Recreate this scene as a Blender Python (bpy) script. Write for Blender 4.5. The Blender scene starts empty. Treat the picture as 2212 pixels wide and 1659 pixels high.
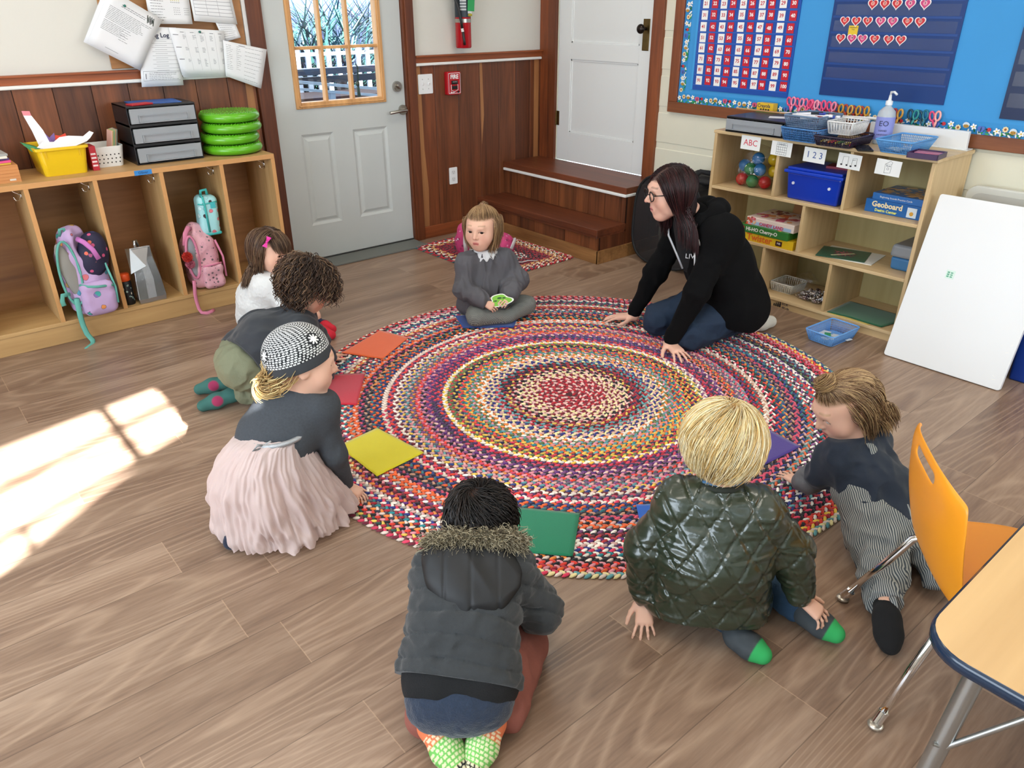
import bpy, math, random
import numpy as np
from math import pi, sin, cos, radians
from mathutils import Vector, Matrix
random.seed(7); rng = np.random.default_rng(7)
SC = bpy.context.scene
COL = SC.collection

# ------------------------------------------------------------------ camera, exposure
cam = bpy.data.objects.new('camera', bpy.data.cameras.new('camera'))
COL.objects.link(cam); SC.camera = cam
cam.data.sensor_width = 36.0
cam.data.lens = 1635.23 / 2212 * 36.0
cam.data.clip_start = 0.02
RR = ((0.76543, -0.64352, -0.00296), (-0.29011, -0.34096, -0.89419), (0.57442, 0.6853, -0.44767))
r0 = Vector(RR[0]).normalized(); r2 = Vector(RR[2]); r2 = (r2 - r0 * r2.dot(r0)).normalized(); r1 = r2.cross(r0)
cam.matrix_world = Matrix(((r0.x, -r1.x, -r2.x, 0), (r0.y, -r1.y, -r2.y, 0), (r0.z, -r1.z, -r2.z, 1.5), (0, 0, 0, 1)))
SC.view_settings.view_transform = 'Standard'; SC.view_settings.look = 'None'
SC.view_settings.gamma = 1.0; SC.view_settings.use_curve_mapping = False
SC.view_settings.exposure = 0.08
SC.cycles.use_denoising = True
SC.cycles.use_adaptive_sampling = True; SC.cycles.adaptive_threshold = 0.03
SC.cycles.max_bounces = 6; SC.cycles.diffuse_bounces = 4; SC.cycles.glossy_bounces = 3
SC.cycles.transmission_bounces = 4; SC.cycles.transparent_max_bounces = 12
SC.cycles.sample_clamp_indirect = 6.0; SC.cycles.caustics_reflective = False; SC.cycles.caustics_refractive = False

# ------------------------------------------------------------------ sky, sun, daylight through the windows, ceiling lamps
world = bpy.data.worlds.new('sky'); SC.world = world; world.use_nodes = True
bg = world.node_tree.nodes['Background']; bg.inputs[0].default_value = (0.62, 0.80, 1.0, 1); bg.inputs[1].default_value = 3.6
SUN_EL = radians(28)
def lamp(name, kind, energy, color, loc=(0, 0, 0), direction=None, size=None, spread=None):
    l = bpy.data.lights.new(name, kind); l.energy = energy; l.color = color
    if kind == 'AREA':
        l.shape = 'RECTANGLE'; l.size, l.size_y = size
        if spread: l.spread = radians(spread)
    o = bpy.data.objects.new(name, l); COL.objects.link(o); o.location = loc
    if direction is not None: o.rotation_euler = Vector(direction).to_track_quat('-Z', 'Y').to_euler()
    return o
sun = lamp('sun', 'SUN', 85.0, (0.96, 0.98, 1.0), direction=(0.0, cos(SUN_EL), -sin(SUN_EL))); sun.data.angle = radians(0.5)
lamp('window_daylight', 'AREA', 100.0, (0.84, 0.92, 1.0), (-2.33, 1.2, 1.55), (1, 0, -0.12), (3.4, 1.4))
lamp('window_daylight', 'AREA', 62.0, (0.88, 0.94, 1.0), (2.7, -2.5, 1.75), (0, 1, -0.25), (2.4, 1.1))
for lx, ly in ((0.3, 0.6), (2.7, 0.6), (0.6, 3.0), (2.7, 3.0)):
    lamp('ceiling_lamp_light', 'AREA', 13.0, (1.0, 0.93, 0.82), (lx, ly, 2.68), (0, 0, -1), (1.1, 0.5))

# ------------------------------------------------------------------ colours and materials
def lin(c):
    if isinstance(c, str):
        c = c.lstrip('#'); c = tuple(int(c[i:i + 2], 16) / 255 for i in (0, 2, 4))
    return tuple((x / 12.92 if x <= 0.04045 else ((x + 0.055) / 1.055) ** 2.4) for x in c[:3])
MATS = {}
def new_mat(name):
    m = bpy.data.materials.new(name); m.use_nodes = True
    return m, m.node_tree, m.node_tree.nodes['Principled BSDF']
def setp(p, rough=0.5, metal=0.0, spec=0.5, trans=0, alpha=1, sheen=0, coat=0, emit=None, es=0, sss=0, ior=None):
    i = p.inputs; i['Roughness'].default_value = rough; i['Metallic'].default_value = metal
    i['Specular IOR Level'].default_value = spec; i['Transmission Weight'].default_value = trans
    i['Alpha'].default_value = alpha; i['Sheen Weight'].default_value = sheen; i['Coat Weight'].default_value = coat
    if sss: i['Subsurface Weight'].default_value = sss; i['Subsurface Radius'].default_value = (0.012, 0.005, 0.003); i['Subsurface Scale'].default_value = 1.0
    if ior: i['IOR'].default_value = ior
    if emit: i['Emission Color'].default_value = (*lin(emit), 1); i['Emission Strength'].default_value = es
class NT:
    """small helper for node trees"""
    def __init__(s, t): s.t = t
    def n(s, kind, **kw):
        o = s.t.nodes.new(kind)
        for k, v in kw.items():
            if k.startswith('i_'):
                key = k[2:]; key = int(key) if key.isdigit() else key.replace('_', ' ')
                inp = o.inputs[key]
                if isinstance(v, bpy.types.NodeSocket): s.t.links.new(v, inp)
                else: inp.default_value = v
            else: setattr(o, k, v)
        return o
    def m(s, op, a, b=None, c=None):
        o = s.t.nodes.new('ShaderNodeMath'); o.operation = op
        for k, v in enumerate((a, b, c)):
            if v is None: continue
            if isinstance(v, (int, float)): o.inputs[k].default_value = v
            else: s.t.links.new(v, o.inputs[k])
        return o.outputs[0]
    def mix(s, f, a, b, mode='MIX'):
        o = s.t.nodes.new('ShaderNodeMix'); o.data_type = 'RGBA'; o.blend_type = mode
        for k, v in ((0, f), (6, a), (7, b)):
            if isinstance(v, bpy.types.NodeSocket): s.t.links.new(v, o.inputs[k])
            elif k == 0: o.inputs[0].default_value = v
            else: o.inputs[k].default_value = (*v[:3], 1)
        return o.outputs[2]
    def ramp(s, f, stops):
        o = s.t.nodes.new('ShaderNodeValToRGB'); s.t.links.new(f, o.inputs[0]); e = o.color_ramp.elements
        while len(e) > 1: e.remove(e[0])
        e[0].position = stops[0][0]; e[0].color = (*stops[0][1][:3], 1)
        for p, c in stops[1:]:
            x = e.new(p); x.color = (*c[:3], 1)
        return o.outputs[0]
    def link(s, a, b): s.t.links.new(a, b)
def mat(name, color=None, rough=0.5, bump=0.0, bscale=200.0, vary=0.0, vscale=3.0, stretch=None, **kw):
    """plain procedural surface; color None reads the mesh's own colour attribute"""
    if name in MATS: return MATS[name]
    m, t, p = new_mat(name); N = NT(t); setp(p, rough=rough, **kw)
    tc = N.n('ShaderNodeTexCoord').outputs['Object']
    if stretch: tc = N.n('ShaderNodeMapping', i_Vector=tc, i_Scale=stretch).outputs[0]
    if color is None: base = N.n('ShaderNodeAttribute', attribute_name='Col').outputs['Color']
    else:
        base = N.n('ShaderNodeRGB'); base.outputs[0].default_value = (*lin(color), 1); base = base.outputs[0]
    if vary:
        nz = N.n('ShaderNodeTexNoise', i_Vector=tc, i_Scale=vscale, i_Detail=4.0).outputs[0]
        f = N.m('MULTIPLY_ADD', nz, 2 * vary, 1 - vary)
        g = N.n('ShaderNodeVectorMath', operation='SCALE'); N.link(base, g.inputs[0]); N.link(f, g.inputs['Scale']); base = g.outputs[0]
    N.link(base, p.inputs['Base Color'])
    if bump:
        nz = N.n('ShaderNodeTexNoise', i_Vector=tc, i_Scale=bscale, i_Detail=3.0).outputs[0]
        b = N.n('ShaderNodeBump', i_Height=nz, i_Strength=bump, i_Distance=0.002); N.link(b.outputs[0], p.inputs['Normal'])
    MATS[name] = m
    return m
def wood_mat(name, c1, c2, axis='z', scale=9.0, rough=0.45, tone=False, bump=0.15, knots=False, coat=0.0):
    """c1 dark grain, c2 light; axis = direction of the grain; tone multiplies by the mesh's colour attribute"""
    if name in MATS: return MATS[name]
    m, t, p = new_mat(name); N = NT(t); setp(p, rough=rough, coat=coat)
    tc = N.n('ShaderNodeTexCoord').outputs['Object']
    s = {'x': (0.07, 1, 1), 'y': (1, 0.07, 1), 'z': (1, 1, 0.07)}[axis]
    v = N.n('ShaderNodeMapping', i_Vector=tc, i_Scale=s).outputs[0]
    if tone:
        at = N.n('ShaderNodeAttribute', attribute_name='Col').outputs['Color']
        off = N.n('ShaderNodeVectorMath', operation='SCALE'); N.link(at, off.inputs[0]); off.inputs['Scale'].default_value = 37.0
        ad = N.n('ShaderNodeVectorMath', operation='ADD'); N.link(v, ad.inputs[0]); N.link(off.outputs[0], ad.inputs[1]); v = ad.outputs[0]
    n1 = N.n('ShaderNodeTexNoise', i_Vector=v, i_Scale=scale, i_Detail=6.0, i_Distortion=1.2).outputs[0]
    w = N.n('ShaderNodeTexNoise', i_Vector=v, i_Scale=scale * 9, i_Detail=3.0).outputs[0]
    f = N.m('ADD', N.m('MULTIPLY', n1, 0.75), N.m('MULTIPLY', w, 0.35))
    c = N.ramp(f, [(0.3, lin(c1)), (0.72, lin(c2))])
    if tone: c = N.mix(1.0, c, at, 'MULTIPLY')
    N.link(c, p.inputs['Base Color'])
    b = N.n('ShaderNodeBump', i_Height=w, i_Strength=bump, i_Distance=0.002); N.link(b.outputs[0], p.inputs['Normal'])
    MATS[name] = m
    return m
def vc(rough=0.5, name=None, **kw): return mat(name or 'coloured_%d' % int(rough * 100), None, rough, **kw)

# ------------------------------------------------------------------ mesh building
def mesh_obj(name, V, F, material=None, parent=None, smooth=False, colors=None, cdom='CORNER', loc=None, mats=None, mi=None):
    """V (n,3) array, F list of faces or (m,k) array"""
    me = bpy.data.meshes.new(name); V = np.asarray(V, dtype=np.float32)
    if loc is not None: V = V - np.asarray(loc, dtype=np.float32)
    if isinstance(F, np.ndarray):
        lt = np.full(len(F), F.shape[1], dtype=np.int32); li = F.ravel().astype(np.int32)
    else:
        lt = np.array([len(f) for f in F], dtype=np.int32); li = np.array([i for f in F for i in f], dtype=np.int32)
    ls = np.concatenate(([0], np.cumsum(lt)[:-1])).astype(np.int32)
    me.vertices.add(len(V)); me.vertices.foreach_set('co', V.ravel())
    me.loops.add(len(li)); me.loops.foreach_set('vertex_index', li)
    me.polygons.add(len(lt)); me.polygons.foreach_set('loop_start', ls); me.polygons.foreach_set('loop_total', lt)
    if mats:
        for m_ in mats: me.materials.append(m_)
        if mi is not None: me.polygons.foreach_set('material_index', np.asarray(mi, dtype=np.int32))
    elif material: me.materials.append(material)
    me.update(calc_edges=True)
    if colors is not None:
        colors = np.asarray(colors, dtype=np.float32)
        if cdom == 'FACE': colors = np.repeat(colors, lt, axis=0); dom = 'CORNER'
        else: dom = cdom
        ca = me.color_attributes.new('Col', 'FLOAT_COLOR', dom)
        a = np.ones((len(colors), 4), dtype=np.float32); a[:, :3] = colors; ca.data.foreach_set('color', a.ravel())
    if isinstance(smooth, bool):
        me.polygons.foreach_set('use_smooth', np.full(len(lt), smooth))
    else: me.polygons.foreach_set('use_smooth', np.asarray(smooth, dtype=bool))
    me.validate()
    o = bpy.data.objects.new(name, me); COL.objects.link(o)
    if loc is not None: o.location = loc
    if parent is not None: attach(o, parent)
    return o
def attach(o, parent):
    """child keeps its place in the world"""
    o.parent = parent; o.matrix_parent_inverse = Matrix.Translation(parent.location).inverted() if parent.rotation_euler.z == 0 else parent.matrix_basis.inverted()
def tag(o, label, cat, group=None, kind=None):
    if label: o['label'] = label
    if cat: o['category'] = cat
    if group: o['group'] = group
    if kind: o['kind'] = kind
    return o
def thing(name, label, cat, loc, group=None):
    o = bpy.data.objects.new(name, None); COL.objects.link(o); o.location = loc; o.empty_display_size = 0.05
    return tag(o, label, cat, group)
def struct(o): o['kind'] = 'structure'; return o
def bevel(o, w=0.003, seg=2):
    b = o.modifiers.new('bevel', 'BEVEL'); b.width = w; b.segments = seg; b.limit_method = 'ANGLE'; b.angle_limit = radians(40)
    return o
def frame(zax, xhint=(0, 0, 1)):
    z = np.array(zax, float); z /= np.linalg.norm(z); h = np.array(xhint, float)
    if abs(z @ h) > 0.95: h = np.array([1.0, 0, 0])
    x = h - z * (z @ h); x /= np.linalg.norm(x); y = np.cross(z, x)
    return x, y, z
class MB:
    def __init__(s): s.V = []; s.F = []; s.C = []; s.S = []; s.n = 0; s.c = (0.8, 0.8, 0.8); s.R = np.eye(3); s.t = np.zeros(3)
    def at(s, t=(0, 0, 0), rz=0.0, R=None):
        s.t = np.array(t, float)
        s.R = np.array(R, float) if R is not None else np.array([[cos(rz), -sin(rz), 0], [sin(rz), cos(rz), 0], [0, 0, 1]])
        return s
    def col(s, c): s.c = lin(c) if isinstance(c, str) else c; return s
    def add(s, V, F, smooth=False):
        V = np.asarray(V, float) @ s.R.T + s.t; s.V.append(V)
        for f in F: s.F.append([i + s.n for i in f]); s.C.append(s.c); s.S.append(smooth)
        s.n += len(V); return s
    def box(s, c, d, rz=0.0, R=None, taper=1.0):
        x, y, z = (np.array(d, float) / 2)
        V = np.array([[a * x * (taper if e < 0 else 1), b * y * (taper if e < 0 else 1), e * z] for e in (-1, 1) for b in (-1, 1) for a in (-1, 1)])
        if R is None: R = np.array([[cos(rz), -sin(rz), 0], [sin(rz), cos(rz), 0], [0, 0, 1]])
        V = V @ np.array(R, float).T + np.array(c, float)
        return s.add(V, [(0, 2, 3, 1), (4, 5, 7, 6), (0, 1, 5, 4), (2, 6, 7, 3), (0, 4, 6, 2), (1, 3, 7, 5)])
    def lo_hi(s, a, b): a = np.array(a, float); b = np.array(b, float); return s.box((a + b) / 2, np.abs(b - a))
    def tube(s, pts, r, n=8, caps=True, flat=None, closed=False):
        """flat=(factor, axis) squashes the section along axis"""
        P = np.array(pts, float); m = len(P); r = np.full(m, r) if np.isscalar(r) else np.array(r, float)
        T = np.gradient(P, axis=0) if not closed else np.roll(P, -1, 0) - np.roll(P, 1, 0)
        T /= np.linalg.norm(T, axis=1)[:, None] + 1e-12
        x, y, _ = frame(T[0]); V = []
        for i in range(m):
            x = x - T[i] * (x @ T[i]); x /= np.linalg.norm(x); y = np.cross(T[i], x)
            for k in range(n):
                a = 2 * pi * k / n; d = (x * cos(a) + y * sin(a)) * r[i]
                if flat is not None: ax = np.array(flat[1], float); d = d - ax * (d @ ax) * (1 - flat[0])
                V.append(P[i] + d)
        F = []
        for i in range(m if closed else m - 1):
            j = (i + 1) % m
            for k in range(n): F.append((i * n + k, i * n + (k + 1) % n, j * n + (k + 1) % n, j * n + k))
        if caps and not closed: F.append(tuple(range(n))[::-1]); F.append(tuple((m - 1) * n + k for k in range(n)))
        return s.add(V, F, True)
    def cyl(s, p0, p1, r0, r1=None, n=16):
        r1 = r0 if r1 is None else r1; x, y, z = frame(np.array(p1, float) - np.array(p0, float)); V = []
        for p, r in ((p0, r0), (p1, r1)):
            for k in range(n): a = 2 * pi * k / n; V.append(np.array(p) + (x * cos(a) + y * sin(a)) * r)
        F = [(k, (k + 1) % n, n + (k + 1) % n, n + k) for k in range(n)] 
        s.add(V, F, True); s.n -= 0
        s.add(V[:n], [tuple(range(n))[::-1]]); s.add(V[n:], [tuple(range(n))])
        return s
    def lathe(s, prof, c=(0, 0, 0), n=24, sx=1.0, sy=1.0):
        V = [(c[0] + r * cos(2 * pi * k / n) * sx, c[1] + r * sin(2 * pi * k / n) * sy, c[2] + z) for r, z in prof for k in range(n)]
        F = [(i * n + k, i * n + (k + 1) % n, (i + 1) * n + (k + 1) % n, (i + 1) * n + k) for i in range(len(prof) - 1) for k in range(n)]
        return s.add(V, F, True)
    def ball(s, c, r, n=12, m=8, R=None):
        r = np.array([r, r, r] if np.isscalar(r) else r, float); V = []
        for i in range(m + 1):
            t = pi * i / m
            for k in range(n): V.append((sin(t) * cos(2 * pi * k / n), sin(t) * sin(2 * pi * k / n), -cos(t)))
        V = np.array(V) * r
        if R is not None: V = V @ np.array(R).T
        F = [(i * n + k, i * n + (k + 1) % n, (i + 1) * n + (k + 1) % n, (i + 1) * n + k) for i in range(m) for k in range(n)]
        return s.add(V + np.array(c, float), F, True)
    def prism(s, poly, z0, z1, plane='xy'):
        """poly: 2D points; extruded from z0 to z1 along the plane's normal"""
        n = len(poly); V = []
        for z in (z0, z1):
            for p in poly:
                V.append({'xy': (p[0], p[1], z), 'xz': (p[0], z, p[1]), 'yz': (z, p[0], p[1])}[plane])
        F = [(k, (k + 1) % n, n + (k + 1) % n, n + k) for k in range(n)] + [tuple(range(n))[::-1], tuple(range(n, 2 * n))]
        return s.add(V, F)
    def quad(s, a, b, c, d): return s.add([a, b, c, d], [(0, 1, 2, 3)])
    def build(s, name, material=None, parent=None, loc=None, bev=0, seg=2):
        V = np.concatenate(s.V); material = material or vc(0.5)
        o = mesh_obj(name, V, s.F, material, parent, np.array(s.S), s.C, 'FACE', loc)
        if bev: bevel(o, bev, seg)
        return o
def rrect(w, h, r, n=5):
    """rounded rectangle polygon centred on 0"""
    P = []
    for cx_, cy_, a0 in ((w / 2 - r, h / 2 - r, 0), (-w / 2 + r, h / 2 - r, 90), (-w / 2 + r, -h / 2 + r, 180), (w / 2 - r, -h / 2 + r, 270)):
        for k in range(n + 1): a = radians(a0 + 90 * k / n); P.append((cx_ + r * cos(a), cy_ + r * sin(a)))
    return P
# orientation helpers: the two walls the photo shows
RA = np.array([[1, 0, 0], [0, 0, -1], [0, 1, 0]], float)          # local x right, y up, z out of the back wall (towards -y)
RB = np.array([[0, 0, -1], [-1, 0, 0], [0, 1, 0]], float)         # local x right (-y), y up, z out of the right wall (towards -x)
def text(name, body, size, R, t, material, parent=None, bold=0.0, align='CENTER', spacing=1.0, shear=0.0):
    cu = bpy.data.curves.new(name, 'FONT'); cu.body = body; cu.size = size; cu.align_x = align; cu.align_y = 'CENTER'
    cu.extrude = 0.0002; cu.offset = bold; cu.space_character = spacing; cu.shear = shear; cu.resolution_u = 2
    cu.materials.append(material)
    o = bpy.data.objects.new(name, cu); COL.objects.link(o)
    M = Matrix([[R[i][0], R[i][1], R[i][2], t[i]] for i in range(3)] + [[0, 0, 0, 1]])
    o.matrix_world = M
    if parent is not None:
        o.parent = parent; o.matrix_parent_inverse = parent.matrix_basis.inverted() if parent.rotation_euler.z else Matrix.Translation(parent.location).inverted()
    return o
def copy_tree(o, delta=(0, 0, 0)):
    c = o.copy(); COL.objects.link(c); c.location = Vector(o.location) + Vector(delta)
    kids = [k for k in bpy.data.objects if k.parent == o]
    for ch in kids:
        d = ch.copy(); COL.objects.link(d); d.parent = c
        for g in [k for k in bpy.data.objects if k.parent == ch]:
            e = g.copy(); COL.objects.link(e); e.parent = d
    return c
# ------------------------------------------------------------------ the room shell
XB, YA = 4.055, 4.49            # face of the right wall, face of the back wall
XL, YF, ZC = -2.4, -2.6, 2.75
plaster = mat('plaster', '#D9D8CF', 0.75, bump=0.35, bscale=30, vary=0.03, vscale=2)
cream = mat('cream_paint', '#E2DFCB', 0.55, bump=0.2, bscale=60, vary=0.05, vscale=5)
whitep = mat('white_paint', '#E4E7E6', 0.4)
doorgrey = mat('door_grey_paint', '#C3C8C6', 0.42, vary=0.04, vscale=4)
cedar = wood_mat('cedar_boards', '#351B10', '#87502F', 'z', 7, 0.42, tone=True)
cedar_y = wood_mat('cedar_along_y', '#3C2013', '#754229', 'y', 9, 0.38, tone=True)
cedar_x = wood_mat('cedar_along_x', '#6A3418', '#A2582E', 'x', 8, 0.45, tone=True)
casing = wood_mat('fir_casing', '#4E2614', '#8C4E2A', 'z', 8, 0.45, tone=True)
pine = wood_mat('pine_trim', '#9C7145', '#C79C68', 'z', 6, 0.5, tone=True)
oak_y = wood_mat('oak_along_y', '#6B4524', '#A87A49', 'y', 10, 0.45, tone=True)

# floor: vinyl planks running along x, 187 mm wide
def floor_material():
    m, t, p = new_mat('plank_floor'); N = NT(t); setp(p, rough=0.36, spec=0.45)
    tc = N.n('ShaderNodeTexCoord').outputs['Object']
    sx = N.n('ShaderNodeSeparateXYZ', i_0=tc); X, Y = sx.outputs[0], sx.outputs[1]
    v = N.m('DIVIDE', N.m('SUBTRACT', Y, 0.099), 0.1875); row = N.m('FLOOR', v); fv = N.m('FRACT', v)
    wn = N.n('ShaderNodeTexWhiteNoise', noise_dimensions='1D'); N.link(row, wn.inputs['W'])
    u = N.m('DIVIDE', N.m('ADD', X, N.m('MULTIPLY', wn.outputs[0], 1.22)), 1.22); colm = N.m('FLOOR', u); fu = N.m('FRACT', u)
    cm = N.n('ShaderNodeCombineXYZ', i_0=row, i_1=colm)
    wn2 = N.n('ShaderNodeTexWhiteNoise', noise_dimensions='2D', i_Vector=cm.outputs[0]); pid = wn2.outputs[0]
    # grain coordinates differ plank by plank
    cx = N.n('ShaderNodeCombineXYZ', i_0=N.m('ADD', N.m('MULTIPLY', X, 0.09), N.m('MULTIPLY', pid, 31.0)), i_1=N.m('ADD', Y, N.m('MULTIPLY', pid, 17.0)), i_2=N.m('MULTIPLY', pid, 9.0)).outputs[0]
    g1 = N.n('ShaderNodeTexNoise', i_Vector=cx, i_Scale=7.0, i_Detail=5.0, i_Distortion=0.6).outputs[0]
    g2 = N.n('ShaderNodeTexNoise', i_Vector=cx, i_Scale=120.0, i_Detail=2.0).outputs[0]
    # cathedral figure: rings of a stretched, warped distance field
    cv = N.n('ShaderNodeCombineXYZ', i_0=N.m('MULTIPLY', X, 0.32), i_1=N.m('MULTIPLY', Y, 2.2), i_2=N.m('MULTIPLY', pid, 13.0)).outputs[0]
    g3 = N.n('ShaderNodeTexNoise', i_Vector=cv, i_Scale=1.5, i_Detail=1.0).outputs[0]
    rings = N.m('FRACT', N.m('MULTIPLY', g3, 26.0))
    ringl = N.m('SUBTRACT', 1.0, N.m('MINIMUM', N.m('MULTIPLY', N.m('MINIMUM', rings, N.m('SUBTRACT', 1.0, rings)), 4.5), 1.0))
    base = N.ramp(N.m('ADD', N.m('MULTIPLY', g1, 0.7), N.m('MULTIPLY', g2, 0.3)), [(0.3, lin('#6F5748')), (0.5, lin('#8D735F')), (0.7, lin('#A88F7A'))])
    tonef = N.m('MULTIPLY_ADD', pid, 0.12, 0.90)
    sc = N.n('ShaderNodeVectorMath', operation='SCALE'); N.link(base, sc.inputs[0]); N.link(tonef, sc.inputs['Scale'])
    msk = N.m('MULTIPLY', ringl, N.m('MULTIPLY', N.m('GREATER_THAN', N.n('ShaderNodeTexWhiteNoise', noise_dimensions='2D', i_Vector=cm.outputs[0]).outputs[0], 0.25), 0.32))
    c = N.mix(msk, sc.outputs[0], lin('#BDA289'))
    # joints
    e1 = N.m('LESS_THAN', N.m('MINIMUM', fv, N.m('SUBTRACT', 1.0, fv)), 0.007)
    e2 = N.m('LESS_THAN', N.m('MINIMUM', fu, N.m('SUBTRACT', 1.0, fu)), 0.0011)
    c = N.mix(N.m('MULTIPLY', e1, 0.55), c, lin('#4B3A2E')); c = N.mix(N.m('MULTIPLY', e2, 0.35), c, lin('#C9A98A'))
    N.link(c, p.inputs['Base Color'])
    N.link(N.m('MULTIPLY_ADD', g2, 0.2, 0.24), p.inputs['Roughness'])
    hh = N.m('SUBTRACT', N.m('ADD', N.m('MULTIPLY', g2, 0.4), N.m('MULTIPLY', ringl, 0.1)), N.m('MULTIPLY', e1, 1.0))
    b = N.n('ShaderNodeBump', i_Height=hh, i_Strength=0.25, i_Distance=0.001); N.link(b.outputs[0], p.inputs['Normal'])
    return m
b = MB(); b.lo_hi((XL - .15, YF - .15, -.08), (XB + .15, YA + .12, 0)); struct(b.build('floor', floor_material()))
b = MB(); b.prism([(XL - .15, -2.78), (1.2, -1.21), (1.2, YF - .15), (XB + .15, YF - .15), (XB + .15, YA + .15), (XL - .15, YA + .15)], ZC, ZC + .1); struct(b.build('ceiling', mat('ceiling_white', '#EDEBE4', 0.8)))

# back wall (with the grey door): opening x 1.955..2.865, z 0..2.04
DX0, DX1, DZ = 1.95, 2.867, 2.04
yb0, yb1 = YA + .015, YA + .13
b = MB(); b.lo_hi((XL - .15, yb0, 0), (DX0, yb1, ZC)); b.lo_hi((DX1, yb0, 0), (XB + .15, yb1, ZC)); b.lo_hi((DX0, yb0, DZ), (DX1, yb1, ZC))
struct(b.build('wall_back', plaster))
def boards(b, x0, x1, z0, z1, y, edges, tones):
    """vertical tongue-and-groove boards between the given seams"""
    e = [x0] + [q for q in edges if x0 < q < x1] + [x1]
    for k in range(len(e) - 1):
        t = tones[k % len(tones)]; b.c = tuple(min(1.6, q) for q in t)
        b.lo_hi((e[k] + .0016, y, z0), (e[k + 1] - .0016, y + .015, z1))
        b.c = (0.12, 0.1, 0.1); b.lo_hi((e[k + 1] - .004, y + .006, z0), (e[k + 1] + .004, y + .0145, z1))
T_ = [(1.0, .95, .9), (0.86, .80, .78), (1.12, 1.05, 1.0), (0.92, .88, .85), (1.05, 1.0, .95), (0.82, .76, .74), (1.0, .92, .86), (1.1, 1.08, 1.0)]
ed = [0.651 + .1745 * k for k in range(-18, 8)]
b = MB(); boards(b, XL, 1.86, 0, 1.15, YA, ed, T_[2:] + T_[:2]); struct(b.build('trim_1', cedar, None, None, 0.0015, 1))
b = MB(); boards(b, 2.945, XB, 0, 1.15, YA, [3.096, 3.289, 3.475, 3.647, 3.808, 3.945], [(1.05, .9, .85), (0.98, .88, .85), (.85, .78, .76), (.8, .72, .7), (1.0, .92, .85), (.66, .58, .56), (.9, .8, .8)])
struct(b.build('trim_2', cedar, None, None, 0.0015, 1))
# pale sapwood streaks at the ends of the panelling
b = MB(); b.c = (1, .95, .9); b.prism([(2.952, 0), (2.995, 0), (3.006, .35), (2.987, .62), (2.984, 1.15), (2.952, 1.15)], YA - .0012, YA + .002, 'xz')
b.prism([(3.985, 0), (4.03, 0), (4.03, 1.15), (3.985, 1.15)], YA - .0012, YA + .002, 'xz')
b.prism([(3.487, .6), (3.51, .8), (3.50, 1.15), (3.478, 1.15)], YA - .0012, YA + .002, 'xz')
b.prism([(1.79, .5), (1.845, .5), (1.84, 1.15), (1.80, 1.15)], YA - .0012, YA + .002, 'xz')
struct(b.build('trim_3', wood_mat('sapwood', '#8A5A36', '#B07E50', 'z', 6, .5, tone=True)))
# cap rail with the white cable channel under it
for k, (x0, x1) in enumerate(((XL, 1.855), (2.945, XB))):
    b = MB(); b.c = (1.15, 1.1, 1.05) if k == 0 else (.95, .9, .9)
    b.lo_hi((x0, YA - .012, 1.163), (x1, YA + .016, 1.205)); b.lo_hi((x0, YA - .03, 1.198), (x1, YA + .016, 1.208))
    struct(b.build('trim_%d' % (4 + k), cedar_x, None, None, 0.002))
    b = MB(); b.c = lin('#E9EAE6'); b.lo_hi((x0, YA - .02, 1.145), (x1 - .01, YA, 1.163)); struct(b.build('trim_%d' % (6 + k), vc(0.4), None, None, 0.006, 3))
b = MB(); b.c = (.95, .9, .9); b.lo_hi((2.945, YA - .016, 0), (3.46, YA, .085)); struct(b.build('baseboard_back', cedar_x, None, None, 0.003))
# door casing and jambs, back wall
b = MB(); b.c = (.78, .74, .74)
b.lo_hi((1.862, YA - .022, 0), (1.935, YA + .02, 2.12)); b.lo_hi((1.935, YA - .01, 0), (1.952, YA + .1, 2.05))
b.lo_hi((2.88, YA - .022, 0), (2.943, YA + .02, 2.12)); b.lo_hi((2.866, YA - .01, 0), (2.882, YA + .1, 2.05)); b.lo_hi((1.862, YA - .022, 2.05), (2.943, YA + .1, 2.13))
struct(b.build('trim_8', casing, None, None, 0.002))
b = MB(); b.col('#6E716D'); b.lo_hi((1.953, YA - .17, 0), (2.865, YA + .1, .012)); b.col('#2A2B2A'); b.lo_hi((1.953, YA + .003, .012), (2.865, YA + .02, .02)); struct(b.build('trim_9', vc(0.6), None, None, 0.003))

# ---- door_1, grey, half glazed
d1 = MB(); yd0, yd1 = YA + .012, YA + .056
wx0, wx1, wz0, wz1 = 2.098, 2.712, 0.943, 1.905
d1.lo_hi((1.955, yd0, .018), (2.863, yd1, .235))
PZ0, PZ1 = .235, .795
d1.lo_hi((1.955, yd0, PZ0), (2.104, yd1, 2.03)); d1.lo_hi((2.712, yd0, PZ0), (2.863, yd1, 2.03))
d1.lo_hi((2.322, yd0, PZ0), (2.458, yd1, PZ1)); d1.lo_hi((2.104, yd0, PZ1), (2.712, yd1, wz0)); d1.lo_hi((2.098, yd0, wz1), (2.712, yd1, 2.03))
def raised_panel(b, x0, x1, z0, z1, y, depth=.009, rim=.016, field=.042):
    """moulded groove and raised field, y = face of the stile"""
    def ring(o, yy): return [(x0 + o, yy, z0 + o), (x1 - o, yy, z0 + o), (x1 - o, yy, z1 - o), (x0 + o, yy, z1 - o)]
    L = [ring(0, y), ring(rim * .5, y + depth * .5), ring(rim, y + depth), ring(rim + .008, y + depth), ring(field, y + .001), ring(field + .004, y + .001)]
    V = [p for r in L for p in r]; F = []
    for i in range(len(L) - 1):
        for k in range(4): F.append((i * 4 + k, i * 4 + (k + 1) % 4, (i + 1) * 4 + (k + 1) % 4, (i + 1) * 4 + k))
    F.append(tuple((len(L) - 1) * 4 + k for k in range(4))); b.add(V, F)
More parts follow.
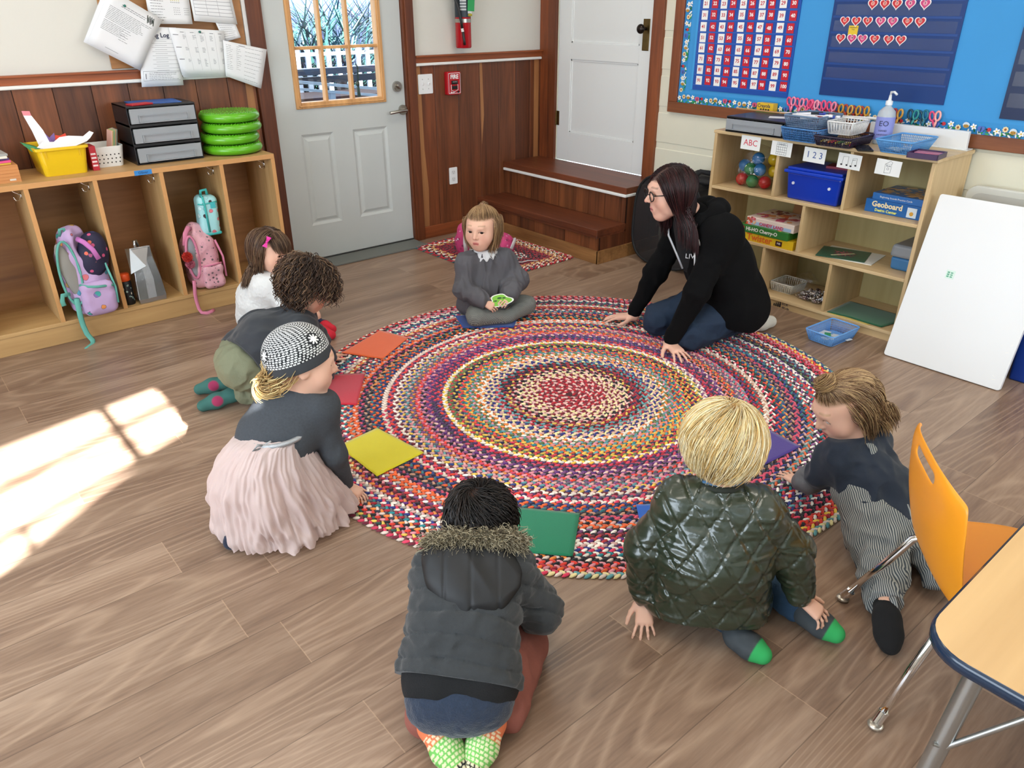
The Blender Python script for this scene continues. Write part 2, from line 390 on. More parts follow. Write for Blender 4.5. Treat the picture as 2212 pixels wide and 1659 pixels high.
raised_panel(d1, 2.104, 2.322, PZ0, PZ1, yd0); raised_panel(d1, 2.458, 2.712, PZ0, PZ1, yd0)
door1 = struct(d1.build('door_1', doorgrey, None, (1.955, yd0, 0)))
b = MB(); b.c = (1.35, 1.3, 1.25)
fw = .03
for a, c_ in (((wx0 - .004, yd0 - .012, wz0), (wx0 + fw, yd1, wz1)), ((wx1 - fw, yd0 - .012, wz0), (wx1 + .004, yd1, wz1)), ((wx0 + fw, yd0 - .012, wz0), (wx1 - fw, yd1, wz0 + .036)), ((wx0 + fw, yd0 - .012, wz1 - .03), (wx1 - fw, yd1, wz1))): b.lo_hi(a, c_)
for a, c_ in (((wx0 + .012, yd0 - .018, wz0 + .01), (wx0 + .022, yd0 - .008, wz1)), ((wx1 - .022, yd0 - .018, wz0 + .01), (wx1 - .012, yd0 - .008, wz1)), ((wx0 + .012, yd0 - .018, wz0 + .01), (wx1 - .012, yd0 - .008, wz0 + .02))): b.lo_hi(a, c_)
for mx in (2.304, 2.487): b.lo_hi((mx - .009, yd0 - .004, wz0 + .03), (mx + .009, yd1 - .005, wz1 - .02))
for mz in (1.277, 1.578): b.lo_hi((wx0 + .02, yd0 - .002, mz - .009), (wx1 - .02, yd1 - .006, mz + .009))
b.build('window_frame', pine, door1, None, 0.004)
glass, t_, p_ = new_mat('window_glass'); N_ = NT(t_)
tr = N_.n('ShaderNodeBsdfTransparent'); gl = N_.n('ShaderNodeBsdfGlossy', i_Roughness=0.02); mx_ = N_.n('ShaderNodeMixShader', i_0=0.06)
N_.link(tr.outputs[0], mx_.inputs[1]); N_.link(gl.outputs[0], mx_.inputs[2]); N_.link(mx_.outputs[0], t_.nodes['Material Output'].inputs[0])
b = MB(); b.lo_hi((wx0 + .02, yd0 + .02, wz0 + .02), (wx1 - .02, yd0 + .024, wz1 - .02)); b.build('window_glass', glass, door1)
steel = mat('brushed_nickel', '#B4B0A8', 0.28, metal=1.0)
chrome = mat('chrome', '#E6E6E6', 0.07, metal=1.0)
b = MB(); b.cyl((2.838, yd0, .885), (2.838, yd0 - .012, .885), .031, n=28); b.cyl((2.838, yd0 - .012, .885), (2.838, yd0 - .042, .885), .012); b.tube([(2.845, yd0 - .046, .885), (2.80, yd0 - .047, .883), (2.716, yd0 - .044, .876)], .0095, 12)
b.build('door_handle', steel, door1, None, .0015)
b = MB(); b.cyl((2.806, yd0, 1.03), (2.806, yd0 - .016, 1.03), .034, .031, 28); b.cyl((2.806, yd0 - .016, 1.03), (2.806, yd0 - .02, 1.03), .024, n=24); b.box((2.806, yd0 - .03, 1.03), (.036, .02, .012), R=[[.8, 0, .6], [0, 1, 0], [-.6, 0, .8]])
b.build('deadbolt', steel, door1, None, .002)
b = MB(); b.tube([(2.605, yb1 + .02, .97), (2.60, yb1 + .02, 1.03)], .011, 8); b.ball((2.602, yb1 + .02, 1.05), (.014, .008, .02)); b.tube([(2.605, yb1 + .02, 1.05), (2.61, yb1 + .02, 1.15), (2.60, yb1 + .02, 1.17)], [.005, .007, .002], 8)
b.build('outer_handle', mat('dark_bronze', '#3B4A45', 0.5, metal=0.6), door1)

# ---- right wall: cream shiplap, white door, casing
WY0, WY1, WZ0, WZ1 = 3.445, 4.318, 0.45, 2.44
b = MB(); xw0, xw1 = XB + .004, XB + .13
b.lo_hi((xw0, YF - .15, 0), (xw1, WY0, ZC)); b.lo_hi((xw0, WY1, 0), (xw1, YA + .12, ZC)); b.lo_hi((xw0, WY0, WZ1), (xw1, WY1, ZC)); b.lo_hi((xw0, WY0, 0), (xw1, WY1, WZ0 - .03))
struct(b.build('wall_right', cream))
# drop-siding boards: each has a flat face and a cove at its top edge
b = MB(); pitch = .2207
for k in range(-1, 12):
    z1 = .6965 + pitch * (k - 2); z0 = z1 - pitch
    if z1 < 0.02: continue
    zz0, zz1 = max(0, z0), min(ZC, z1)
    P = [(XB, zz0), (XB, zz1 - .045), (XB + .006, zz1 - .038), (XB + .0075, zz1 - .006), (XB + .003, zz1), (XB + .012, zz1), (XB + .012, zz0)]
    n = len(P); y0, y1 = YF, 3.352
    V = [(p[0], y, p[1]) for y in (y0, y1) for p in P]
    b.add(V, [(i, (i + 1) % n, n + (i + 1) % n, n + i) for i in range(n)] + [tuple(range(n)), tuple(range(n, 2 * n))[::-1]])
struct(b.build('trim_10', cream))
b = MB(); b.c = (1.05, 1.0, .95)
b.lo_hi((XB - .022, 3.352, 0), (XB + .02, 3.44, 2.52)); b.c = (.8, .72, .7); b.lo_hi((XB - .018, 4.32, .45), (XB + .02, 4.40, 2.52)); b.c = (1.25, 1.1, .95); b.lo_hi((XB - .006, 4.405, .45), (XB + .02, YA + .01, 2.52)); b.c = (.9, .8, .8); b.lo_hi((XB - .02, 3.352, 2.44), (XB + .02, 4.40, 2.53))
struct(b.build('trim_11', casing, None, None, 0.002))
d2 = MB(); xd = XB + .006; xe = xd + .036
y0, y1 = 3.452, 4.31; py0, py1 = 3.556, 4.188
d2.lo_hi((xd, y0, .457), (xe, py0, 2.43)); d2.lo_hi((xd, py1, .457), (xe, y1, 2.43))
for za, zb in ((.457, .66), (1.156, 1.262), (1.86, 1.96), (2.33, 2.43)): d2.lo_hi((xd, py0, za), (xe, py1, zb))
for za, zb in ((.66, 1.156), (1.262, 1.86), (1.96, 2.33)):
    d2.lo_hi((xd + .011, py0, za), (xe - .005, py1, zb))
    m_ = .012
    for (ya, yb_, zc, zd) in ((py0, py0 + m_, za, zb), (py1 - m_, py1, za, zb), (py0, py1, za, za + m_), (py0, py1, zb - m_, zb)):
        d2.lo_hi((xd + .006, ya, zc), (xd + .014, yb_, zd))
door2 = struct(d2.build('door_2', whitep, None, (xd, 3.452, .457), .0015, 2))
brass = mat('old_brass', '#6F5B37', 0.38, metal=1.0, vary=.3, vscale=30)
b = MB(); b.lo_hi((xd - .004, 3.477, 1.235), (xd, 3.532, 1.42)); b.build('door_plate', brass, door2, None, .002)
b = MB(); b.cyl((xd - .004, 3.507, 1.363), (xd - .04, 3.507, 1.363), .010); b.ball((xd - .055, 3.507, 1.363), (.021, .029, .029), 20, 12); b.build('door_knob', mat('dark_knob', '#2C2420', 0.25, metal=.7), door2)
b = MB(); b.cyl((xd - .006, 4.318, .70), (xd - .006, 4.318, .80), .006, n=10); b.lo_hi((xd - .002, 4.29, .70), (xd, 4.318, .80)); b.build('hinge', brass, door2)

# ---- steps up to the white door
def step_boards(b, y0, y1, z0, z1, x, w, tones):
    k = 0; y = y1
    while y > y0 + .001:
        ya = max(y0, y - w); b.c = tones[k % len(tones)]; b.lo_hi((x, ya + .0015, z0), (x + .014, y - .0015, z1)); b.c = (.1, .08, .08); b.lo_hi((x + .006, ya - .003, z0), (x + .0135, ya + .003, z1)); y = ya; k += 1
SY0, SY1 = 3.268, YA - .001
st = thing('steps', None, None, (3.75, 3.9, 0)); st['kind'] = 'structure'; st['label'] = 'dark red wooden steps in the corner leading up to the white door'
b = MB(); b.c = (1.15, 1.0, .95); b.lo_hi((3.435, SY0 - .012, .187), (3.70, SY1, .226)); b.c = (1.1, .95, .9); b.lo_hi((3.441, SY0 - .005, .170), (3.70, SY1, .187)); b.build('tread', cedar_y, st, None, .003)
b = MB(); b.c = (1.15, 1.0, .95); b.lo_hi((3.685, SY0 - .012, .414), (XB - .001, SY1, .455)); b.build('tread', cedar_y, st, None, .003)
b = MB(); step_boards(b, SY0, SY1, .0, .170, 3.462, .152, T_); b.build('riser', cedar, st)
b = MB(); step_boards(b, SY0, SY1, .226, .414, 3.70, .148, T_[3:] + T_[:3]); b.build('riser', cedar, st)
b = MB(); t2 = [(.72, .64, .62), (.8, .7, .7), (.95, .8, .8)]
for k, (xa, xc) in enumerate(((3.462, 3.54), (3.54, 3.715))): b.c = t2[k]; b.lo_hi((xa + .001, SY0, 0), (xc - .001, SY0 + .014, .170))
for k, (xa, xc, zt) in enumerate(((3.715, 3.80, .414), (3.80, 3.95, .414), (3.95, XB - .002, .414))): b.c = t2[(k + 1) % 3]; b.lo_hi((xa + .001, SY0, 0), (xc - .001, SY0 + .014, zt))
b.build('side_panel', cedar, st)
b = MB(); b.col('#ECEDEA'); b.lo_hi((3.674, SY0 - .002, .396), (3.70, SY1 - .01, .414)); b.lo_hi((3.674, SY0 - .016, .396), (3.78, SY0, .414)); b.build('white_strip', vc(0.4), st, None, .004)
b = MB(); b.c = (1, 1, 1); b.lo_hi((3.449, SY0 - .012, 0), (3.463, SY1, .086)); b.lo_hi((3.449, SY0 - .014, 0), (XB - .01, SY0, .086)); b.build('skirting', oak_y, st, None, .002)

# ---- the walls the photo does not show: daylight windows and a bay added to shape the sun patch
b = MB(); y0, y1, z0, z1 = -.7, 3.1, .8, 2.3
b.lo_hi((XL - .12, YF, 0), (XL, y0, ZC)); b.lo_hi((XL - .12, y1, 0), (XL, YA + .1, ZC)); b.lo_hi((XL - .12, y0, 0), (XL, y1, z0)); b.lo_hi((XL - .12, y0, z1), (XL, y1, ZC)); struct(b.build('wall_left', plaster))
b = MB(); b.c = lin('#E6E6E2')
for q in range(4):
    yy = y0 + (y1 - y0) * q / 3; b.lo_hi((XL - .09, yy - .03, z0), (XL - .04, yy + .03, z1))
for zz in (z0 + .02, 1.55, z1 - .02): b.lo_hi((XL - .09, y0, zz - .02), (XL - .04, y1, zz + .02))
struct(b.build('window_1', vc(.4)))
b = MB(); b.lo_hi((1.2, YF - .12, 0), (XB + .13, YF, .95)); b.lo_hi((1.2, YF - .12, 2.45), (XB + .13, YF, ZC)); b.lo_hi((3.95, YF - .12, .95), (XB + .13, YF, 2.45)); b.lo_hi((1.2, YF - .12, .95), (1.45, YF, 2.45)); b.lo_hi((1.1, YF - .1, 0), (1.2, -1.05, ZC)); struct(b.build('wall_front', plaster))
b = MB(); b.c = lin('#DAD9D2'); b.lo_hi((1.45, YF - .06, .95), (3.95, YF - .05, 2.45)); struct(b.build('window_2', vc(.7)))  # unseen opaque shade added to block the sun; an area lamp stands inside
# unseen bay wall added to aim the sun patch, 23 degrees off the x axis, with a paned window; its panes print on the floor
bay = 0.43; ang = math.atan(bay); bx0, bx1 = XL, 1.2
def BY(x): return -1.55 + bay * (x - .35)
Rb = np.array([[cos(ang), -sin(ang), 0], [sin(ang), cos(ang), 0], [0, 0, 1]])
b = MB(); b.at((.35, BY(.35), 0), R=Rb); zl = lambda y: (y + 1.55) * math.tan(SUN_EL)
# x measured along the wall; the opening's sill slopes to trim the sun patch's lower edge
def LX(x): return (x - .35) / cos(ang)
q0, q1 = LX(-1.1), LX(.70)
b.prism([(LX(XL), 0), (LX(1.2), 0), (LX(1.2), 2.24), (q1, 2.244), (LX(.3), 2.205), (LX(-.03), 2.15), (q0, 2.06), (LX(XL), 2.06)], -.03, 0, 'xz')
b.prism([(LX(XL), 2.70), (q0, 2.70), (LX(.094), 2.558), (q1, 2.498), (LX(1.2), 2.49), (LX(1.2), ZC), (LX(XL), ZC)], -.03, 0, 'xz')
b.prism([(q1, 2.2), (LX(1.2), 2.2), (LX(1.2), 2.55), (q1, 2.55)], -.03, 0, 'xz'); b.prism([(LX(XL), 2.0), (q0, 2.0), (q0, 2.75), (LX(XL), 2.75)], -.03, 0, 'xz')
struct(b.build('wall_bay', plaster))
b = MB(); b.at((.35, BY(.35), 0), R=Rb); b.c = lin('#E6E6E2')
b.lo_hi((LX(.445), -.05, 2.1), (LX(.478), -.02, 2.56))
for xx in (.045, -.36, -.77): b.lo_hi((LX(xx) - .009, -.05, 2.05), (LX(xx) + .009, -.03, 2.25))
for zz in (2.258, 2.412): b.lo_hi((q0, -.05, zz - .009), (q1, -.03, zz + .009))
struct(b.build('window_3', vc(.4)))

# ---- outdoors, seen through the glazed door
b = MB(); b.lo_hi((-6, 4.72, .18), (14, 30, .2)); o = b.build('ground', mat('gravel', '#6E7074', 0.9, vary=.3, vscale=1.5)); struct(o)
out = thing('garden_railing', 'dark horizontal rail outdoors beyond the glazed door', 'railing', (3.4, 6.4, .2))
b = MB(); b.col('#2A3144'); b.lo_hi((2.4, 6.4, .97), (4.8, 6.47, 1.02)); b.build('rail', vc(.4), out); b = MB(); b.col('#1E2536'); b.lo_hi((2.4, 6.42, .90), (4.8, 6.46, .955)); b.build('rail', vc(.4), out)
for x in (2.6, 3.42, 4.4): b = MB(); b.col('#3A2B2B'); b.lo_hi((x, 6.41, .2), (x + .06, 6.47, .9)); b.build('post', vc(.6), out)
b = MB(); b.col('#8A99A8'); b.lo_hi((2.9, 5.6, .2), (2.94, 5.64, .92)); b.box((3.0, 5.62, .95), (1.6, .05, .02), R=[[.99, 0, .13], [0, 1, 0], [-.13, 0, .99]]); b.box((3.0, 5.62, .90), (1.6, .05, .018), R=[[.99, 0, .13], [0, 1, 0], [-.13, 0, .99]]); tag(b.build('handrail', vc(.4), None, (3, 5.62, .9)), 'sloping pale metal handrail outside the glazed door', 'handrail')
b = MB(); b.col('#4A2A20'); b.lo_hi((2.3, 5.75, .2), (4.4, 6.2, .86)); tag(b.build('planter', vc(.7), None, (3.3, 6, .2)), 'brown wooden planter box under the dark outdoor rail', 'planter')
pf = thing('picket_fence', 'white picket fence outdoors behind the dark rail', 'fence', (4.4, 8.4, .2))
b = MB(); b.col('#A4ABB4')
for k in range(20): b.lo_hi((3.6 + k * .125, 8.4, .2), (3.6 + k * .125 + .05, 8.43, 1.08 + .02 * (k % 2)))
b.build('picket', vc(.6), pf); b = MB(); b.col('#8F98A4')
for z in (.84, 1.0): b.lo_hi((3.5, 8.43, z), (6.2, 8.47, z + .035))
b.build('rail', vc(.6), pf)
for k, (bx, by, s) in enumerate(((4.9, 9.6, 1.6), (6.0, 10.9, 1.75), (7.6, 12.2, 1.8))):
    b = MB()
    for i in range(900):
        a = random.uniform(0, 2 * pi); e = random.uniform(.1, 1.45); L = random.uniform(.4, 1.15) * s
        d = np.array([cos(a) * cos(e), sin(a) * cos(e), sin(e)]); w = np.cross(d, (0, 0, 1)); w /= np.linalg.norm(w) + 1e-6; w *= .013
        p = np.array([bx + random.uniform(-.5, .5), by + random.uniform(-.1, .1), .25]); q = p + d * L * .6; r_ = p + d * L + np.array([cos(a), sin(a), -.35]) * L * .3
        b.c = lin(random.choice(['#123A36', '#1E4A44', '#10222E', '#2C5A4C', '#16203A', '#54707E', '#101A2A'])); b.add([p - w, p + w, q + w, q - w, r_], [(0, 1, 2, 3), (3, 2, 4)])
    tag(b.build('garden_plant', vc(.7), None, (bx, by, .2)), ['spiky garden plant furthest left beyond the picket fence', 'spiky garden plant in the middle beyond the picket fence', 'spiky garden plant furthest right beyond the picket fence'][k], 'plant', 'plants outdoors')
b = MB(); b.col('#2E3F60'); b.lo_hi((2, 17, .2), (15, 17.1, 3.4)); tag(b.build('shed_wall', vc(.8), None, (7, 17, .2)), 'dark shaded shed wall behind the garden plants outdoors', 'shed')  # flat panel added to fill the bright background behind the plants
# ------------------------------------------------------------------ braided rugs
RUGC = [lin(c) for c in ('#B8162A', '#E03A2A', '#8E1B33', '#E8622A', '#F08A3A', '#F2C848', '#1F8088', '#25307A', '#D83A5A', '#5A2270', '#F4E8DA', '#101018', '#E9E1D2', '#F3EDE2', '#1B1B22', '#20264A', '#2B3C7A', '#D9602F', '#E08A40', '#E0BC50', '#EBDCA0', '#2F6E74', '#5E9AA0', '#1F4A40', '#66784A', '#4A2A5A', '#7E4A7C', '#D98C96', '#E6BDB0', '#B98A70', '#5E5E66', '#A8A49C', '#C94A64', '#A82030', '#C23A40', '#EDE4D8', '#D8A8A0', '#16161C', '#6E1E30', '#E2CFC0', '#3A3A48')]
def braid(path_fn, total, width, pitch, out_fn=None, seedv=1, palette=None, thick=.011):
    """lumps of a three-strand braid laid along a path: path_fn(s)->(pos, tangent)"""
    rg = np.random.default_rng(seedv); n = int(total / pitch) * 2
    s = np.arange(n) * pitch / 2; P, T = path_fn(s); Nn = np.stack([-T[:, 1], T[:, 0]], 1); side = np.where(np.arange(n) % 2 == 0, 1.0, -1.0)
    # strand colours: three strands, each keeps a cloth for a while
    cols = np.zeros((n, 3)); pal = np.array(palette if palette is not None else RUGC)
    for st_ in range(3):
        idx = np.arange(st_, n, 3); k = 90 * (st_ + 1) if n > 9000 else 0; cols[idx[:k]] = lin(('#B8162A', '#7A1628', '#E6B8B0')[st_])
        while k < len(idx):
            run = int(rg.uniform(12, 150)); cols[idx[k:k + run]] = pal[rg.integers(len(pal))]; k += run
    cols *= rg.uniform(.88, 1.22, (n, 1))
    base = MB(); base.ball((0, 0, 0), 1.0, 6, 4); S = base.V[0]; F = np.array([f for f in base.F]); m = len(S)
    # lump axes: long axis slants inward like a chevron
    ca, sa = cos(radians(32)), sin(radians(32))
    L = T * ca - Nn * (side * sa)[:, None]; W = Nn * ca + T * (side * sa)[:, None]
    ln, wd = pitch * .72, width * .285
    C = P + Nn * (side * width * .235)[:, None]
    V = np.zeros((n, m, 3)); V[:, :, :2] = C[:, None, :] + S[None, :, 0, None] * L[:, None, :] * ln + S[None, :, 1, None] * W[:, None, :] * wd
    hz = rg.uniform(.9, 1.1, n); V[:, :, 2] = np.maximum(.0012, thick * .48 + S[None, :, 2] * thick * .52 * hz[:, None] + .0012 * S[None, :, 0] * 2)
    FF = (F[None] + (np.arange(n) * m)[:, None, None]).reshape(-1, 4)
    return V.reshape(-1, 3), FF, np.repeat(cols, len(F), 0)
cloth_strip = mat('rag_braid', None, 0.85, sheen=.2)
RC, RRAD, RW = np.array([2.08, 2.062]), 1.198, .0235
def spiral(s):
    # arclength of an archimedean spiral ~ theta^2 * w / (4 pi) * 2
    th = np.sqrt(4 * pi * s / RW + 30.0); r = RW * th / (2 * pi)
    cx = RC + (np.array([2.045, 2.05]) - RC) * np.clip(1 - r / RRAD, 0, 1)[:, None]
    w = 1 + .006 * np.sin(3 * th + r * 5)
    P = cx + np.stack([r * w * np.cos(th), r * w * np.sin(th)], 1); T = np.gradient(P, axis=0); T /= np.linalg.norm(T, axis=1)[:, None]
    return P, T
total = ((RRAD * 2 * pi / RW) ** 2 - 30) * RW / (4 * pi)
V, F, C = braid(spiral, total, RW, .0215, seedv=31)
rug = thing('round_rug', 'large round multicoloured braided rag rug in the middle of the floor', 'rug', (RC[0], RC[1], 0))
mesh_obj('braid', V, F, cloth_strip, rug, True, C, 'FACE', (RC[0], RC[1], 0))
b = MB(); b.col('#4A2A2E'); b.lathe([(0, .0005), (RRAD - .02, .0005), (RRAD - .022, .006), (0, .006)], (RC[0], RC[1], 0), 96); b.build('backing', vc(.9), rug)
# stray fray on the rug's edge
# small rectangular rug by the steps
rr_c, rr_u = np.array([3.10, 3.905]), np.array([1, 0.02]); rr_u = rr_u / np.linalg.norm(rr_u); rr_v = np.array([-rr_u[1], rr_u[0]])
HX, HY, w2 = .335, .46, .026
def rectpath(s):
    # concentric rounded rectangles as one polyline
    pts = []; k = 0
    while HX - w2 * (k + .5) > .02:
        hx, hy = HX - w2 * (k + .5), HY - w2 * (k + .5); r = min(.03, hx * .6)
        pts += [(x, y) for x, y in rrect(2 * hx, 2 * hy, r, 4)] + [(hx, hy - r - .0)]; k += 1
    P = np.array(pts); d = np.r_[0, np.cumsum(np.linalg.norm(np.diff(P, axis=0), axis=1))]
    X = np.interp(s, d, P[:, 0]); Y = np.interp(s, d, P[:, 1]); W = rr_c + X[:, None] * rr_u + Y[:, None] * rr_v
    T = np.gradient(W, axis=0); T /= np.linalg.norm(T, axis=1)[:, None] + 1e-9; return W, T
tl = sum(4 * (HX + HY - 2 * w2 * (k + .5)) for k in range(12)) - .3
V, F, C = braid(rectpath, tl, w2, .028, seedv=5, palette=[lin(c) for c in ('#B3202E', '#8E1B33', '#B3202E', '#E9E1D2', '#1B1B22', '#D8342F', '#E5692F', '#2F5A60', '#6B8A86', '#F3EDE2', '#5A2030', '#D9A86A')])
rg2 = thing('small_rug', 'small rectangular braided rag rug in front of the steps', 'rug', (rr_c[0], rr_c[1], 0))
mesh_obj('braid', V, F, cloth_strip, rg2, True, C, 'FACE', (rr_c[0], rr_c[1], 0))
b = MB(); b.col('#3A1A22'); b.at((rr_c[0], rr_c[1], 0), math.atan2(rr_u[1], rr_u[0])); b.lo_hi((-HX + .01, -HY + .01, .0005), (HX - .01, HY - .01, .005)); b.build('backing', vc(.9), rg2)
# ------------------------------------------------------------------ soft bodies: signed-distance modelling and surface nets
_lat = rng.random((32, 32, 32)).astype(np.float32) * 2 - 1
def vnoise(P):
    f = np.floor(P).astype(int); t = P - f; t = t * t * (3 - 2 * t); f &= 31; g = (f + 1) & 31
    x0, y0, z0 = f.T; x1, y1, z1 = g.T; a, b, c = t.T; L = _lat
    return (((L[x0, y0, z0] * (1 - a) + L[x1, y0, z0] * a) * (1 - b) + (L[x0, y1, z0] * (1 - a) + L[x1, y1, z0] * a) * b) * (1 - c)
            + ((L[x0, y0, z1] * (1 - a) + L[x1, y0, z1] * a) * (1 - b) + (L[x0, y1, z1] * (1 - a) + L[x1, y1, z1] * a) * b) * c)
def unit(v): v = np.array(v, float); return v / (np.linalg.norm(v) + 1e-12)
A = lambda *v: np.array(v, float)
class SDF:
    def __init__(s, k=.02): s.p = []; s.k = k; s.disp = None; s.amp = 0.0; s.cuts = []
    def cap(s, a, b, ra, rb=None, k=None, sub=False, flat=None):
        """tapered capsule; flat=(axis, factor) squashes it"""
        s.p.append(('c', A(*a), A(*b), ra, ra if rb is None else rb, s.k if k is None else k, sub, None if flat is None else (unit(flat[0]), flat[1]))); return s
    def chain(s, pts, rs, k=None):
        for i in range(len(pts) - 1): s.cap(pts[i], pts[i + 1], rs[i], rs[i + 1], k)
        return s
    def ell(s, c, r, R=None, k=None, sub=False): s.p.append(('e', A(*c), A(*(r if not np.isscalar(r) else (r, r, r))), np.eye(3) if R is None else np.array(R, float), 0, s.k if k is None else k, sub, None)); return s
    def box(s, c, h, rad=.01, R=None, k=None, sub=False): s.p.append(('b', A(*c), A(*h), np.eye(3) if R is None else np.array(R, float), rad, s.k if k is None else k, sub, None)); return s
    def cut(s, point, normal): s.cuts.append((A(*point), unit(normal))); return s      # removes what lies beyond the plane
    @staticmethod
    def one(p, P):
        if p[0] == 'c':
            _, a, b, ra, rb, k, sub, fl = p; Q, B = P - a, b - a
            if fl is not None: ax, f = fl; Q = Q + np.outer(Q @ ax, ax) * (1 / f - 1); B = B + ax * (B @ ax) * (1 / f - 1)
            L = B @ B + 1e-12; t = np.clip(Q @ B / L, 0, 1); d = np.sqrt(((Q - t[:, None] * B) ** 2).sum(1)) - (ra + (rb - ra) * t)
            return d if fl is None else d * max(fl[1], .5)
        if p[0] == 'e':
            q = (P - p[1]) @ p[3]; k0 = np.sqrt(((q / p[2]) ** 2).sum(1)); k1 = np.sqrt(((q / p[2] ** 2) ** 2).sum(1)) + 1e-9; return k0 * (k0 - 1) / k1
        q = np.abs((P - p[1]) @ p[3]) - (p[2] - p[4]); return np.sqrt((np.maximum(q, 0) ** 2).sum(1)) + np.minimum(q.max(1), 0) - p[4]
    def ev(s, P, idx=None):
        d = None
        for i in (range(len(s.p)) if idx is None else idx):
            p = s.p[i]; 
            if p[6]: continue
            e = s.one(p, P); k = p[5]
            if d is None: d = e
            else: h = np.maximum(k - np.abs(d - e), 0) / k; d = np.minimum(d, e) - h * h * k * .25
        if d is None: return np.full(len(P), 1.0)
        for i in (range(len(s.p)) if idx is None else idx):
            p = s.p[i]
            if not p[6]: continue
            e = -s.one(p, P); k = p[5]; h = np.maximum(k - np.abs(d - e), 0) / k; d = np.maximum(d, e) + h * h * k * .25
        if s.disp is not None: d = d - s.disp(P)
        for c, n in s.cuts: d = np.maximum(d, (P - c) @ n)
        return d
    def bounds(s):
        lo, hi = np.full(3, 9e9), np.full(3, -9e9)
        for p in s.p:
            if p[6]: continue
            if p[0] == 'c': r = max(p[3], p[4]); q = np.array([p[1] - r, p[2] - r, p[1] + r, p[2] + r])
            else: r = np.linalg.norm(p[2]) if p[0] == 'b' else p[2].max(); q = np.array([p[1] - r, p[1] + r])
            lo = np.minimum(lo, q.min(0)); hi = np.maximum(hi, q.max(0))
        return lo - .06, hi + .06
    def mesh(s, v):
        B = 16; lo, hi = s.bounds(); nb = np.ceil((hi - lo) / (v * B)).astype(int) + 1; N = nb * B + 2
        gi = np.stack(np.meshgrid(*[np.arange(n) for n in nb], indexing='ij'), -1).reshape(-1, 3); half = v * B * .5 * math.sqrt(3)
        Cn = lo + (gi + .5) * B * v; D = np.stack([s.one(p, Cn) for p in s.p], 1); add = np.array([not p[6] for p in s.p])
        kmax = max(p[5] for p in s.p); m = half + kmax + s.amp + .01
        # squashed prims are only lower bounds of distance, keep some slack
        keep = np.where(D[:, add].min(1) < m)[0]; st = np.arange(B + 1); loc = np.stack(np.meshgrid(st, st, st, indexing='ij'), -1).reshape(-1, 3)
        VV, GG, QQ = [], [], []; off = np.array([[0, 0, 0], [1, 0, 0], [0, 1, 0], [1, 1, 0], [0, 0, 1], [1, 0, 1], [0, 1, 1], [1, 1, 1]])
        ed = [(a, b) for a in range(8) for b in range(a + 1, 8) if bin(a ^ b).count('1') == 1]
        gid = lambda I: (I[..., 0] * N[1] + I[..., 1]) * N[2] + I[..., 2]
        for bi in keep:
            idx = np.where(D[bi] < m)[0]
            if not add[idx].any(): continue
            o = gi[bi] * B; F = s.ev(lo + (loc + o) * v, idx).reshape(B + 1, B + 1, B + 1)
            ins = F < 0
            if ins.all() or not ins.any(): continue
            C8 = np.stack([F[a:a + B, b:b + B, c:c + B] for a, b, c in off], -1); cnt = (C8 < 0).sum(-1); act = np.argwhere((cnt > 0) & (cnt < 8))
            if len(act):
                f = C8[act[:, 0], act[:, 1], act[:, 2]]; acc = np.zeros((len(act), 3)); n = np.zeros(len(act))
                for a, b in ed:
                    fa, fb = f[:, a], f[:, b]; cr = (fa < 0) != (fb < 0); t = np.where(cr, fa / np.where(cr, fa - fb, 1), 0)
                    acc += np.where(cr[:, None], off[a] + t[:, None] * (off[b] - off[a]), 0); n += cr
                VV.append(lo + (act + o + acc / n[:, None]) * v); GG.append(gid(act + o))
            for ax in range(3):
                sl0 = [slice(0, B)] * 3; sl1 = list(sl0); sl1[ax] = slice(1, B + 1); a0, a1 = ins[tuple(sl0)], ins[tuple(sl1)]; e = np.argwhere(a0 != a1)
                if not len(e): continue
                flip = a0[e[:, 0], e[:, 1], e[:, 2]]; e = e + o; u, w = [(1, 2), (2, 0), (0, 1)][ax]; du = np.zeros(3, int); dw = np.zeros(3, int); du[u] = 1; dw[w] = 1
                q = np.stack([gid(e - du - dw), gid(e - dw), gid(e), gid(e - du)], 1); q[~flip] = q[~flip][:, ::-1]; QQ.append(q)
        V = np.concatenate(VV); G = np.concatenate(GG); Q = np.concatenate(QQ); od = np.argsort(G); Gs = G[od]
        pos = np.searchsorted(Gs, Q); pos = np.minimum(pos, len(Gs) - 1); ok = (Gs[pos] == Q).all(1); return V, od[pos[ok]]
    def build(s, name, v, material, parent=None, colfn=None, loc=None):
        V, F = s.mesh(v); return mesh_obj(name, V, F, material, parent, True, None if colfn is None else colfn(V), 'POINT', loc)
def cols(c, P): return np.tile(np.array(lin(c) if isinstance(c, str) else c), (len(P), 1))
def blend(C, c, w): c = np.array(lin(c) if isinstance(c, str) else c); w = np.clip(w, 0, 1)[:, None]; return C * (1 - w) + c * w
def wrinkle(freq, amp, stretch=None, seedv=0.0, ridge=True):
    st_ = A(1, 1, 1) if stretch is None else A(*stretch)
    def f(P):
        Q = P * st_ * freq + seedv; w = vnoise(Q + .6 * np.stack([vnoise(Q * .7 + 5), vnoise(Q * .7 + 9), vnoise(Q * .7 + 13)], 1)); 
        w = (1 - 2 * np.abs(w)) if ridge else w
        return amp * (w + .4 * vnoise(Q * 2.3 + 3))
    return f
def addf(*fs): return lambda P: sum(f(P) for f in fs)
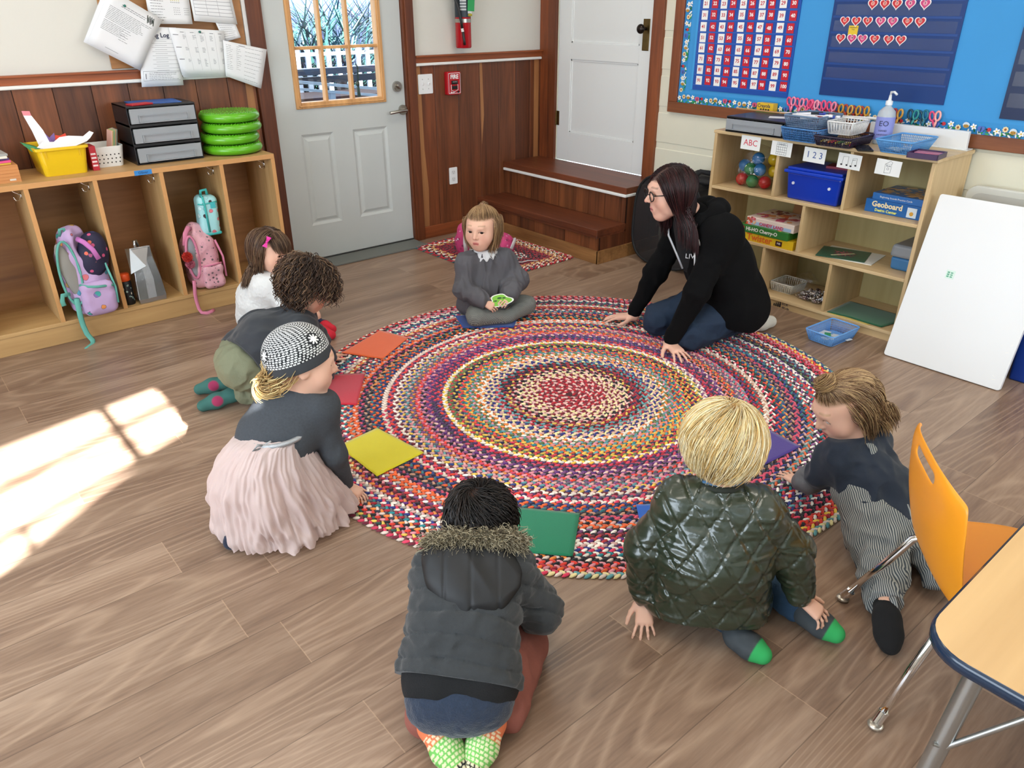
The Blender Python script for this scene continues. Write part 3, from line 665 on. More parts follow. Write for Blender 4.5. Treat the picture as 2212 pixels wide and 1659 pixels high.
# ---- anatomy
def rotm(axis, deg):
    x, y, z = unit(axis); a = radians(deg); c, s_ = cos(a), sin(a); C = 1 - c
    return np.array([[c + x * x * C, x * y * C - z * s_, x * z * C + y * s_], [y * x * C + z * s_, c + y * y * C, y * z * C - x * s_], [z * x * C - y * s_, z * y * C + x * s_, c + z * z * C]])
def hand(S, w, d, n, L, side, curl=(12, 10, 8), spread=9, thumb=38, k=None):
    """w wrist, d towards the fingertips, n out of the back of the hand, side +-1 picks the thumb side (cross(d, n) * side)"""
    d = unit(d); n = unit(A(*n) - d * (A(*n) @ d)); t = np.cross(d, n) * side; k = k or .10 * L; W = .43 * L; w = A(*w)
    kn = [w + d * .50 * L + t * W * q + n * z * L for q, z in ((.36, .0), (.12, .015), (-.12, .01), (-.34, -.01))]
    for q in kn: S.cap(w + t * ((q - w) @ t) * .55 - d * .02 * L, q, .085 * L, .070 * L, k)
    ln = (.43, .48, .44, .35); rr = (.041, .042, .040, .035)
    for i in range(4):
        dr = rotm(n, -(1.5 - i) * spread * side) @ d; ax = np.cross(dr, n); p = kn[i]; ang_ = 0
        segs = (.44, .31, .25)
        for j in range(3):
            ang_ += curl[j] * (1 + .12 * i); q = p + (rotm(ax, -ang_) @ dr) * ln[i] * L * segs[j]; S.cap(p, q, rr[i] * L * (1 - .09 * j), rr[i] * L * (1 - .09 * (j + 1)), .030 * L); p = q
    b0 = w + d * .10 * L + t * W * .42; dt = unit(rotm(n, -thumb * side) @ d - n * .25); b1 = b0 + dt * .22 * L; d2 = unit(rotm(n, -(thumb - 14) * side) @ d - n * .18); b2 = b1 + d2 * .17 * L; b3 = b2 + unit(rotm(n, -(thumb - 22) * side) @ d - n * .15) * .13 * L
    S.cap(w + t * W * .18, b0, .085 * L, .08 * L, k); S.cap(b0, b1, .078 * L, .062 * L, .06 * L); S.cap(b1, b2, .058 * L, .052 * L, .03 * L); S.cap(b2, b3, .052 * L, .044 * L, .03 * L)
class Head:
    """local frame: x to the person's right, y forwards, z up; s = 1 is a small child's head 0.195 m tall"""
    def __init__(h, c, fwd, up=(0, 0, 1), s=1.0, adult=False):
        h.c = A(*c); h.y = unit(fwd); u = A(*up); h.z = unit(u - h.y * (u @ h.y)); h.x = np.cross(h.y, h.z); h.R = np.stack([h.x, h.y, h.z], 1); h.s = s; h.adult = adult
    def w(h, x, y, z): return h.c + h.R @ (A(x, y, z) * h.s)
    def l(h, P): return (P - h.c) @ h.R / h.s
    def sculpt(h, S, face=True, neck=None, nr=.036):
        s = h.s; R = h.R; ad = h.adult
        S.ell(h.w(0, -.014, .026), A(.073, .088, .074) * s, R, k=.02)
        S.ell(h.w(0, .016, -.018), A(.060, .064, .076 if not ad else .084) * s, R, k=.035 * s)
        S.ell(h.w(0, .048, -.074 if not ad else -.090), A(.024, .020, .018) * s, R, k=.045 * s)
        for q in (-1, 1):
            S.ell(h.w(q * .036, .046, -.030), A(.024, .022, .026 if not ad else .022) * s, R, k=.03 * s)
            if ad: S.ell(h.w(q * .045, .005, -.062), A(.016, .03, .018) * s, R, k=.03 * s)
            S.ell(h.w(q * .0735, -.006, -.006), A(.007, .017, .026) * s, R @ rotm((0, 1, 0), q * 12), k=.007 * s); S.ell(h.w(q * .083, .004, -.004), A(.006, .009, .015) * s, R, k=.005 * s, sub=True)
        if face:
            S.cap(h.w(-.030, .073, .024), h.w(.030, .073, .024), .0075 * s, k=.022 * s)
            nl = .101 if ad else .094
            S.cap(h.w(0, .076, .010), h.w(0, nl, -.020), .0065 * s, .0085 * s, k=.014 * s)
            for q in (-1, 1):
                S.ell(h.w(q * .0095, nl - .010, -.023), A(.0062, .007, .0055) * s, R, k=.007 * s); S.ell(h.w(q * .0055, nl - .001, -.0285), A(.0026, .003, .003) * s, R, k=.003 * s, sub=True)
                S.ell(h.w(q * .030, .0955, .004), A(.0150, .016, .0100) * s, R, k=.012 * s, sub=True)
                # lids: a shell round the eyeball with an almond opening
                S.ell(h.w(q * .029, .0635, .003), A(.0152, .0152, .0150) * s, R, k=.008 * s); S.ell(h.w(q * .029, .0800, .0022), A(.0128, .0135, .0050) * s, R, k=.0015 * s, sub=True)
            zl = -.050 if not ad else -.056; yl = .074
            S.ell(h.w(0, yl - .004, zl), A(.022, .012, .016) * s, R, k=.016 * s)
            S.cap(h.w(-.014, yl + .001, zl + .002), h.w(-.003, yl + .0085, zl + .0055), .0036 * s, .0046 * s, k=.004 * s); S.cap(h.w(.014, yl + .001, zl + .002), h.w(.003, yl + .0085, zl + .0055), .0036 * s, .0046 * s, k=.004 * s)
            S.cap(h.w(-.010, yl + .003, zl - .006), h.w(.010, yl + .003, zl - .006), .0042 * s, k=.004 * s); S.ell(h.w(0, yl + .005, zl - .007), A(.009, .0055, .0048) * s, R, k=.004 * s)
            S.cap(h.w(-.015, yl + .006, zl - .0008), h.w(.015, yl + .006, zl - .0008), .0011 * s, k=.003 * s, sub=True)
        if neck is not None: S.cap(h.w(0, -.020, -.055), neck, nr * s, nr * 1.08 * s, k=.02)
    def color(h, skin, lip, brow, hairc, scalp=True, browz=.035):
        zl = -.050 if not h.adult else -.056
        def f(P):
            C = cols(skin, P); L = h.l(P); near = (np.abs(L) < .12).all(1); x, y, z = L[:, 0], L[:, 1], L[:, 2]
            C = blend(C, '#D98C7C' if not h.adult else '#C9806E', .33 * near * np.exp(-(((np.abs(x) - .038) / .020) ** 2 + ((z + .028) / .020) ** 2)) * (y > .02)); C = blend(C, '#CC7F70', .25 * near * np.exp(-((x / .010) ** 2 + ((z + .02) / .010) ** 2)) * (y > .07))
            zz = z - zl - .0015 * np.cos(x * 200); m = near * (y > .066) * np.clip(1.4 - np.abs(zz) / .0085, 0, 1) * np.clip(2.2 - np.abs(x) / .0085, 0, 1); C = blend(C, lip, m * .95); C = blend(C, '#5A1E1E', near * (y > .066) * np.exp(-((z - zl + .0008) / .0016) ** 2) * (np.abs(x) < .015) * .75)
            bz = browz - 7 * (np.abs(x) - .025) ** 2; C = blend(C, brow, near * (y > .03) * np.clip(1.5 - np.abs(z - bz) / .0030, 0, 1) * (np.abs(np.abs(x) - .030) < .0150) * .5)
            # lash line
            ez = .0024 + .0052 * np.cos((np.abs(x) - .029) / .0145 * 1.45); C = blend(C, '#2A1A16', near * (y > .055) * np.clip(1.5 - np.abs(z - ez) / .0016, 0, 1) * (np.abs(np.abs(x) - .029) < .0145) * .8)
            if scalp: u = L / A(.075, .09, .076); C = blend(C, hairc, np.clip((z - .050 + np.maximum(0, -y - .0) * .9) / .01, 0, 1) * near * .9)
            return C
        return f
    def eyes(h, parent, iris='#4A3524', look=(0, 1, 0), lidclose=0.0):
        for q in (-1, 1):
            b = MB(); b.at(h.c, R=h.R); s = h.s; c = A(q * .029, .0635, .003) * s; b.col('#EDE8E4'); b.ball(c, .0132 * s, 20, 14); d = unit(look); x_, y_, _ = frame(d)
            R = np.stack([x_, y_, d], 1)
            for r_, Rr, cc in ((.0082, .01335, iris), (.0040, .01348, '#0A0808')):
                b.col(cc); am = math.asin(r_ / Rr); V = [c + d * Rr * s] + [c + (d * cos(am * j / 3) + (x_ * cos(2 * pi * k / 16) + y_ * sin(2 * pi * k / 16)) * sin(am * j / 3)) * Rr * s for j in (1, 2, 3) for k in range(16)]
                b.add(V, [(0, 1 + k, 1 + (k + 1) % 16) for k in range(16)] + [(1 + j * 16 + k, 17 + j * 16 + k, 17 + j * 16 + (k + 1) % 16, 1 + j * 16 + (k + 1) % 16) for j in (0, 1) for k in range(16)], True)
            b.build('eye', vc(.12, 'eye_gloss'), parent)
def strands(fr, rad, U, length, steps, comb, grav=(.1, .9), curl=(0, 0), width=.0012, off=.02, colliders=(), gdir=(0, 0, -1), lift=.1, palette=('#5A4030',), spread=.0, end=None, seedv=1, jitter=.15, clump=None):
    """fr = Head (strands follow its skull ellipsoid); U unit root directions in its frame; returns V, F, colours of tapered three-sided strands"""
    rg = np.random.default_rng(seedv); n = len(U); rad = A(*rad) * fr.s; fc = fr.w(0, -.014, .024) if fr.s > .5 else fr.c; P = fc + (U * rad * (1 + off * rg.random((n, 1)))) @ fr.R.T; length = np.broadcast_to(length, (n,)) * rg.uniform(.8, 1.05, n); st_ = (length / steps)[:, None]
    off_i = (1 + off * (1 + rg.random(n) * 2))[:, None]; Q = [P]; g0 = A(*gdir); jit = rg.normal(0, jitter, (n, 3))
    for i in range(steps):
        Lc = (P - fc) @ fr.R; u = Lc / rad; u /= np.linalg.norm(u, axis=1)[:, None]; nr_ = Lc / rad ** 2; nr_ /= np.linalg.norm(nr_, axis=1)[:, None]
        t = comb(u, i / steps); t = t - nr_ * (t * nr_).sum(1)[:, None]; t /= np.linalg.norm(t, axis=1)[:, None] + 1e-9; w = grav[0] + (grav[1] - grav[0]) * (i / steps)
        d = ((t + nr_ * lift) @ fr.R.T) * (1 - w) + g0 * w + jit * .4
        if end is not None: e = A(*end[0]) - P; dist = np.linalg.norm(e, axis=1)[:, None]; we = end[1] * np.clip(i / steps * 2, 0, 1); d = d * (1 - we) + e / (dist + .01) * we
        d /= np.linalg.norm(d, axis=1)[:, None]; P = P + d * st_
        Lc = (P - fc) @ fr.R; q = np.linalg.norm(Lc / rad, axis=1)[:, None]; Lc = np.where(q < off_i, Lc * off_i / (q + 1e-9), Lc); P = fc + Lc @ fr.R.T
        for cc, cr in colliders: e = P - A(*cc); q = np.linalg.norm(e, axis=1)[:, None]; P = np.where(q < cr, A(*cc) + e / (q + 1e-9) * cr, P)
        Q.append(P)
    Q = np.stack(Q, 1)
    T = np.gradient(Q, axis=1); T /= np.linalg.norm(T, axis=2)[:, :, None] + 1e-9; ref = Q - fc; X = np.cross(T, ref); X /= np.linalg.norm(X, axis=2)[:, :, None] + 1e-9; Y = np.cross(T, X)
    if curl[0]:
        s_ = np.linspace(0, 1, steps + 1)[None, :] * length[:, None] * curl[1] * 2 * pi + (rg.random(n) * 6.28)[:, None]; am = curl[0] * np.linspace(.15, 1, steps + 1)[None, :] * rg.uniform(.6, 1.2, (n, 1)); Q = Q + X * (np.cos(s_) * am)[..., None] + Y * (np.sin(s_) * am)[..., None]
    return tubes(Q, width * np.sin(np.linspace(.12, 3.05, steps + 1)) ** .5, palette, rg, ref)
def tubes(Q, wd, palette, rg, ref=None):
    n, m, _ = Q.shape; T = np.gradient(Q, axis=1); T /= np.linalg.norm(T, axis=2)[:, :, None] + 1e-9; ref = ref if ref is not None else np.broadcast_to(A(.3, .2, 1), Q.shape); X = np.cross(T, ref); X /= np.linalg.norm(X, axis=2)[:, :, None] + 1e-9; Y = np.cross(T, X)
    w = np.broadcast_to(wd, (m,)); V = np.stack([Q + (X * cos(2 * pi * k / 3 + .5) + Y * sin(2 * pi * k / 3 + .5)) * w[None, :, None] for k in range(3)], 2).reshape(-1, 3)
    b = (np.arange(n) * m * 3)[:, None, None] + (np.arange(m - 1) * 3)[None, :, None]; k = np.arange(3)[None, None, :]; k1 = (k + 1) % 3
    F = np.stack([b + k, b + k1, b + 3 + k1, b + 3 + k], -1).reshape(-1, 4); pal = np.array([lin(c) for c in palette]); C = pal[rg.integers(len(pal), size=n)] * rg.uniform(.75, 1.2, (n, 1)); return V, F, np.repeat(C, m * 3, 0)
def join(parts):
    V, F, C, o = [], [], [], 0
    for v, f, c in parts: V.append(v); F.append(f + o); C.append(c); o += len(v)
    return np.concatenate(V), np.concatenate(F), np.concatenate(C)
def sphere_dirs(n, keep, seedv=0):
    i = np.arange(n * 1) + .5; ph = np.arccos(1 - 2 * i / n); th = pi * (1 + 5 ** .5) * i; U = np.stack([np.cos(th) * np.sin(ph), np.sin(th) * np.sin(ph), np.cos(ph)], 1); rg = np.random.default_rng(seedv); U += rg.normal(0, .02, U.shape); U /= np.linalg.norm(U, axis=1)[:, None]; return U[keep(U)]
def hairline(u, line=.45, nape=-.75, ear=-.05):
    line = line + .07 * np.sin(u[:, 0] * 173 + u[:, 1] * 91) + .05 * np.sin(u[:, 0] * 67)
    return ~((u[:, 1] > .30) & (u[:, 2] < line)) & ~((u[:, 1] > ear) & (u[:, 2] < -.05)) & (u[:, 2] > nape) & ~((u[:, 1] > .12) & (u[:, 2] < line - .2))
def away_from(k): k = unit(k); return lambda u, t: u - k + 0 * u
hairm = mat('hair', None, 0.42, spec=.4)
skinm = mat('skin', None, 0.5, spec=.35, sss=.12)
def hair_obj(parts, parent, name='hair'): V, F, C = join(parts); return mesh_obj(name, V, F, hairm, parent, True, C, 'POINT', None)
# ------------------------------------------------------------------ cubbies along the back wall
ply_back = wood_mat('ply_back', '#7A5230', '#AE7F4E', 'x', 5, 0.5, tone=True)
ply = wood_mat('birch_ply', '#A98454', '#CFAE7C', 'z', 5, 0.5, tone=True)
ply_x = wood_mat('birch_ply_x', '#A67F50', '#C9A571', 'x', 5, 0.45, tone=True)
edge = mat('ply_edge', '#C6935C', 0.5, vary=.08, vscale=20)
CT, CF, CBK = .782, 4.08, 4.47
cub = thing('cubby_unit', 'long low plywood cubby unit with coat hooks under the pinned papers', 'cubby unit', (.98, 4.28, 0))
b = MB(); b.c = (1.05, 1.03, 1); b.lo_hi((.215, CF, CT - .025), (1.735, CBK, CT)); b.build('top', ply_x, cub, None, .002)
b = MB(); b.lo_hi((.216, CF - .0015, CT - .0245), (1.734, CF, CT - .001)); b.build('edge_band', edge, cub)
b = MB(); b.c = (.95, .93, .9); b.lo_hi((.215, CF + .004, 0), (1.735, CF + .022, .09)); b.build('base_board', ply_x, cub, None, .002)
b = MB(); b.c = (1, 1, .97); b.lo_hi((.215, CF, .09), (1.735, CBK, .11)); b.build('bottom_shelf', ply_x, cub, None, .002)
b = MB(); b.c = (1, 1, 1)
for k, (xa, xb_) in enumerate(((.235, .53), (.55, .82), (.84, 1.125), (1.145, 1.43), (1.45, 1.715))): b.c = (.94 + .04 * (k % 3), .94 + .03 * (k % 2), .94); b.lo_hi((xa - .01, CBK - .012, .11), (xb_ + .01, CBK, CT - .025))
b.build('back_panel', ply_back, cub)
hook = MB(); hook.tube([(0, 0, 0), (-.012, -.004, -.010), (-.016, -.010, -.02), (-.028, -.012, -.018), (-.033, -.012, -.004)], .0024, 6); hook.tube([(0, .0, 0), (-.014, .0, .01), (-.03, .0, .022), (-.034, 0, .034)], .0024, 6); hook.ball((-.034, 0, .035), .004, 8, 6); hook.ball((-.033, -.012, -.003), .0035, 8, 6); hook.box((-.001, 0, 0), (.002, .012, .032))
hv, hf = np.concatenate(hook.V), hook.F
for k, x in enumerate((.215, .53, .82, 1.125, 1.43, 1.715)):
    b = MB(); b.c = (1, .99, .96); b.lo_hi((x, CF + .001, .11), (x + .02, CBK - .012, CT - .025)); dv = b.build('divider', ply, cub, None, .001)
    b = MB(); b.lo_hi((x, CF - .001, .11), (x + .02, CF + .001, CT - .025)); b.build('divider_edge', edge, dv)
    if k: mesh_obj('hook', hv + np.array([x - .0005, CF + .10, .715]), hf, chrome, cub, True, None)
tp = MB(); tp.col('#2F7FC4'); tp.lo_hi((1.012, CF - .0028, .757), (1.094, CF - .0018, .780)); t_o = tag(tp.build('name_tape', vc(.6), None, (1.05, CF, .77)), 'strip of blue tape with handwritten name on the front edge of the cubby top', 'tape')
text('name', 'Oliver', .018, RA, (1.053, CF - .003, .768), vc(.6, 'ink_dark'), t_o); MATS['ink_dark'].node_tree.nodes['Principled BSDF'].inputs['Base Color'].default_value = (.01, .02, .06, 1)
for l_ in list(MATS['ink_dark'].node_tree.links):
    if l_.to_socket.name == 'Base Color': MATS['ink_dark'].node_tree.links.remove(l_)
ink = MATS['ink_dark']
def ink_mat(name, c, rough=.6): return mat('ink_' + name, c, rough)

# ------------------------------------------------------------------ shelf unit on the right wall
birch = wood_mat('shelf_birch', '#B99A6C', '#DCC296', 'y', 4, 0.42, tone=True)
birch_z = wood_mat('shelf_birch_z', '#B99A6C', '#DCC296', 'z', 4, 0.42, tone=True)
sb = wood_mat('shelf_backing', '#A3905A', '#BFAF7B', 'z', 3, 0.5, tone=True)
SX0, SX1, SYa, SYb, ST = 3.645, 4.035, 1.42, 2.605, .885
sh = thing('storage_shelf', 'light birch storage shelf unit with seven cubbies against the cream wall', 'shelf', (3.84, 2.01, 0))
b = MB(); b.c = (1, 1, 1); b.lo_hi((SX0, SYa - .008, ST - .018), (SX1, SYb + .008, ST)); b.build('top', birch, sh, None, .004)
for y in (SYa, SYb - .018):
    b = MB(); b.c = (1, .99, .98)
    P = [(SX0, 0), (SX1, 0), (SX1, ST - .018), (SX0, ST - .018)]; b.prism(P, y, y + .018, 'xz'); b.build('side_panel', birch_z, sh, None, .003)
for z in (.588, .326): b = MB(); b.c = (1.02, 1.01, 1); b.lo_hi((SX0 + .002, SYa + .018, z - .016), (SX1 - .01, SYb - .018, z)); b.build('shelf', birch, sh, None, .002)
b = MB(); b.c = (1.02, 1.01, 1); b.lo_hi((SX0 + .002, SYa + .018, .036), (SX1 - .01, SYb - .018, .052)); b.build('bottom_shelf', birch, sh, None, .002)
b = MB(); b.c = (.95, .93, .9); b.lo_hi((SX0 + .008, SYa + .018, .0), (SX0 + .022, SYb - .018, .036)); b.build('base_board', birch, sh)
for y, z0, z1 in ((2.203, .588, .867), (1.812, .588, .867), (2.012, .326, .572), (2.203, .052, .31), (1.812, .052, .31)):
    b = MB(); b.c = (1, .99, .97); b.lo_hi((SX0 + .004, y - .008, z0), (SX1 - .01, y + .008, z1)); b.build('divider', birch_z, sh, None, .002)
b = MB(); b.c = (1, 1, 1); b.lo_hi((SX1 - .01, SYa + .01, .052), (SX1 - .002, SYb - .01, ST - .018)); b.build('back_panel', sb, sh)
text('maker_mark', 'ECR\n4Kids', .020, RB, (SX0 + .006, 2.045, .018), ink, sh, align='LEFT')
b = MB(); b.c = (.02, .02, .02)
for k in range(4): b.lo_hi((SX0 + .005, 2.052 + k * .012, .006), (SX0 + .008, 2.060 + k * .012, .012 + (3 - k) * .005)); b.ball((SX0 + .006, 2.056 + k * .012, .017 + (3 - k) * .005), (.001, .004, .004), 8, 6)
b.build('maker_logo', vc(.6), sh)
# picture labels taped under the top edge
cardm = mat('card_white', '#EEF0EE', 0.55)
def label_card(y, z, rot, label, draw):
    w, h = .118, .07
    cr, sr = cos(rot), sin(rot); R = RB @ np.array([[cr, -sr, 0], [sr, cr, 0], [0, 0, 1]]); t = np.array([SX0 - .0025, y, z])
    b = MB(); b.at(t, R=R); b.c = lin('#EEF0EE'); b.lo_hi((-w / 2, -h / 2, 0), (w / 2, h / 2, .0008)); o = tag(b.build('picture_label', vc(.55), None, tuple(t)), label, 'label', 'picture labels on the shelf edge')
    draw(o, R, t); return o
def strokes(o, R, t, lines, c, r=.0012, name='drawing'):
    b = MB(); b.at(t, R=R); b.c = lin(c)
    for L in lines: b.tube([(x, y, .0010) for x, y in L], r, 5, flat=(.3, (0, 0, 1)))
    b.build(name, vc(.6), o)
def circle(cx_, cy_, r, a0=0, a1=360, n=12, ry=None): return [(cx_ + r * cos(radians(a0 + (a1 - a0) * k / n)), cy_ + (ry or r) * sin(radians(a0 + (a1 - a0) * k / n))) for k in range(n + 1)]
label_card(2.37, .842, -.01, 'white card reading ABC taped to the shelf edge', lambda o, R, t: text('lettering', 'ABC', .044, R, t + R @ np.array([0, 0, .0012]), ink_mat('red', '#D23A50'), o))
def d_cal(o, R, t):
    L = [[(-.028, -.028 + k * .012), (.03, -.028 + k * .012)] for k in range(5)] + [[(-.028 + k * .0116, -.028), (-.028 + k * .0116, .02)] for k in range(6)] + [[(-.028, .02), (-.028, .03), (.03, .03), (.03, .02)]]
    strokes(o, R, t, L, '#3A3F44', .0007); text('lettering', 'Calendar', .011, R, t + R @ np.array([0, .0235, .0012]), ink, o)
label_card(2.185, .835, -.02, 'white card with a hand-drawn calendar grid taped to the shelf edge', d_cal)
label_card(1.998, .827, -.02, 'white card reading 123 taped to the shelf edge', lambda o, R, t: text('lettering', '1 2 3', .044, R, t + R @ np.array([0, 0, .0012]), ink_mat('blue', '#3D5C9C'), o))
def d_mus(o, R, t):
    strokes(o, R, t, [[(-.034, -.014), (-.032, .02), (-.006, .022), (-.006, -.014)], [(.014, -.016), (.016, .016), (.036, .02), (.038, -.01)], [(.016, .008), (.030, .012)]], '#24262A', .0008)
    b = MB(); b.at(t, R=R); b.c = lin('#1C1D20')
    for x, y in ((-.037, -.018), (-.010, -.018), (.011, -.02), (.034, -.014)): b.ball((x, y, .001), (.0055, .0042, .0006), 10, 6)
    b.build('note_heads', vc(.6), o)
label_card(1.815, .822, -.03, 'white card with drawn music notes taped to the shelf edge', d_mus)
label_card(1.625, .820, -.03, 'white card with a drawn book taped to the shelf edge', lambda o, R, t: (strokes(o, R, t, [[(-.014, -.026), (-.016, .014), (.014, .018), (.014, -.022), (-.014, -.026)], [(-.016, .014), (.006, .03), (.016, .026), (.014, .018)], circle(.0, -.005, .005)], '#4A4F57', .0007), text('lettering', 'Book', .01, R, t + R @ np.array([0, .008, .0012]), ink, o)))

# ------------------------------------------------------------------ white foam panel, grey table top and blue bin behind it
yb_, ya_ = 1.385, .875
tilt = math.atan2(.20, .72); Rw = np.array([[0, -sin(tilt) * 0 + 0, 0]] * 3) if False else None
b = MB(); nx = np.array([-cos(tilt), 0, -sin(tilt) * -1]); up = np.array([sin(tilt), 0, cos(tilt)])
R_ = np.array([[0, up[0], -cos(tilt)], [-1, 0, 0], [0, up[2], sin(tilt)]]); b.at((3.475, (yb_ + ya_) / 2, .004), R=R_)
b.c = lin('#E8EAEB'); b.prism(rrect(.51, .76, .012, 4), -.022, 0, 'xy'); b.V[-1] += R_ @ np.array([0, .38, 0])
wp = tag(b.build('foam_board', vc(.35), None, (3.475, 1.13, 0), .002), 'white foam board leaning at the right end of the shelf unit', 'board')
b = MB(); b.at((3.475, (yb_ + ya_) / 2, .004), R=R_); b.c = lin('#D6EBE0'); b.lo_hi((-.115, .408, 0), (-.078, .446, .0006))
b.c = lin('#5FA88A')
for k in range(3): b.lo_hi((-.110, .414 + k * .009, .0006), (-.100, .421 + k * .009, .0008)); b.lo_hi((-.096, .414 + k * .009, .0006), (-.086, .420 + k * .009, .0008))
b.build('sticker', vc(.4), wp)
b = MB(); b.at((3.475, (yb_ + ya_) / 2, .004), R=R_); b.c = lin('#F4F4F0')
for x, y, a in ((.228, .165, .4), (.214, .055, -.5), (.218, .04, .3), (.236, .20, .9)): b.box((x, y, .0004), (.014, .003, .0006), R=[[cos(a), -sin(a), 0], [sin(a), cos(a), 0], [0, 0, 1]])
b.build('tape_scrap', vc(.2), wp)
b = MB(); b.at((3.955, 1.05, 0), 0); b.c = lin('#CFCFC6')
Pp = rrect(.66, .74, .05, 6); b.prism([(x, y + .371) for x, y in Pp], 0, .03, 'yz'); b.c = lin('#B9B9B2')
gt = tag(b.build('folding_table_top', vc(.45), None, (3.97, 1.05, 0), .006, 3), 'pale grey moulded panel standing behind the white foam board', 'panel')
b = MB(); b.at((3.955, 1.05, 0)); b.c = lin('#BDBDB6'); b.prism([(x, y + .371) for x, y in rrect(.60, .68, .04, 6)], -.003, .001, 'yz'); b.build('recessed_face', vc(.5), gt)
b = MB(); b.c = lin('#123C9A'); b.at((3.77, .74, .0)); b.box((0, 0, .15), (.27, .34, .30), taper=.94); b.c = lin('#1446B0'); b.box((0, 0, .30), (.29, .36, .02)); tag(b.build('blue_bin', vc(.35), None, (3.77, .74, 0), .012, 3), 'blue plastic bin on the floor behind the white foam board at the right edge', 'bin')

# ------------------------------------------------------------------ table and chair at the lower right
TZ = .56
tb = thing('classroom_table', 'child-height table with pale maple top and dark blue edge', 'table', (1.65, -.12, 0))
maple = wood_mat('maple_laminate', '#C29A66', '#DDB67F', 'x', 3.5, 0.35, tone=True, bump=.02)
R0 = .085; tx0, tx1, ty0, ty1 = 1.112, 2.33, -.48, .29
def shift(P, x, y): return [(a + x, c_ + y) for a, c_ in P]
cxm, cym = (tx0 + tx1) / 2, (ty0 + ty1) / 2
b = MB(); b.c = (1, 1, 1); b.prism(shift(rrect(tx1 - tx0 - .012, ty1 - ty0 - .012, R0 - .006, 8), cxm, cym), TZ - .004, TZ, 'xy'); b.build('table_top', maple, tb)
b = MB(); b.col('#1D2F45'); prof = [(-.006, .0), (-.001, -.004), (.0, -.012), (-.001, -.022), (-.008, -.028), (-.05, -.028), (-.05, -.004)]
ringp = [shift(rrect(tx1 - tx0 + 2 * o_, ty1 - ty0 + 2 * o_, R0 + o_, 8), cxm, cym) for o_, z_ in prof]
V = [(p[0], p[1], TZ - .0005 + prof[i][1]) for i, rg_ in enumerate(ringp) for p in rg_]; n = len(ringp[0])
b.add(V, [(i * n + k, (i + 1) * n + k, (i + 1) * n + (k + 1) % n, i * n + (k + 1) % n) for i in range(len(prof) - 1) for k in range(n)], True); b.build('edge_band', vc(.18), tb)
b = MB(); b.col('#5B4630'); b.lo_hi((tx0 + .04, ty0 + .04, TZ - .026), (tx1 - .04, ty1 - .04, TZ - .006)); b.build('core_board', vc(.6), tb)
gal = mat('silver_leg_paint', '#A9A9A6', 0.3, metal=.85)
legs = [((1.175, .222), (1.118, .235)), ((2.24, .222), (2.27, .235)), ((1.175, -.41), (1.12, -.43)), ((2.24, -.41), (2.27, -.43))]
for (xa, ya), (xb2, yb2) in legs:
    b = MB(); b.cyl((xa + .02, ya - .02, TZ - .03), (xa * .45 + xb2 * .55 + .008, ya * .45 + yb2 * .55 - .008, .20), .0165, n=20); b.cyl((xa * .45 + xb2 * .55 + .008, ya * .45 + yb2 * .55 - .008, .22), (xb2, yb2, .02), .0135, n=20); b.ball((xb2, yb2, .012), (.02, .02, .012), 16, 8); b.build('leg', gal, tb)
b = MB(); b.cyl((1.162, .205, .33), (1.24, .06, TZ - .03), .0055, n=10); b.cyl((1.162, .205, .33), (1.150, .221, .335), .0045, n=8); b.build('brace', gal, tb)
# chair: seat faces the table; local frame u = across (rear legs), w = forwards
cu_, cw_ = np.array([.788, .616]), np.array([.616, -.788]); cm = np.array([1.594, .517])
def C3(u, w, z): p = cm + cu_ * u + cw_ * w; return (p[0], p[1], z)
ch = thing('child_chair', 'small orange plastic chair with chrome legs pulled up to the maple table', 'chair', C3(0, .22, 0))
org = mat('orange_plastic', '#F09A22', 0.38, coat=.15)
prof = [(.028, .628, .165), (.026, .603, .182), (.027, .580, .190), (.031, .55, .195), (.040, .48, .200), (.055, .42, .196), (.068, .37, .186), (.080, .338, .180), (.105, .318, .187), (.145, .312, .192), (.22, .314, .195), (.30, .318, .192), (.36, .318, .180), (.385, .310, .165)]
nu = 17; V = []; 
for i, (w, z, hw) in enumerate(prof):
    for k in range(nu):
        s_ = -1 + 2 * k / (nu - 1); u = s_ * hw
        cup = (abs(s_) ** 3)
        if i < 7: V.append(C3(u, w - .004 + .034 * cup, z - (.028 * cup if i == 0 else 0)))
        else:
            tt = min(1, (i - 6) / 3); V.append(C3(u, w - .0 + .03 * cup * (1 - tt), z + .010 * cup * tt))
F = []
for i in range(len(prof) - 1):
    for k in range(nu - 1):
        if i == 1 and 5 <= k <= 10: continue        # hand slot
        F.append((i * nu + k, i * nu + k + 1, (i + 1) * nu + k + 1, (i + 1) * nu + k))
b = MB(); b.add(V, F, True); o = b.build('seat_shell', org, ch)
m_ = o.modifiers.new('thick', 'SOLIDIFY'); m_.thickness = .006; m_.offset = 0; m_ = o.modifiers.new('sub', 'SUBSURF'); m_.levels = m_.render_levels = 2
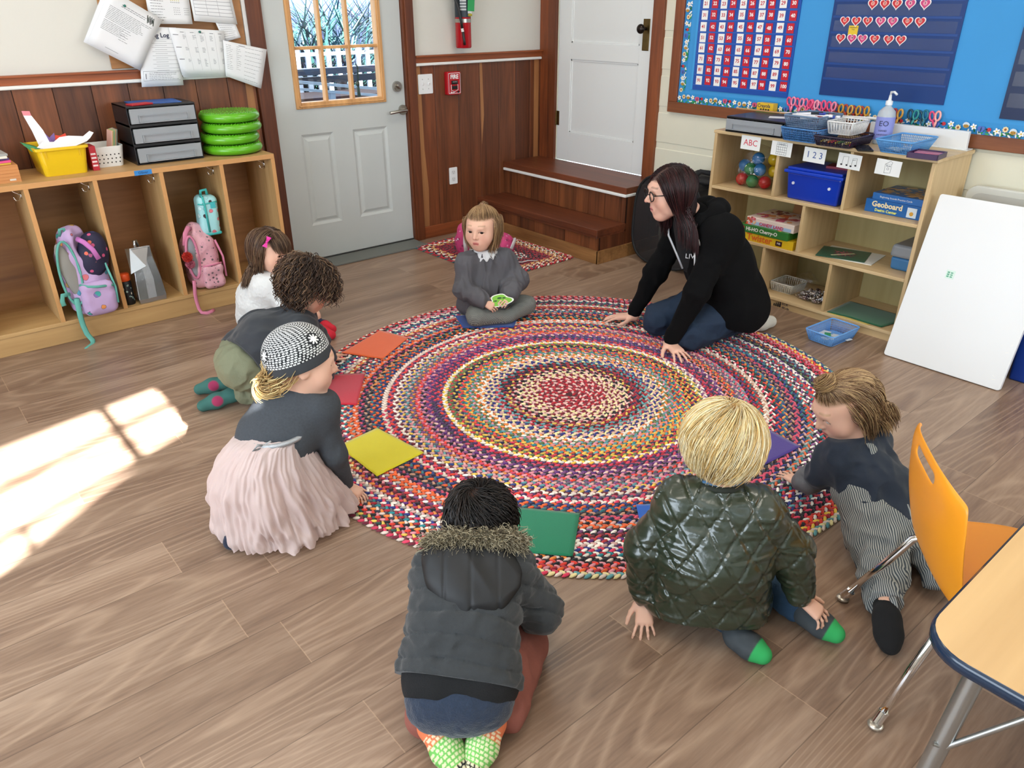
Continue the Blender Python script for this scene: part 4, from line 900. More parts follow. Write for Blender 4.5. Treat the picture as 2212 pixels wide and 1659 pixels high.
for s_ in (-1, 1):
    b = MB(); b.tube([C3(s_ * .212, -.005, .02), C3(s_ * .17, .055, .17), C3(s_ * .145, .10, .285), C3(s_ * .14, .13, .302), C3(s_ * .14, .30, .302)], .0105, 12); b.cyl(C3(s_ * .205, .006, .045), C3(s_ * .213, -.006, .018), .0128, n=16); b.build('leg', chrome, ch)
    b = MB(); b.ball(C3(s_ * .214, -.007, .009), (.018, .018, .0085), 16, 8); b.build('glide', mat('glide_nickel', '#C7BFB2', .3, metal=.8), ch)
    b = MB(); b.tube([C3(s_ * .14, .16, .300), C3(s_ * .15, .30, .298), C3(s_ * .17, .36, .17), C3(s_ * .195, .41, .02)], .0105, 12); b.cyl(C3(s_ * .19, .405, .045), C3(s_ * .196, .412, .018), .0128, n=16); b.build('leg', chrome, ch)
    b = MB(); b.ball(C3(s_ * .196, .412, .009), (.018, .018, .0085), 16, 8); b.build('glide', MATS['glide_nickel'], ch)

# ------------------------------------------------------------------ black pop-up mesh hamper between steps and shelf
ph = thing('mesh_hamper', 'black collapsible mesh hamper standing behind the kneeling adult', 'hamper', (3.78, 2.95, 0))
blk = mat('black_fabric', '#0B0B0D', 0.7)
def oval(cy, cz, ry, rz, x0, lean, n=40): return [(x0 + lean * (cz + rz * sin(2 * pi * k / n)), cy + ry * cos(2 * pi * k / n) * (1), max(.008, cz + rz * sin(2 * pi * k / n))) for k in range(n)]
def sup(cy, cz, ry, rz, x0, lean, n=40, e=.62):
    f = lambda v: math.copysign(abs(v) ** e, v); return [(x0 + lean * (cz + rz * f(sin(2 * pi * k / n))), cy + ry * f(cos(2 * pi * k / n)), max(.008, cz + rz * f(sin(2 * pi * k / n)))) for k in range(n)]
b = MB(); P = sup(2.955, .285, .262, .277, 3.71, .06); b.tube(P, .008, 8, closed=True); b.build('hoop', blk, ph)
mesh_m, t_, p_ = new_mat('black_netting'); setp(p_, .7, alpha=.88); p_.inputs['Base Color'].default_value = (.008, .008, .01, 1)
b = MB(); b.add(P, [tuple(range(len(P)))[::-1]]); b.build('net_panel', mesh_m, ph)
b = MB(); P2 = sup(2.82, .30, .17, .292, 3.90, .05); b.tube(P2, .007, 8, closed=True); b.add(P2, [tuple(range(len(P2)))]); b.build('hoop', blk, ph)
b = MB()
n = 40; b.add(P + P2, [(k, (k + 1) % n, n + (k + 1) % n, n + k) for k in range(n) if 3 < k < 24]); b.build('side_cloth', blk, ph)
b = MB(); b.tube([(3.80, 2.85, .55), (3.82, 2.80, .61), (3.85, 2.74, .60), (3.88, 2.69, .57)], .014, 8, flat=(.3, (1, 0, 0))); b.ball((3.84, 2.77, .555), (.06, .09, .03), 12, 8); b.build('folded_flap', blk, ph)
# ------------------------------------------------------------------ on the back wall
def panel_shape(t, R): return MB().at(t, R=R)
b = MB(); b.c = (1, 1, 1); b.lo_hi((1.12, YA + .002, 1.215), (1.84, YA + .012, 2.2)); pb = tag(b.build('pin_board', wood_mat('board_wood', '#8A5A32', '#B98450', 'x', 7, .5, tone=True), None, (1.48, YA, 1.6), .002), 'brown wooden pin board behind the overlapping white papers', 'board')
b = MB(); b.col('#E4E6E4'); b.lo_hi((1.842, YA - .004, 1.21), (1.862, YA + .014, 2.2)); struct(b.build('trim_12', vc(.4)))
def paper(name, pts, y, label, draw=None, c='#E6E8EA', group='papers pinned above the cubbies', curl=0):
    """pts: four corners (x, z) tl, tr, br, bl"""
    tl, tr, br, bl = [np.array(p, float) for p in pts]; n = 6; V = []; F = []
    def pt(u, v, off=0.0): p = (tl * (1 - u) + tr * u) * (1 - v) + (bl * (1 - u) + br * u) * v; return (p[0], y - off - curl * v * v * .02, p[1])
    for j in range(n + 1):
        for i in range(n + 1): V.append(pt(i / n, j / n))
    for j in range(n):
        for i in range(n): F.append((j * (n + 1) + i, (j + 1) * (n + 1) + i, (j + 1) * (n + 1) + i + 1, j * (n + 1) + i + 1))
    b = MB(); b.c = lin(c); b.add(V, F, True); o = b.build(name, mat('paper', None, .6), None, pt(.5, .1))
    m_ = o.modifiers.new('thick', 'SOLIDIFY'); m_.thickness = .0008; m_.offset = 1 
    tag(o, label, 'paper', group)
    if draw:
        d = MB()
        def seg(u0, v0, u1, v1, w=.004, c='#5A5C60'):
            d.c = lin(c); a, e = np.array([u0, v0]), np.array([u1, v1]); q = e - a; L = np.linalg.norm(q); nn = np.array([-q[1], q[0]]) / (L + 1e-9) * w / 2
            d.quad(*[pt(*p_, .0012) for p_ in (a + nn, a - nn, e - nn, e + nn)])
        draw(seg, o, pt); d.build('print', mat('paper', None, .6), o)
    return o
def lines_block(seg, u0, u1, v0, v1, n, w=.006, c='#6B6D72', ragged=.3, words=True):
    rg = random.Random(int(u0 * 100 + v0 * 1000 + n))
    for k in range(n):
        v = v0 + (v1 - v0) * k / max(1, n - 1); x = u0; end = u1 - (u1 - u0) * ragged * rg.random()
        while x < end:
            L = rg.uniform(.02, .08) if words else end - x; seg(x, v, min(end, x + L), v, w, c); x += L + .012
def d_letter(seg, o, pt):
    lines_block(seg, .28, .75, .13, .16, 2, .008, '#3B4048', .1); lines_block(seg, .1, .9, .24, .46, 9, .007); lines_block(seg, .1, .6, .50, .66, 7, .007); lines_block(seg, .45, .62, .50, .70, 6, .007); seg(.3, .93, .55, .93, .005)
    for k in range(7): seg(.74 + .02 * k, .06 + .03 * (k % 2), .79 + .018 * k, .19 - .02 * (k % 3), .018, '#3C4440')
    seg(.14, .055, .22, .055, .03, '#6E726F'); seg(.18, .03, .18, .09, .01, '#6E726F')
def d_cal2(seg, o, pt):
    lines_block(seg, .08, .42, .1, .9, 12, .012); seg(.55, .1, .75, .1, .05, '#8C9A76'); 
    for k in range(5):
        for j in range(5): seg(.55 + .045 * j, .2 + .05 * k, .575 + .045 * j, .2 + .05 * k, .02, '#C8C46A' if k % 2 else '#7E8288')
    seg(.86, .2, 1.0 - .02, .2, .14, '#E7DB4A')
    for k in range(4):
        for j in range(4): seg(.6 + .04 * j, .55 + .06 * k, .62 + .04 * j, .55 + .06 * k, .018, '#8A8D92'); seg(.84 + .03 * j, .55 + .06 * k, .855 + .03 * j, .55 + .06 * k, .018, '#8A8D92')
def d_table(seg, o, pt):
    for k in range(14): seg(.06, .08 + .062 * k, .94, .08 + .062 * k, .006, '#7B7E84')
    for u in (.06, .35, .62, .94): seg(u, .08, u, .89, .005, '#7B7E84')
def d_log(seg, o, pt):
    for k in range(9): seg(.32, .2 + .07 * k, .95, .2 + .07 * k, .004, '#85888D'); seg(.4, .235 + .07 * k, .7, .235 + .07 * k, .006, '#9A9DA2')
    seg(.06, .74, .95, .74, .004, '#44474C'); seg(.06, .90, .95, .90, .004, '#44474C'); seg(.06, .74, .06, .90, .004, '#44474C'); seg(.12, .78, .12, .87, .016, '#44474C')
    lines_block(seg, .2, .95, .77, .88, 5, .006)
def d_week(seg, o, pt):
    for u in (.27, .45, .63, .81): seg(u, .06, u, .9, .003, '#9DA0A4')
    for v in (.14, .4, .65): seg(.04, v, .14, v, .012, '#55585E')
    for u in (.22, .4, .58, .76, .92): seg(u - .04, .08, u + .03, .08, .012, '#7A7D83')
    rg = random.Random(4)
    for u in (.24, .42, .56, .74, .92):
        for v in (.14, .4, .65):
            for k in range(rg.randint(3, 7)): seg(u - .03, v + .025 * k, u - .03 + rg.uniform(.03, .07), v + .025 * k, .008, '#85888D')
def d_cols(seg, o, pt):
    lines_block(seg, .06, .22, .1, .75, 14, .008, ragged=.5); lines_block(seg, .3, .42, .1, .7, 12, .008, ragged=.6); lines_block(seg, .5, .92, .08, .9, 9, .007, ragged=.3); seg(.35, .06, .5, .06, .012, '#44474C')
yy = YA - .036
paper('sheet', [(1.34, 1.60), (1.555, 1.575), (1.55, 1.415), (1.336, 1.42)][0:4], yy, 'white printed sheet with small yellow calendar pinned at the top', d_cal2)
paper('sheet', [(1.555, 1.70), (1.765, 1.70), (1.79, 1.41), (1.56, 1.43)], yy - .003, 'white sheet with a ruled table pinned topmost by the door casing', d_table)
paper('sheet', [(1.66, 1.46), (1.775, 1.44), (1.80, 1.345), (1.705, 1.325)], yy + .002, 'small white sheet half hidden under the ruled table sheet', lambda s, o, pt: lines_block(s, .1, .9, .3, .9, 8, .012))
lg = paper('sheet', [(1.27, 1.41), (1.46, 1.40), (1.445, 1.122), (1.232, 1.125)], yy - .004, 'white log sheet hanging lowest below the cap rail', d_log)
text('heading', 'ng Log', .03, RA, (1.376, yy - .0065, 1.365), ink, lg, bold=.0006)
paper('sheet', [(1.44, 1.39), (1.70, 1.37), (1.705, 1.155), (1.45, 1.16)], yy - .006, 'white sheet showing under the weekly plan sheet', None)
paper('sheet', [(1.42, 1.402), (1.706, 1.381), (1.698, 1.162), (1.445, 1.170)], yy - .010, 'white weekly plan sheet with five columns in the middle of the papers', d_week)
paper('sheet', [(1.69, 1.335), (1.932, 1.281), (1.867, 1.079), (1.676, 1.156)], YA - .052, 'white sheet of narrow columns tilted against the door casing', d_cols)
paper('sheet', [(1.155, 1.585), (1.391, 1.437), (1.238, 1.205), (1.005, 1.345)], yy - .016, 'plain white sheet showing behind the tilted letter', None, curl=-.3)
paper('sheet', [(1.175, 1.575), (1.393, 1.437), (1.236, 1.212), (1.018, 1.345)], yy - .020, 'tilted white letter furthest left of the pinned papers', d_letter)
for (x, z, o_) in ((1.222, 1.502, .028), (1.572, 1.378, .018)):
    b = MB(); b.col('#1E6B5E'); b.cyl((x, yy - o_, z), (x, yy - o_ - .009, z), .0055, .0045, 12); b.ball((x, yy - o_ - .009, z), (.0065, .003, .0065), 12, 6); tag(b.build('push_pin', vc(.3), None, (x, yy, z)), 'green push pin at the top of the tilted letter' if x < 1.4 else 'green push pin at the top of the weekly plan sheet', 'pin')
# switch plate, alarm, outlet, extinguisher
sw = thing('light_switch', 'white double light switch plate on the panelling left of the fire alarm', 'switch', (3.02, YA, 1.03))
b = MB(); b.col('#E9EBEB'); b.prism(shift(rrect(.116, .122, .006), 3.02, 1.033), YA - .006, YA, 'xz'); b.build('plate', vc(.3), sw, None, .002)
for x in (2.997, 3.043): b = MB(); b.col('#F4F4F4'); b.box((x, YA - .011, 1.035), (.009, .014, .018), R=[[1, 0, 0], [0, .9, -.43], [0, .43, .9]]); b.build('toggle', vc(.3), sw, None, .0015)
b = MB(); b.col('#A9A9A9')
for x in (2.997, 3.043):
    for z in (1.063, 1.003): b.cyl((x, YA - .0072, z), (x, YA - .006, z), .003, n=8)
b.build('screw', vc(.3, 'screws', metal=.5), sw)
fa = thing('fire_alarm', 'red fire alarm pull station on the dark panelling', 'fire alarm', (3.235, YA, 1.03))
b = MB(); b.col('#B5121F'); b.prism(shift(rrect(.112, .146, .008), 3.232, 1.028), YA - .036, YA, 'xz'); b.build('case', vc(.35), fa, None, .005)
b = MB(); b.col('#E8E8E8')
P = rrect(.098, .13, .006); Q = rrect(.092, .124, .005)
n = len(P); V = [(x + 3.234, YA - .0372, z + 1.028) for x, z in P] + [(x + 3.234, YA - .0372, z + 1.028) for x, z in Q]; b.add(V, [(k, (k + 1) % n, n + (k + 1) % n, n + k) for k in range(n)])
b.tube([(3.206, YA - .037, 1.02), (3.206, YA - .037, .985), (3.234, YA - .037, .975), (3.262, YA - .037, .985), (3.262, YA - .037, 1.02)], .0022, 6); b.build('border', vc(.35), fa)
b = MB(); b.col('#151515'); b.lo_hi((3.209, YA - .043, 1.022), (3.259, YA - .036, 1.045)); b.lo_hi((3.212, YA - .041, .99), (3.256, YA - .036, 1.012)); b.build('pull_handle', vc(.3), fa, None, .003)
text('lettering', 'FIRE', .037, RA, (3.234, YA - .038, 1.068), ink_mat('white', '#F4F4F4'), fa, bold=.0012)
text('lettering', 'PULL DOWN', .006, RA, (3.234, YA - .0435, 1.037), MATS['ink_white'], fa)
b = MB(); b.col('#F0F0F0'); b.lo_hi((3.200, YA - .0375, .975 - .006), (3.232, YA - .037, .975 - .002)); b.ball((3.205, YA - .037, .972), (.005, .0008, .005), 10, 6); b.col('#141414'); b.cyl((3.263, YA - .037, .972), (3.263, YA - .040, .972), .007, n=12); b.build('lock', vc(.35), fa)
ol = thing('wall_outlet', 'white electrical outlet low on the panelling beside the door casing', 'outlet', (3.22, YA, .41))
b = MB(); b.col('#E9EBEB'); b.prism(shift(rrect(.07, .116, .006), 3.22, .41), YA - .006, YA, 'xz'); b.build('plate', vc(.3), ol, None, .002)
b = MB(); b.col('#DCDDDD'); b.prism(shift(rrect(.032, .03, .012), 3.22, .434), YA - .0075, YA - .005, 'xz'); b.prism(shift(rrect(.032, .03, .012), 3.22, .386), YA - .0075, YA - .005, 'xz'); b.build('socket_face', vc(.3), ol)
b = MB(); b.col('#3A3A3A')
for z in (.434, .386): b.lo_hi((3.212, YA - .0080, z), (3.2135, YA - .0074, z + .009)); b.lo_hi((3.226, YA - .0080, z), (3.2275, YA - .0074, z + .008)); b.cyl((3.22, YA - .0080, z - .006), (3.22, YA - .0074, z - .006), .0022, n=8)
b.build('slot', vc(.5), ol)
fe = thing('fire_extinguisher', 'red fire extinguisher with black hose hanging on the white wall', 'fire extinguisher', (3.305, YA - .05, 1.24))
ex, ey = 3.305, YA - .058
b = MB(); b.col('#B2101F'); b.lathe([(0, 1.245), (.048, 1.245), (.052, 1.252), (.052, 1.66), (.045, 1.70), (.02, 1.73), (.015, 1.76), (0, 1.76)], (ex, ey, 0), 32); b.build('cylinder', vc(.22), fe)
b = MB(); b.col('#23313B'); b.lathe([(.0525, 1.43), (.0525, 1.64)], (ex, ey, 0), 32); b.build('label', vc(.4), fe)
b = MB(); b.c = lin('#C9CFD2')
for k in range(9): b.lo_hi((ex - .045, ey - .0545 + abs(k - 4) * 0, 1.47 + k * .017), (ex - .012, ey - .030, 1.475 + k * .017 + .006))
b.col('#DADFE0'); b.lo_hi((ex + .002, ey - .0535, 1.452), (ex + .032, ey - .03, 1.474)); b.col('#D8C832'); b.lo_hi((ex + .004, ey - .0538, 1.436), (ex + .036, ey - .03, 1.449)); b.build('label_print', vc(.4), fe)
text('lettering', 'sentry', .012, RA, (ex + .02, ey - .0545, 1.4425), ink, fe)
b = MB(); b.c = (.6, .6, .6); b.lathe([(.054, 1.398), (.054, 1.42)], (ex, ey, 0), 32); b.box((ex - .04, ey - .04, 1.409), (.022, .01, .024)); b.build('clamp_band', steel, fe)
b = MB(); b.col('#121214'); b.tube([(ex - .02, ey - .02, 1.72), (ex - .085, ey - .02, 1.66), (ex - .088, ey - .03, 1.56), (ex - .062, ey - .045, 1.46), (ex - .052, ey - .048, 1.41), (ex - .046, ey - .052, 1.36)], .009, 10); b.tube([(ex - .046, ey - .052, 1.37), (ex - .036, ey - .056, 1.29), (ex - .033, ey - .056, 1.265)], .0085, 10); b.col('#E0E0E0'); b.cyl((ex - .047, ey - .052, 1.365), (ex - .044, ey - .053, 1.345), .0095, n=10); b.build('hose', vc(.4), fe)
b = MB(); b.col('#2E9B57'); b.box((ex + .028, ey - .057, 1.53), (.055, .002, .13), R=[[.99, 0, .08], [0, 1, 0], [-.08, 0, .99]]); b.build('inspection_tag', vc(.6), fe)

# ------------------------------------------------------------------ bulletin board on the right wall
bb = thing('bulletin_board', 'large wood-framed blue bulletin board above the birch shelf unit', 'bulletin board', (XB, 2.2, 1.4))
BY0, BY1, BZ0, BZ1 = .40, 3.265, .890, 2.0
b = MB(); b.c = (1, .95, .9); b.lo_hi((XB - .024, BY0, BZ0), (XB - .001, BY1, BZ0 + .062)); b.build('frame_rail', wood_mat('frame_y', '#5A2E1A', '#8E5632', 'y', 8, .45, tone=True), bb, None, .003)
b = MB(); b.c = (1, .95, .9); b.lo_hi((XB - .024, BY1 - .068, BZ0 + .062), (XB - .001, BY1, BZ1)); b.build('frame_stile', casing, bb, None, .003)
b = MB(); b.col('#3C97D8'); b.lo_hi((XB - .008, BY0, BZ0 + .06), (XB - .002, BY1 - .066, BZ1)); b.build('blue_paper', mat('blue_paper', None, .7, vary=.05, vscale=3, bump=.25, bscale=6), bb)
# floral border: flat printed shapes in a strip
def border_strip(y_hi, y_lo, z_lo, z_hi, vertical, seedv):
    rg = random.Random(seedv); b = MB(); x = XB - .0095
    b.col('#2F8FD0'); b.quad((x, y_hi, z_lo), (x, y_lo, z_lo), (x, y_lo, z_hi), (x, y_hi, z_hi))
    lay = [0]
    def disc(y, z, ry, rz, c, n=8, a=0.0):
        lay[0] += 1; xx = x - .00002 * lay[0] - .0002; b.col(c); b.add([(xx, y + ry * cos(2 * pi * k / n) * cos(a) - rz * sin(2 * pi * k / n) * sin(a), z + ry * cos(2 * pi * k / n) * sin(a) + rz * sin(2 * pi * k / n) * cos(a)) for k in range(n)], [tuple(range(n))[::-1]])
    L = (z_hi - z_lo) if vertical else (y_hi - y_lo); n = int(L / .034)
    W = (y_hi - y_lo) if vertical else (z_hi - z_lo)
    def at(s, t): return (y_lo + W * t, z_lo + s) if vertical else (y_hi - s, z_lo + W * t)
    for k in range(n * 4): y, z = at(rg.uniform(.008, L - .008), rg.uniform(.06, .38)); disc(y, z, .010, .0038, rg.choice(['#2E8B3D', '#3FA84C', '#1F6B34', '#F2F4F0', '#F2F4F0']), 7, rg.uniform(0, 3))
    for k in range(n):
        s = .017 + k * .034; y, z = at(s, rg.uniform(.38, .66)); q = (k * 5 + seedv) % 6
        if q in (0, 3):
            for j in range(5): a = 2 * pi * j / 5; disc(y + .0085 * cos(a), z + .0085 * sin(a), .0062, .0044, '#F6F6F4', 8, a)
            disc(y, z, .004, .004, '#E9C23A')
        elif q == 1:
            disc(y - .006, z + .010, .011, .006, '#CFE0EC', 8, .6); disc(y + .007, z + .010, .011, .006, '#CFE0EC', 8, 2.4); disc(y, z, .013, .008, '#E0A93A')
            for j in (-.006, 0, .006): disc(y + j, z, .0015, .0072, '#3A2A1C')
        elif q == 2: 
            for j in range(8): a = 2 * pi * j / 8; disc(y + .008 * cos(a), z + .008 * sin(a), .006, .004, '#F0DCA8', 6, a)
            disc(y, z, .0058, .0058, '#A85A24')
        elif q == 4:
            disc(y, z, .010, .009, '#D8303A'); disc(y + .010, z, .005, .005, '#1A1A1A'); disc(y - .003, z + .003, .0018, .0018, '#1A1A1A'); disc(y + .003, z - .003, .0018, .0018, '#1A1A1A'); disc(y - .004, z - .004, .0016, .0016, '#1A1A1A')
        else:
            c = rg.choice(['#C5405A', '#4F6FC0', '#D2577A']); disc(y - .008, z + .006, .010, .007, c, 8, .7); disc(y + .008, z + .006, .010, .007, c, 8, 2.4); disc(y - .006, z - .006, .007, .005, c, 8, -.5); disc(y + .006, z - .006, .007, .005, c, 8, .5); disc(y, z, .002, .011, '#2A1A20')
    return b.build('floral_border', mat('print_gloss', None, .35), bb)
border_strip(BY1 - .068, BY0, BZ0 + .062, BZ0 + .118, False, 3); border_strip(BY1 - .068, BY1 - .118, BZ0 + .118, BZ1, True, 8)
# hundred chart
hc = thing('number_chart', 'blue pocket chart of red and white number cards at the left of the bulletin board', 'chart', (XB - .01, 2.77, 1.5))
cy0, cy1, cz0, cz1 = 2.437, 3.098, 1.034, 1.92
b = MB(); b.col('#1B4FA8'); b.lo_hi((XB - .014, cy0, cz0), (XB - .010, cy1, cz1)); b.build('backing', mat('chart_vinyl', None, .3), hc)
b = MB(); b.col('#3FA0E0'); b.lo_hi((XB - .0146, cy1 - .008, cz0), (XB - .0095, cy1 + .006, cz1)); b.build('edge_strip', vc(.4), hc)
clear, t_, p_ = new_mat('clear_vinyl'); N_ = NT(t_); tr = N_.n('ShaderNodeBsdfTransparent'); gl = N_.n('ShaderNodeBsdfGlossy', i_Roughness=0.18); mx_ = N_.n('ShaderNodeMixShader', i_0=0.07); N_.link(tr.outputs[0], mx_.inputs[1]); N_.link(gl.outputs[0], mx_.inputs[2]); N_.link(mx_.outputs[0], t_.nodes['Material Output'].inputs[0])
redt, whit = ink_mat('numred', '#C22638'), MATS['ink_white']
rgc = random.Random(3)
for r in range(8):
    z = 1.500 - r * .0585 + (.004 if r < 2 else 0)
    b = MB(); b.col('#2A62BE'); b.lo_hi((XB - .0152, cy0 + .01, z - .031), (XB - .014, cy1 - .012, z - .027)); b.build('pocket_seam', vc(.3), hc)
    for c in range(10):
        nmb = 21 + r * 10 + c; y = 3.048 - c * .0635 + rgc.uniform(-.004, .004) + (.006 if c in (3, 7) else 0) - r * .0008; zz = z + rgc.uniform(-.002, .002); red = nmb % 2 == 0
        b = MB(); b.col('#C51F33' if red else '#F1F1EF'); b.lo_hi((XB - .0166, y - .0215, zz - .0245), (XB - .0156, y + .0215, zz + .0245))
        o = tag(b.build('number_card', mat('gloss_card', None, .35), None, (XB - .016, y, zz)), '%s card with %s number %d in the hundreds pocket chart' % (('red', 'white', nmb) if red else ('white', 'red', nmb)), 'card', 'number cards in the pocket chart')
        text('numeral', str(nmb), .026, RB, (XB - .0168, y, zz), whit if red else redt, o, bold=.0007)
# calendar chart with hearts
cc = thing('calendar_chart', 'navy blue calendar pocket chart with rows of hearts on the bulletin board', 'chart', (XB - .01, 1.93, 1.5))
ky0, ky1, kz0, kz1 = 1.607, 2.252, 1.066, 1.93
b = MB(); b.col('#143A78'); b.lo_hi((XB - .014, ky0, kz0), (XB - .010, ky1, kz1)); b.build('backing', mat('chart_vinyl', None, .3), cc)
for k in range(6):
    z = 1.155 + k * .0735
    b = MB(); b.quad((XB - .0166, ky1 - .02, z), (XB - .0166, ky0 + .02, z), (XB - .0150, ky0 + .02, z + .05), (XB - .0150, ky1 - .02, z + .05)); b.build('clear_pocket', clear, cc)
    b = MB(); b.col('#1A468C'); b.lo_hi((XB - .0158, ky0 + .008, z - .012), (XB - .014, ky1 - .008, z - .002)); b.build('pocket_seam', vc(.35), cc)
def heart(s, n=28): return [(s * 16 * sin(t) ** 3 / 17, s * (13 * cos(t) - 5 * cos(2 * t) - 2 * cos(3 * t) - cos(4 * t)) / 17) for t in [2 * pi * k / n for k in range(n)]]
HRT = [(1, 2.045, 1.499), (2, 1.985, 1.500), (3, 1.926, 1.501), (4, 1.862, 1.503), (5, 1.792, 1.506), (6, 2.175, 1.420), (7, 2.115, 1.423), (8, 2.056, 1.423), (9, 1.990, 1.424), (10, 1.930, 1.425), (11, 1.858, 1.427), (12, 1.798, 1.429), (13, 2.182, 1.343), (14, 2.122, 1.343), (15, 2.066, 1.343), (16, 2.003, 1.344), (17, 1.932, 1.345), (18, 1.872, 1.343)]
for nmb, y, z in HRT:
    pink = nmb in (4, 5, 9, 10, 14, 15); z = {1: 1.499, 2: 1.423, 3: 1.343}[1 if nmb < 6 else 2 if nmb < 13 else 3]
    b = MB(); b.col('#F3EFEF'); xx = XB - .0185; b.prism([(y - h[0], z + h[1]) for h in heart(.0285)], xx, xx + .0008, 'yz')
    o = tag(b.build('heart_card', mat('gloss_card', None, .35), None, (xx, y, z)), '%s paper heart numbered %d on the navy calendar chart' % ('pink' if pink else 'red', nmb), 'heart', 'paper hearts on the calendar chart')
    b = MB(); b.col('#D0457C' if pink else '#CC2F38'); b.prism([(y - h[0], z + h[1] + .0005) for h in heart(.0232)], xx - .0004, xx, 'yz'); b.build('heart_fill', mat('gloss_card', None, .35), o)
    b = MB(); b.col('#EFA6B6' if pink else '#F0A89C'); b.cyl((xx - .0007, y, z + .003), (xx - .0003, y, z + .003), .0095, n=18); b.build('number_disc', mat('gloss_card', None, .35), o)
    text('numeral', str(nmb), .014, RB, (xx - .0009, y, z + .003), ink, o, bold=.0003)
b = MB(); b.col('#E8C535'); b.lo_hi((XB - .0172, 2.098, 1.36), (XB - .0166, 2.148, 1.402)); o = tag(b.build('holiday_card', mat('gloss_card', None, .35), None, (XB - .017, 2.12, 1.38)), 'yellow card with tiny lettering behind heart fourteen', 'card'); text('lettering', "Valentine's\nDay", .0095, RB, (XB - .0174, 2.123, 1.389), ink, o)
# dark chart at the right edge
nc = thing('dark_chart', 'dark navy pocket chart cut off by the right edge of the photograph', 'chart', (XB - .01, 1.1, 1.4))
b = MB(); b.col('#10264F'); b.lo_hi((XB - .014, .62, 1.03), (XB - .010, 1.352, 1.9)); b.build('backing', mat('chart_vinyl', None, .3), nc)
for k in range(5): b = MB(); b.quad((XB - .0166, 1.335, 1.08 + k * .09), (XB - .0166, .64, 1.08 + k * .09), (XB - .015, .64, 1.14 + k * .09), (XB - .015, 1.335, 1.14 + k * .09)); b.build('clear_pocket', clear, nc)
b = MB(); b.col('#E9ECEF'); b.prism([(1.235, 1.19), (1.19, 1.18), (1.12, 1.19), (1.12, 1.33), (1.16, 1.31), (1.20, 1.27), (1.17, 1.23), (1.23, 1.22)], XB - .018, XB - .0172, 'yz'); tag(b.build('cloud_card', vc(.5), None, (XB - .018, 1.18, 1.25)), 'white cut-out card in the dark chart at the right edge', 'card')
# scissors hanging along the frame
def scissors(y, z, c1, c2, rot, label, group, teal=False):
    t = np.array([XB - .034, y, z]); cr, sr = cos(rot), sin(rot); R = RB @ np.array([[cr, -sr, 0], [sr, cr, 0], [0, 0, 1]])
    root = thing('scissors', label, 'scissors', tuple(t), group)
    for s in (-1, 1):
        b = MB(); b.at(t, R=R); b.col(c1 if s < 0 else c2)
        cxh, rx = s * .0145, .0115; P = [(cxh + rx * cos(2 * pi * k / 16) + s * .002 * sin(2 * pi * k / 16), .016 + .021 * sin(2 * pi * k / 16), .003 * s) for k in range(16)]
        b.tube(P, .0052, 6, closed=True); b.tube([(s * .010, -.004, .003 * s), (s * .003, -.024, .002 * s), (-s * .002, -.040, .001 * s)], [.005, .006, .004], 6); b.build('handle', vc(.3), root)
        b = MB(); b.at(t, R=R); b.add([(-s * .002 - .004, -.036, .001 * s), (-s * .002 + .004, -.036, .001 * s), (-s * .001 + .001, -.078, .001 * s)], [(0, 1, 2)]); b.build('blade', steel, root)
    b = MB(); b.at(t, R=R); b.cyl((0, -.034, -.004), (0, -.034, .005), .0028, n=10); b.build('rivet', steel, root)
SCI = [(2.395, 1.005, '#E8507E', '#F08AA8', 'pink'), (2.345, 1.003, '#E8507E', '#F08AA8', 'pink'), (2.297, 1.002, '#EE6A90', '#E8507E', 'pink'), (2.258, 1.001, '#E8507E', '#F4A0B4', 'pink'), (2.212, 1.000, '#F06C94', '#E8507E', 'pink'), (2.158, 1.000, '#E8507E', '#F08AA8', 'pink'),
       (2.115, .992, '#9C2A24', '#C7922F', 'red and gold'), (2.065, .992, '#B0402A', '#D2A24A', 'red and gold'), (2.020, .991, '#9C2A24', '#C7922F', 'red and gold'), (1.975, .992, '#A83426', '#C7922F', 'red and gold'), (1.858, .993, '#B02A2C', '#8E2020', 'dark red'), (1.805, .995, '#A82A2A', '#D8A24A', 'red and gold'),
       (1.728, .998, '#17465A', '#2C8A8A', 'teal'), (1.680, .999, '#17465A', '#1F6E80', 'teal'), (1.622, 1.000, '#E8507E', '#F4A8A0', 'pink and peach')]
ordn = ['leftmost of the six pink scissors on the board frame', 'second from left of the six pink scissors on the board frame', 'third from left of the six pink scissors on the board frame', 'fourth from left of the six pink scissors on the board frame', 'fifth from left of the six pink scissors on the board frame', 'sixth from left of the pink scissors, beside the red and gold ones',
        'red and gold scissors right beside the pink row', 'second from left of the red and gold scissors', 'third from left of the red and gold scissors', 'fourth of the red and gold scissors, left of the sanitizer pump', 'dark red scissors just right of the sanitizer bottle', 'red and gold scissors furthest right, with one gold loop', 'dark teal scissors with one light green loop', 'dark teal scissors next to the single pink pair', 'single pink and peach scissors at the right end of the row']
for k, (y, z, c1, c2, nm_) in enumerate(SCI): scissors(y, z, c1, c2, random.uniform(-.12, .25), ordn[k], 'children scissors hanging on the board frame')
b = MB(); b.col('#E3B92F'); b.box((XB - .045, 2.535, .978), (.045, .105, .05)); b.col('#3E8A43'); b.box((XB - .045, 2.535, .9555), (.046, .106, .010)); o = tag(b.build('crayon_box', vc(.4), None, (XB - .045, 2.535, .96), .001), 'yellow and green crayon box standing on the board frame', 'box')
text('lettering', 'Crayola', .026, RB, (XB - .0680, 2.542, .988), ink, o, bold=.0004)
b = MB(); b.c = lin('#2A2A20')
for k in range(4): b.cyl((XB - .0685, 2.51 + k * .016, .968), (XB - .0675, 2.51 + k * .016, .968), .006, n=10)
b.build('crayon_picture', vc(.5), o)
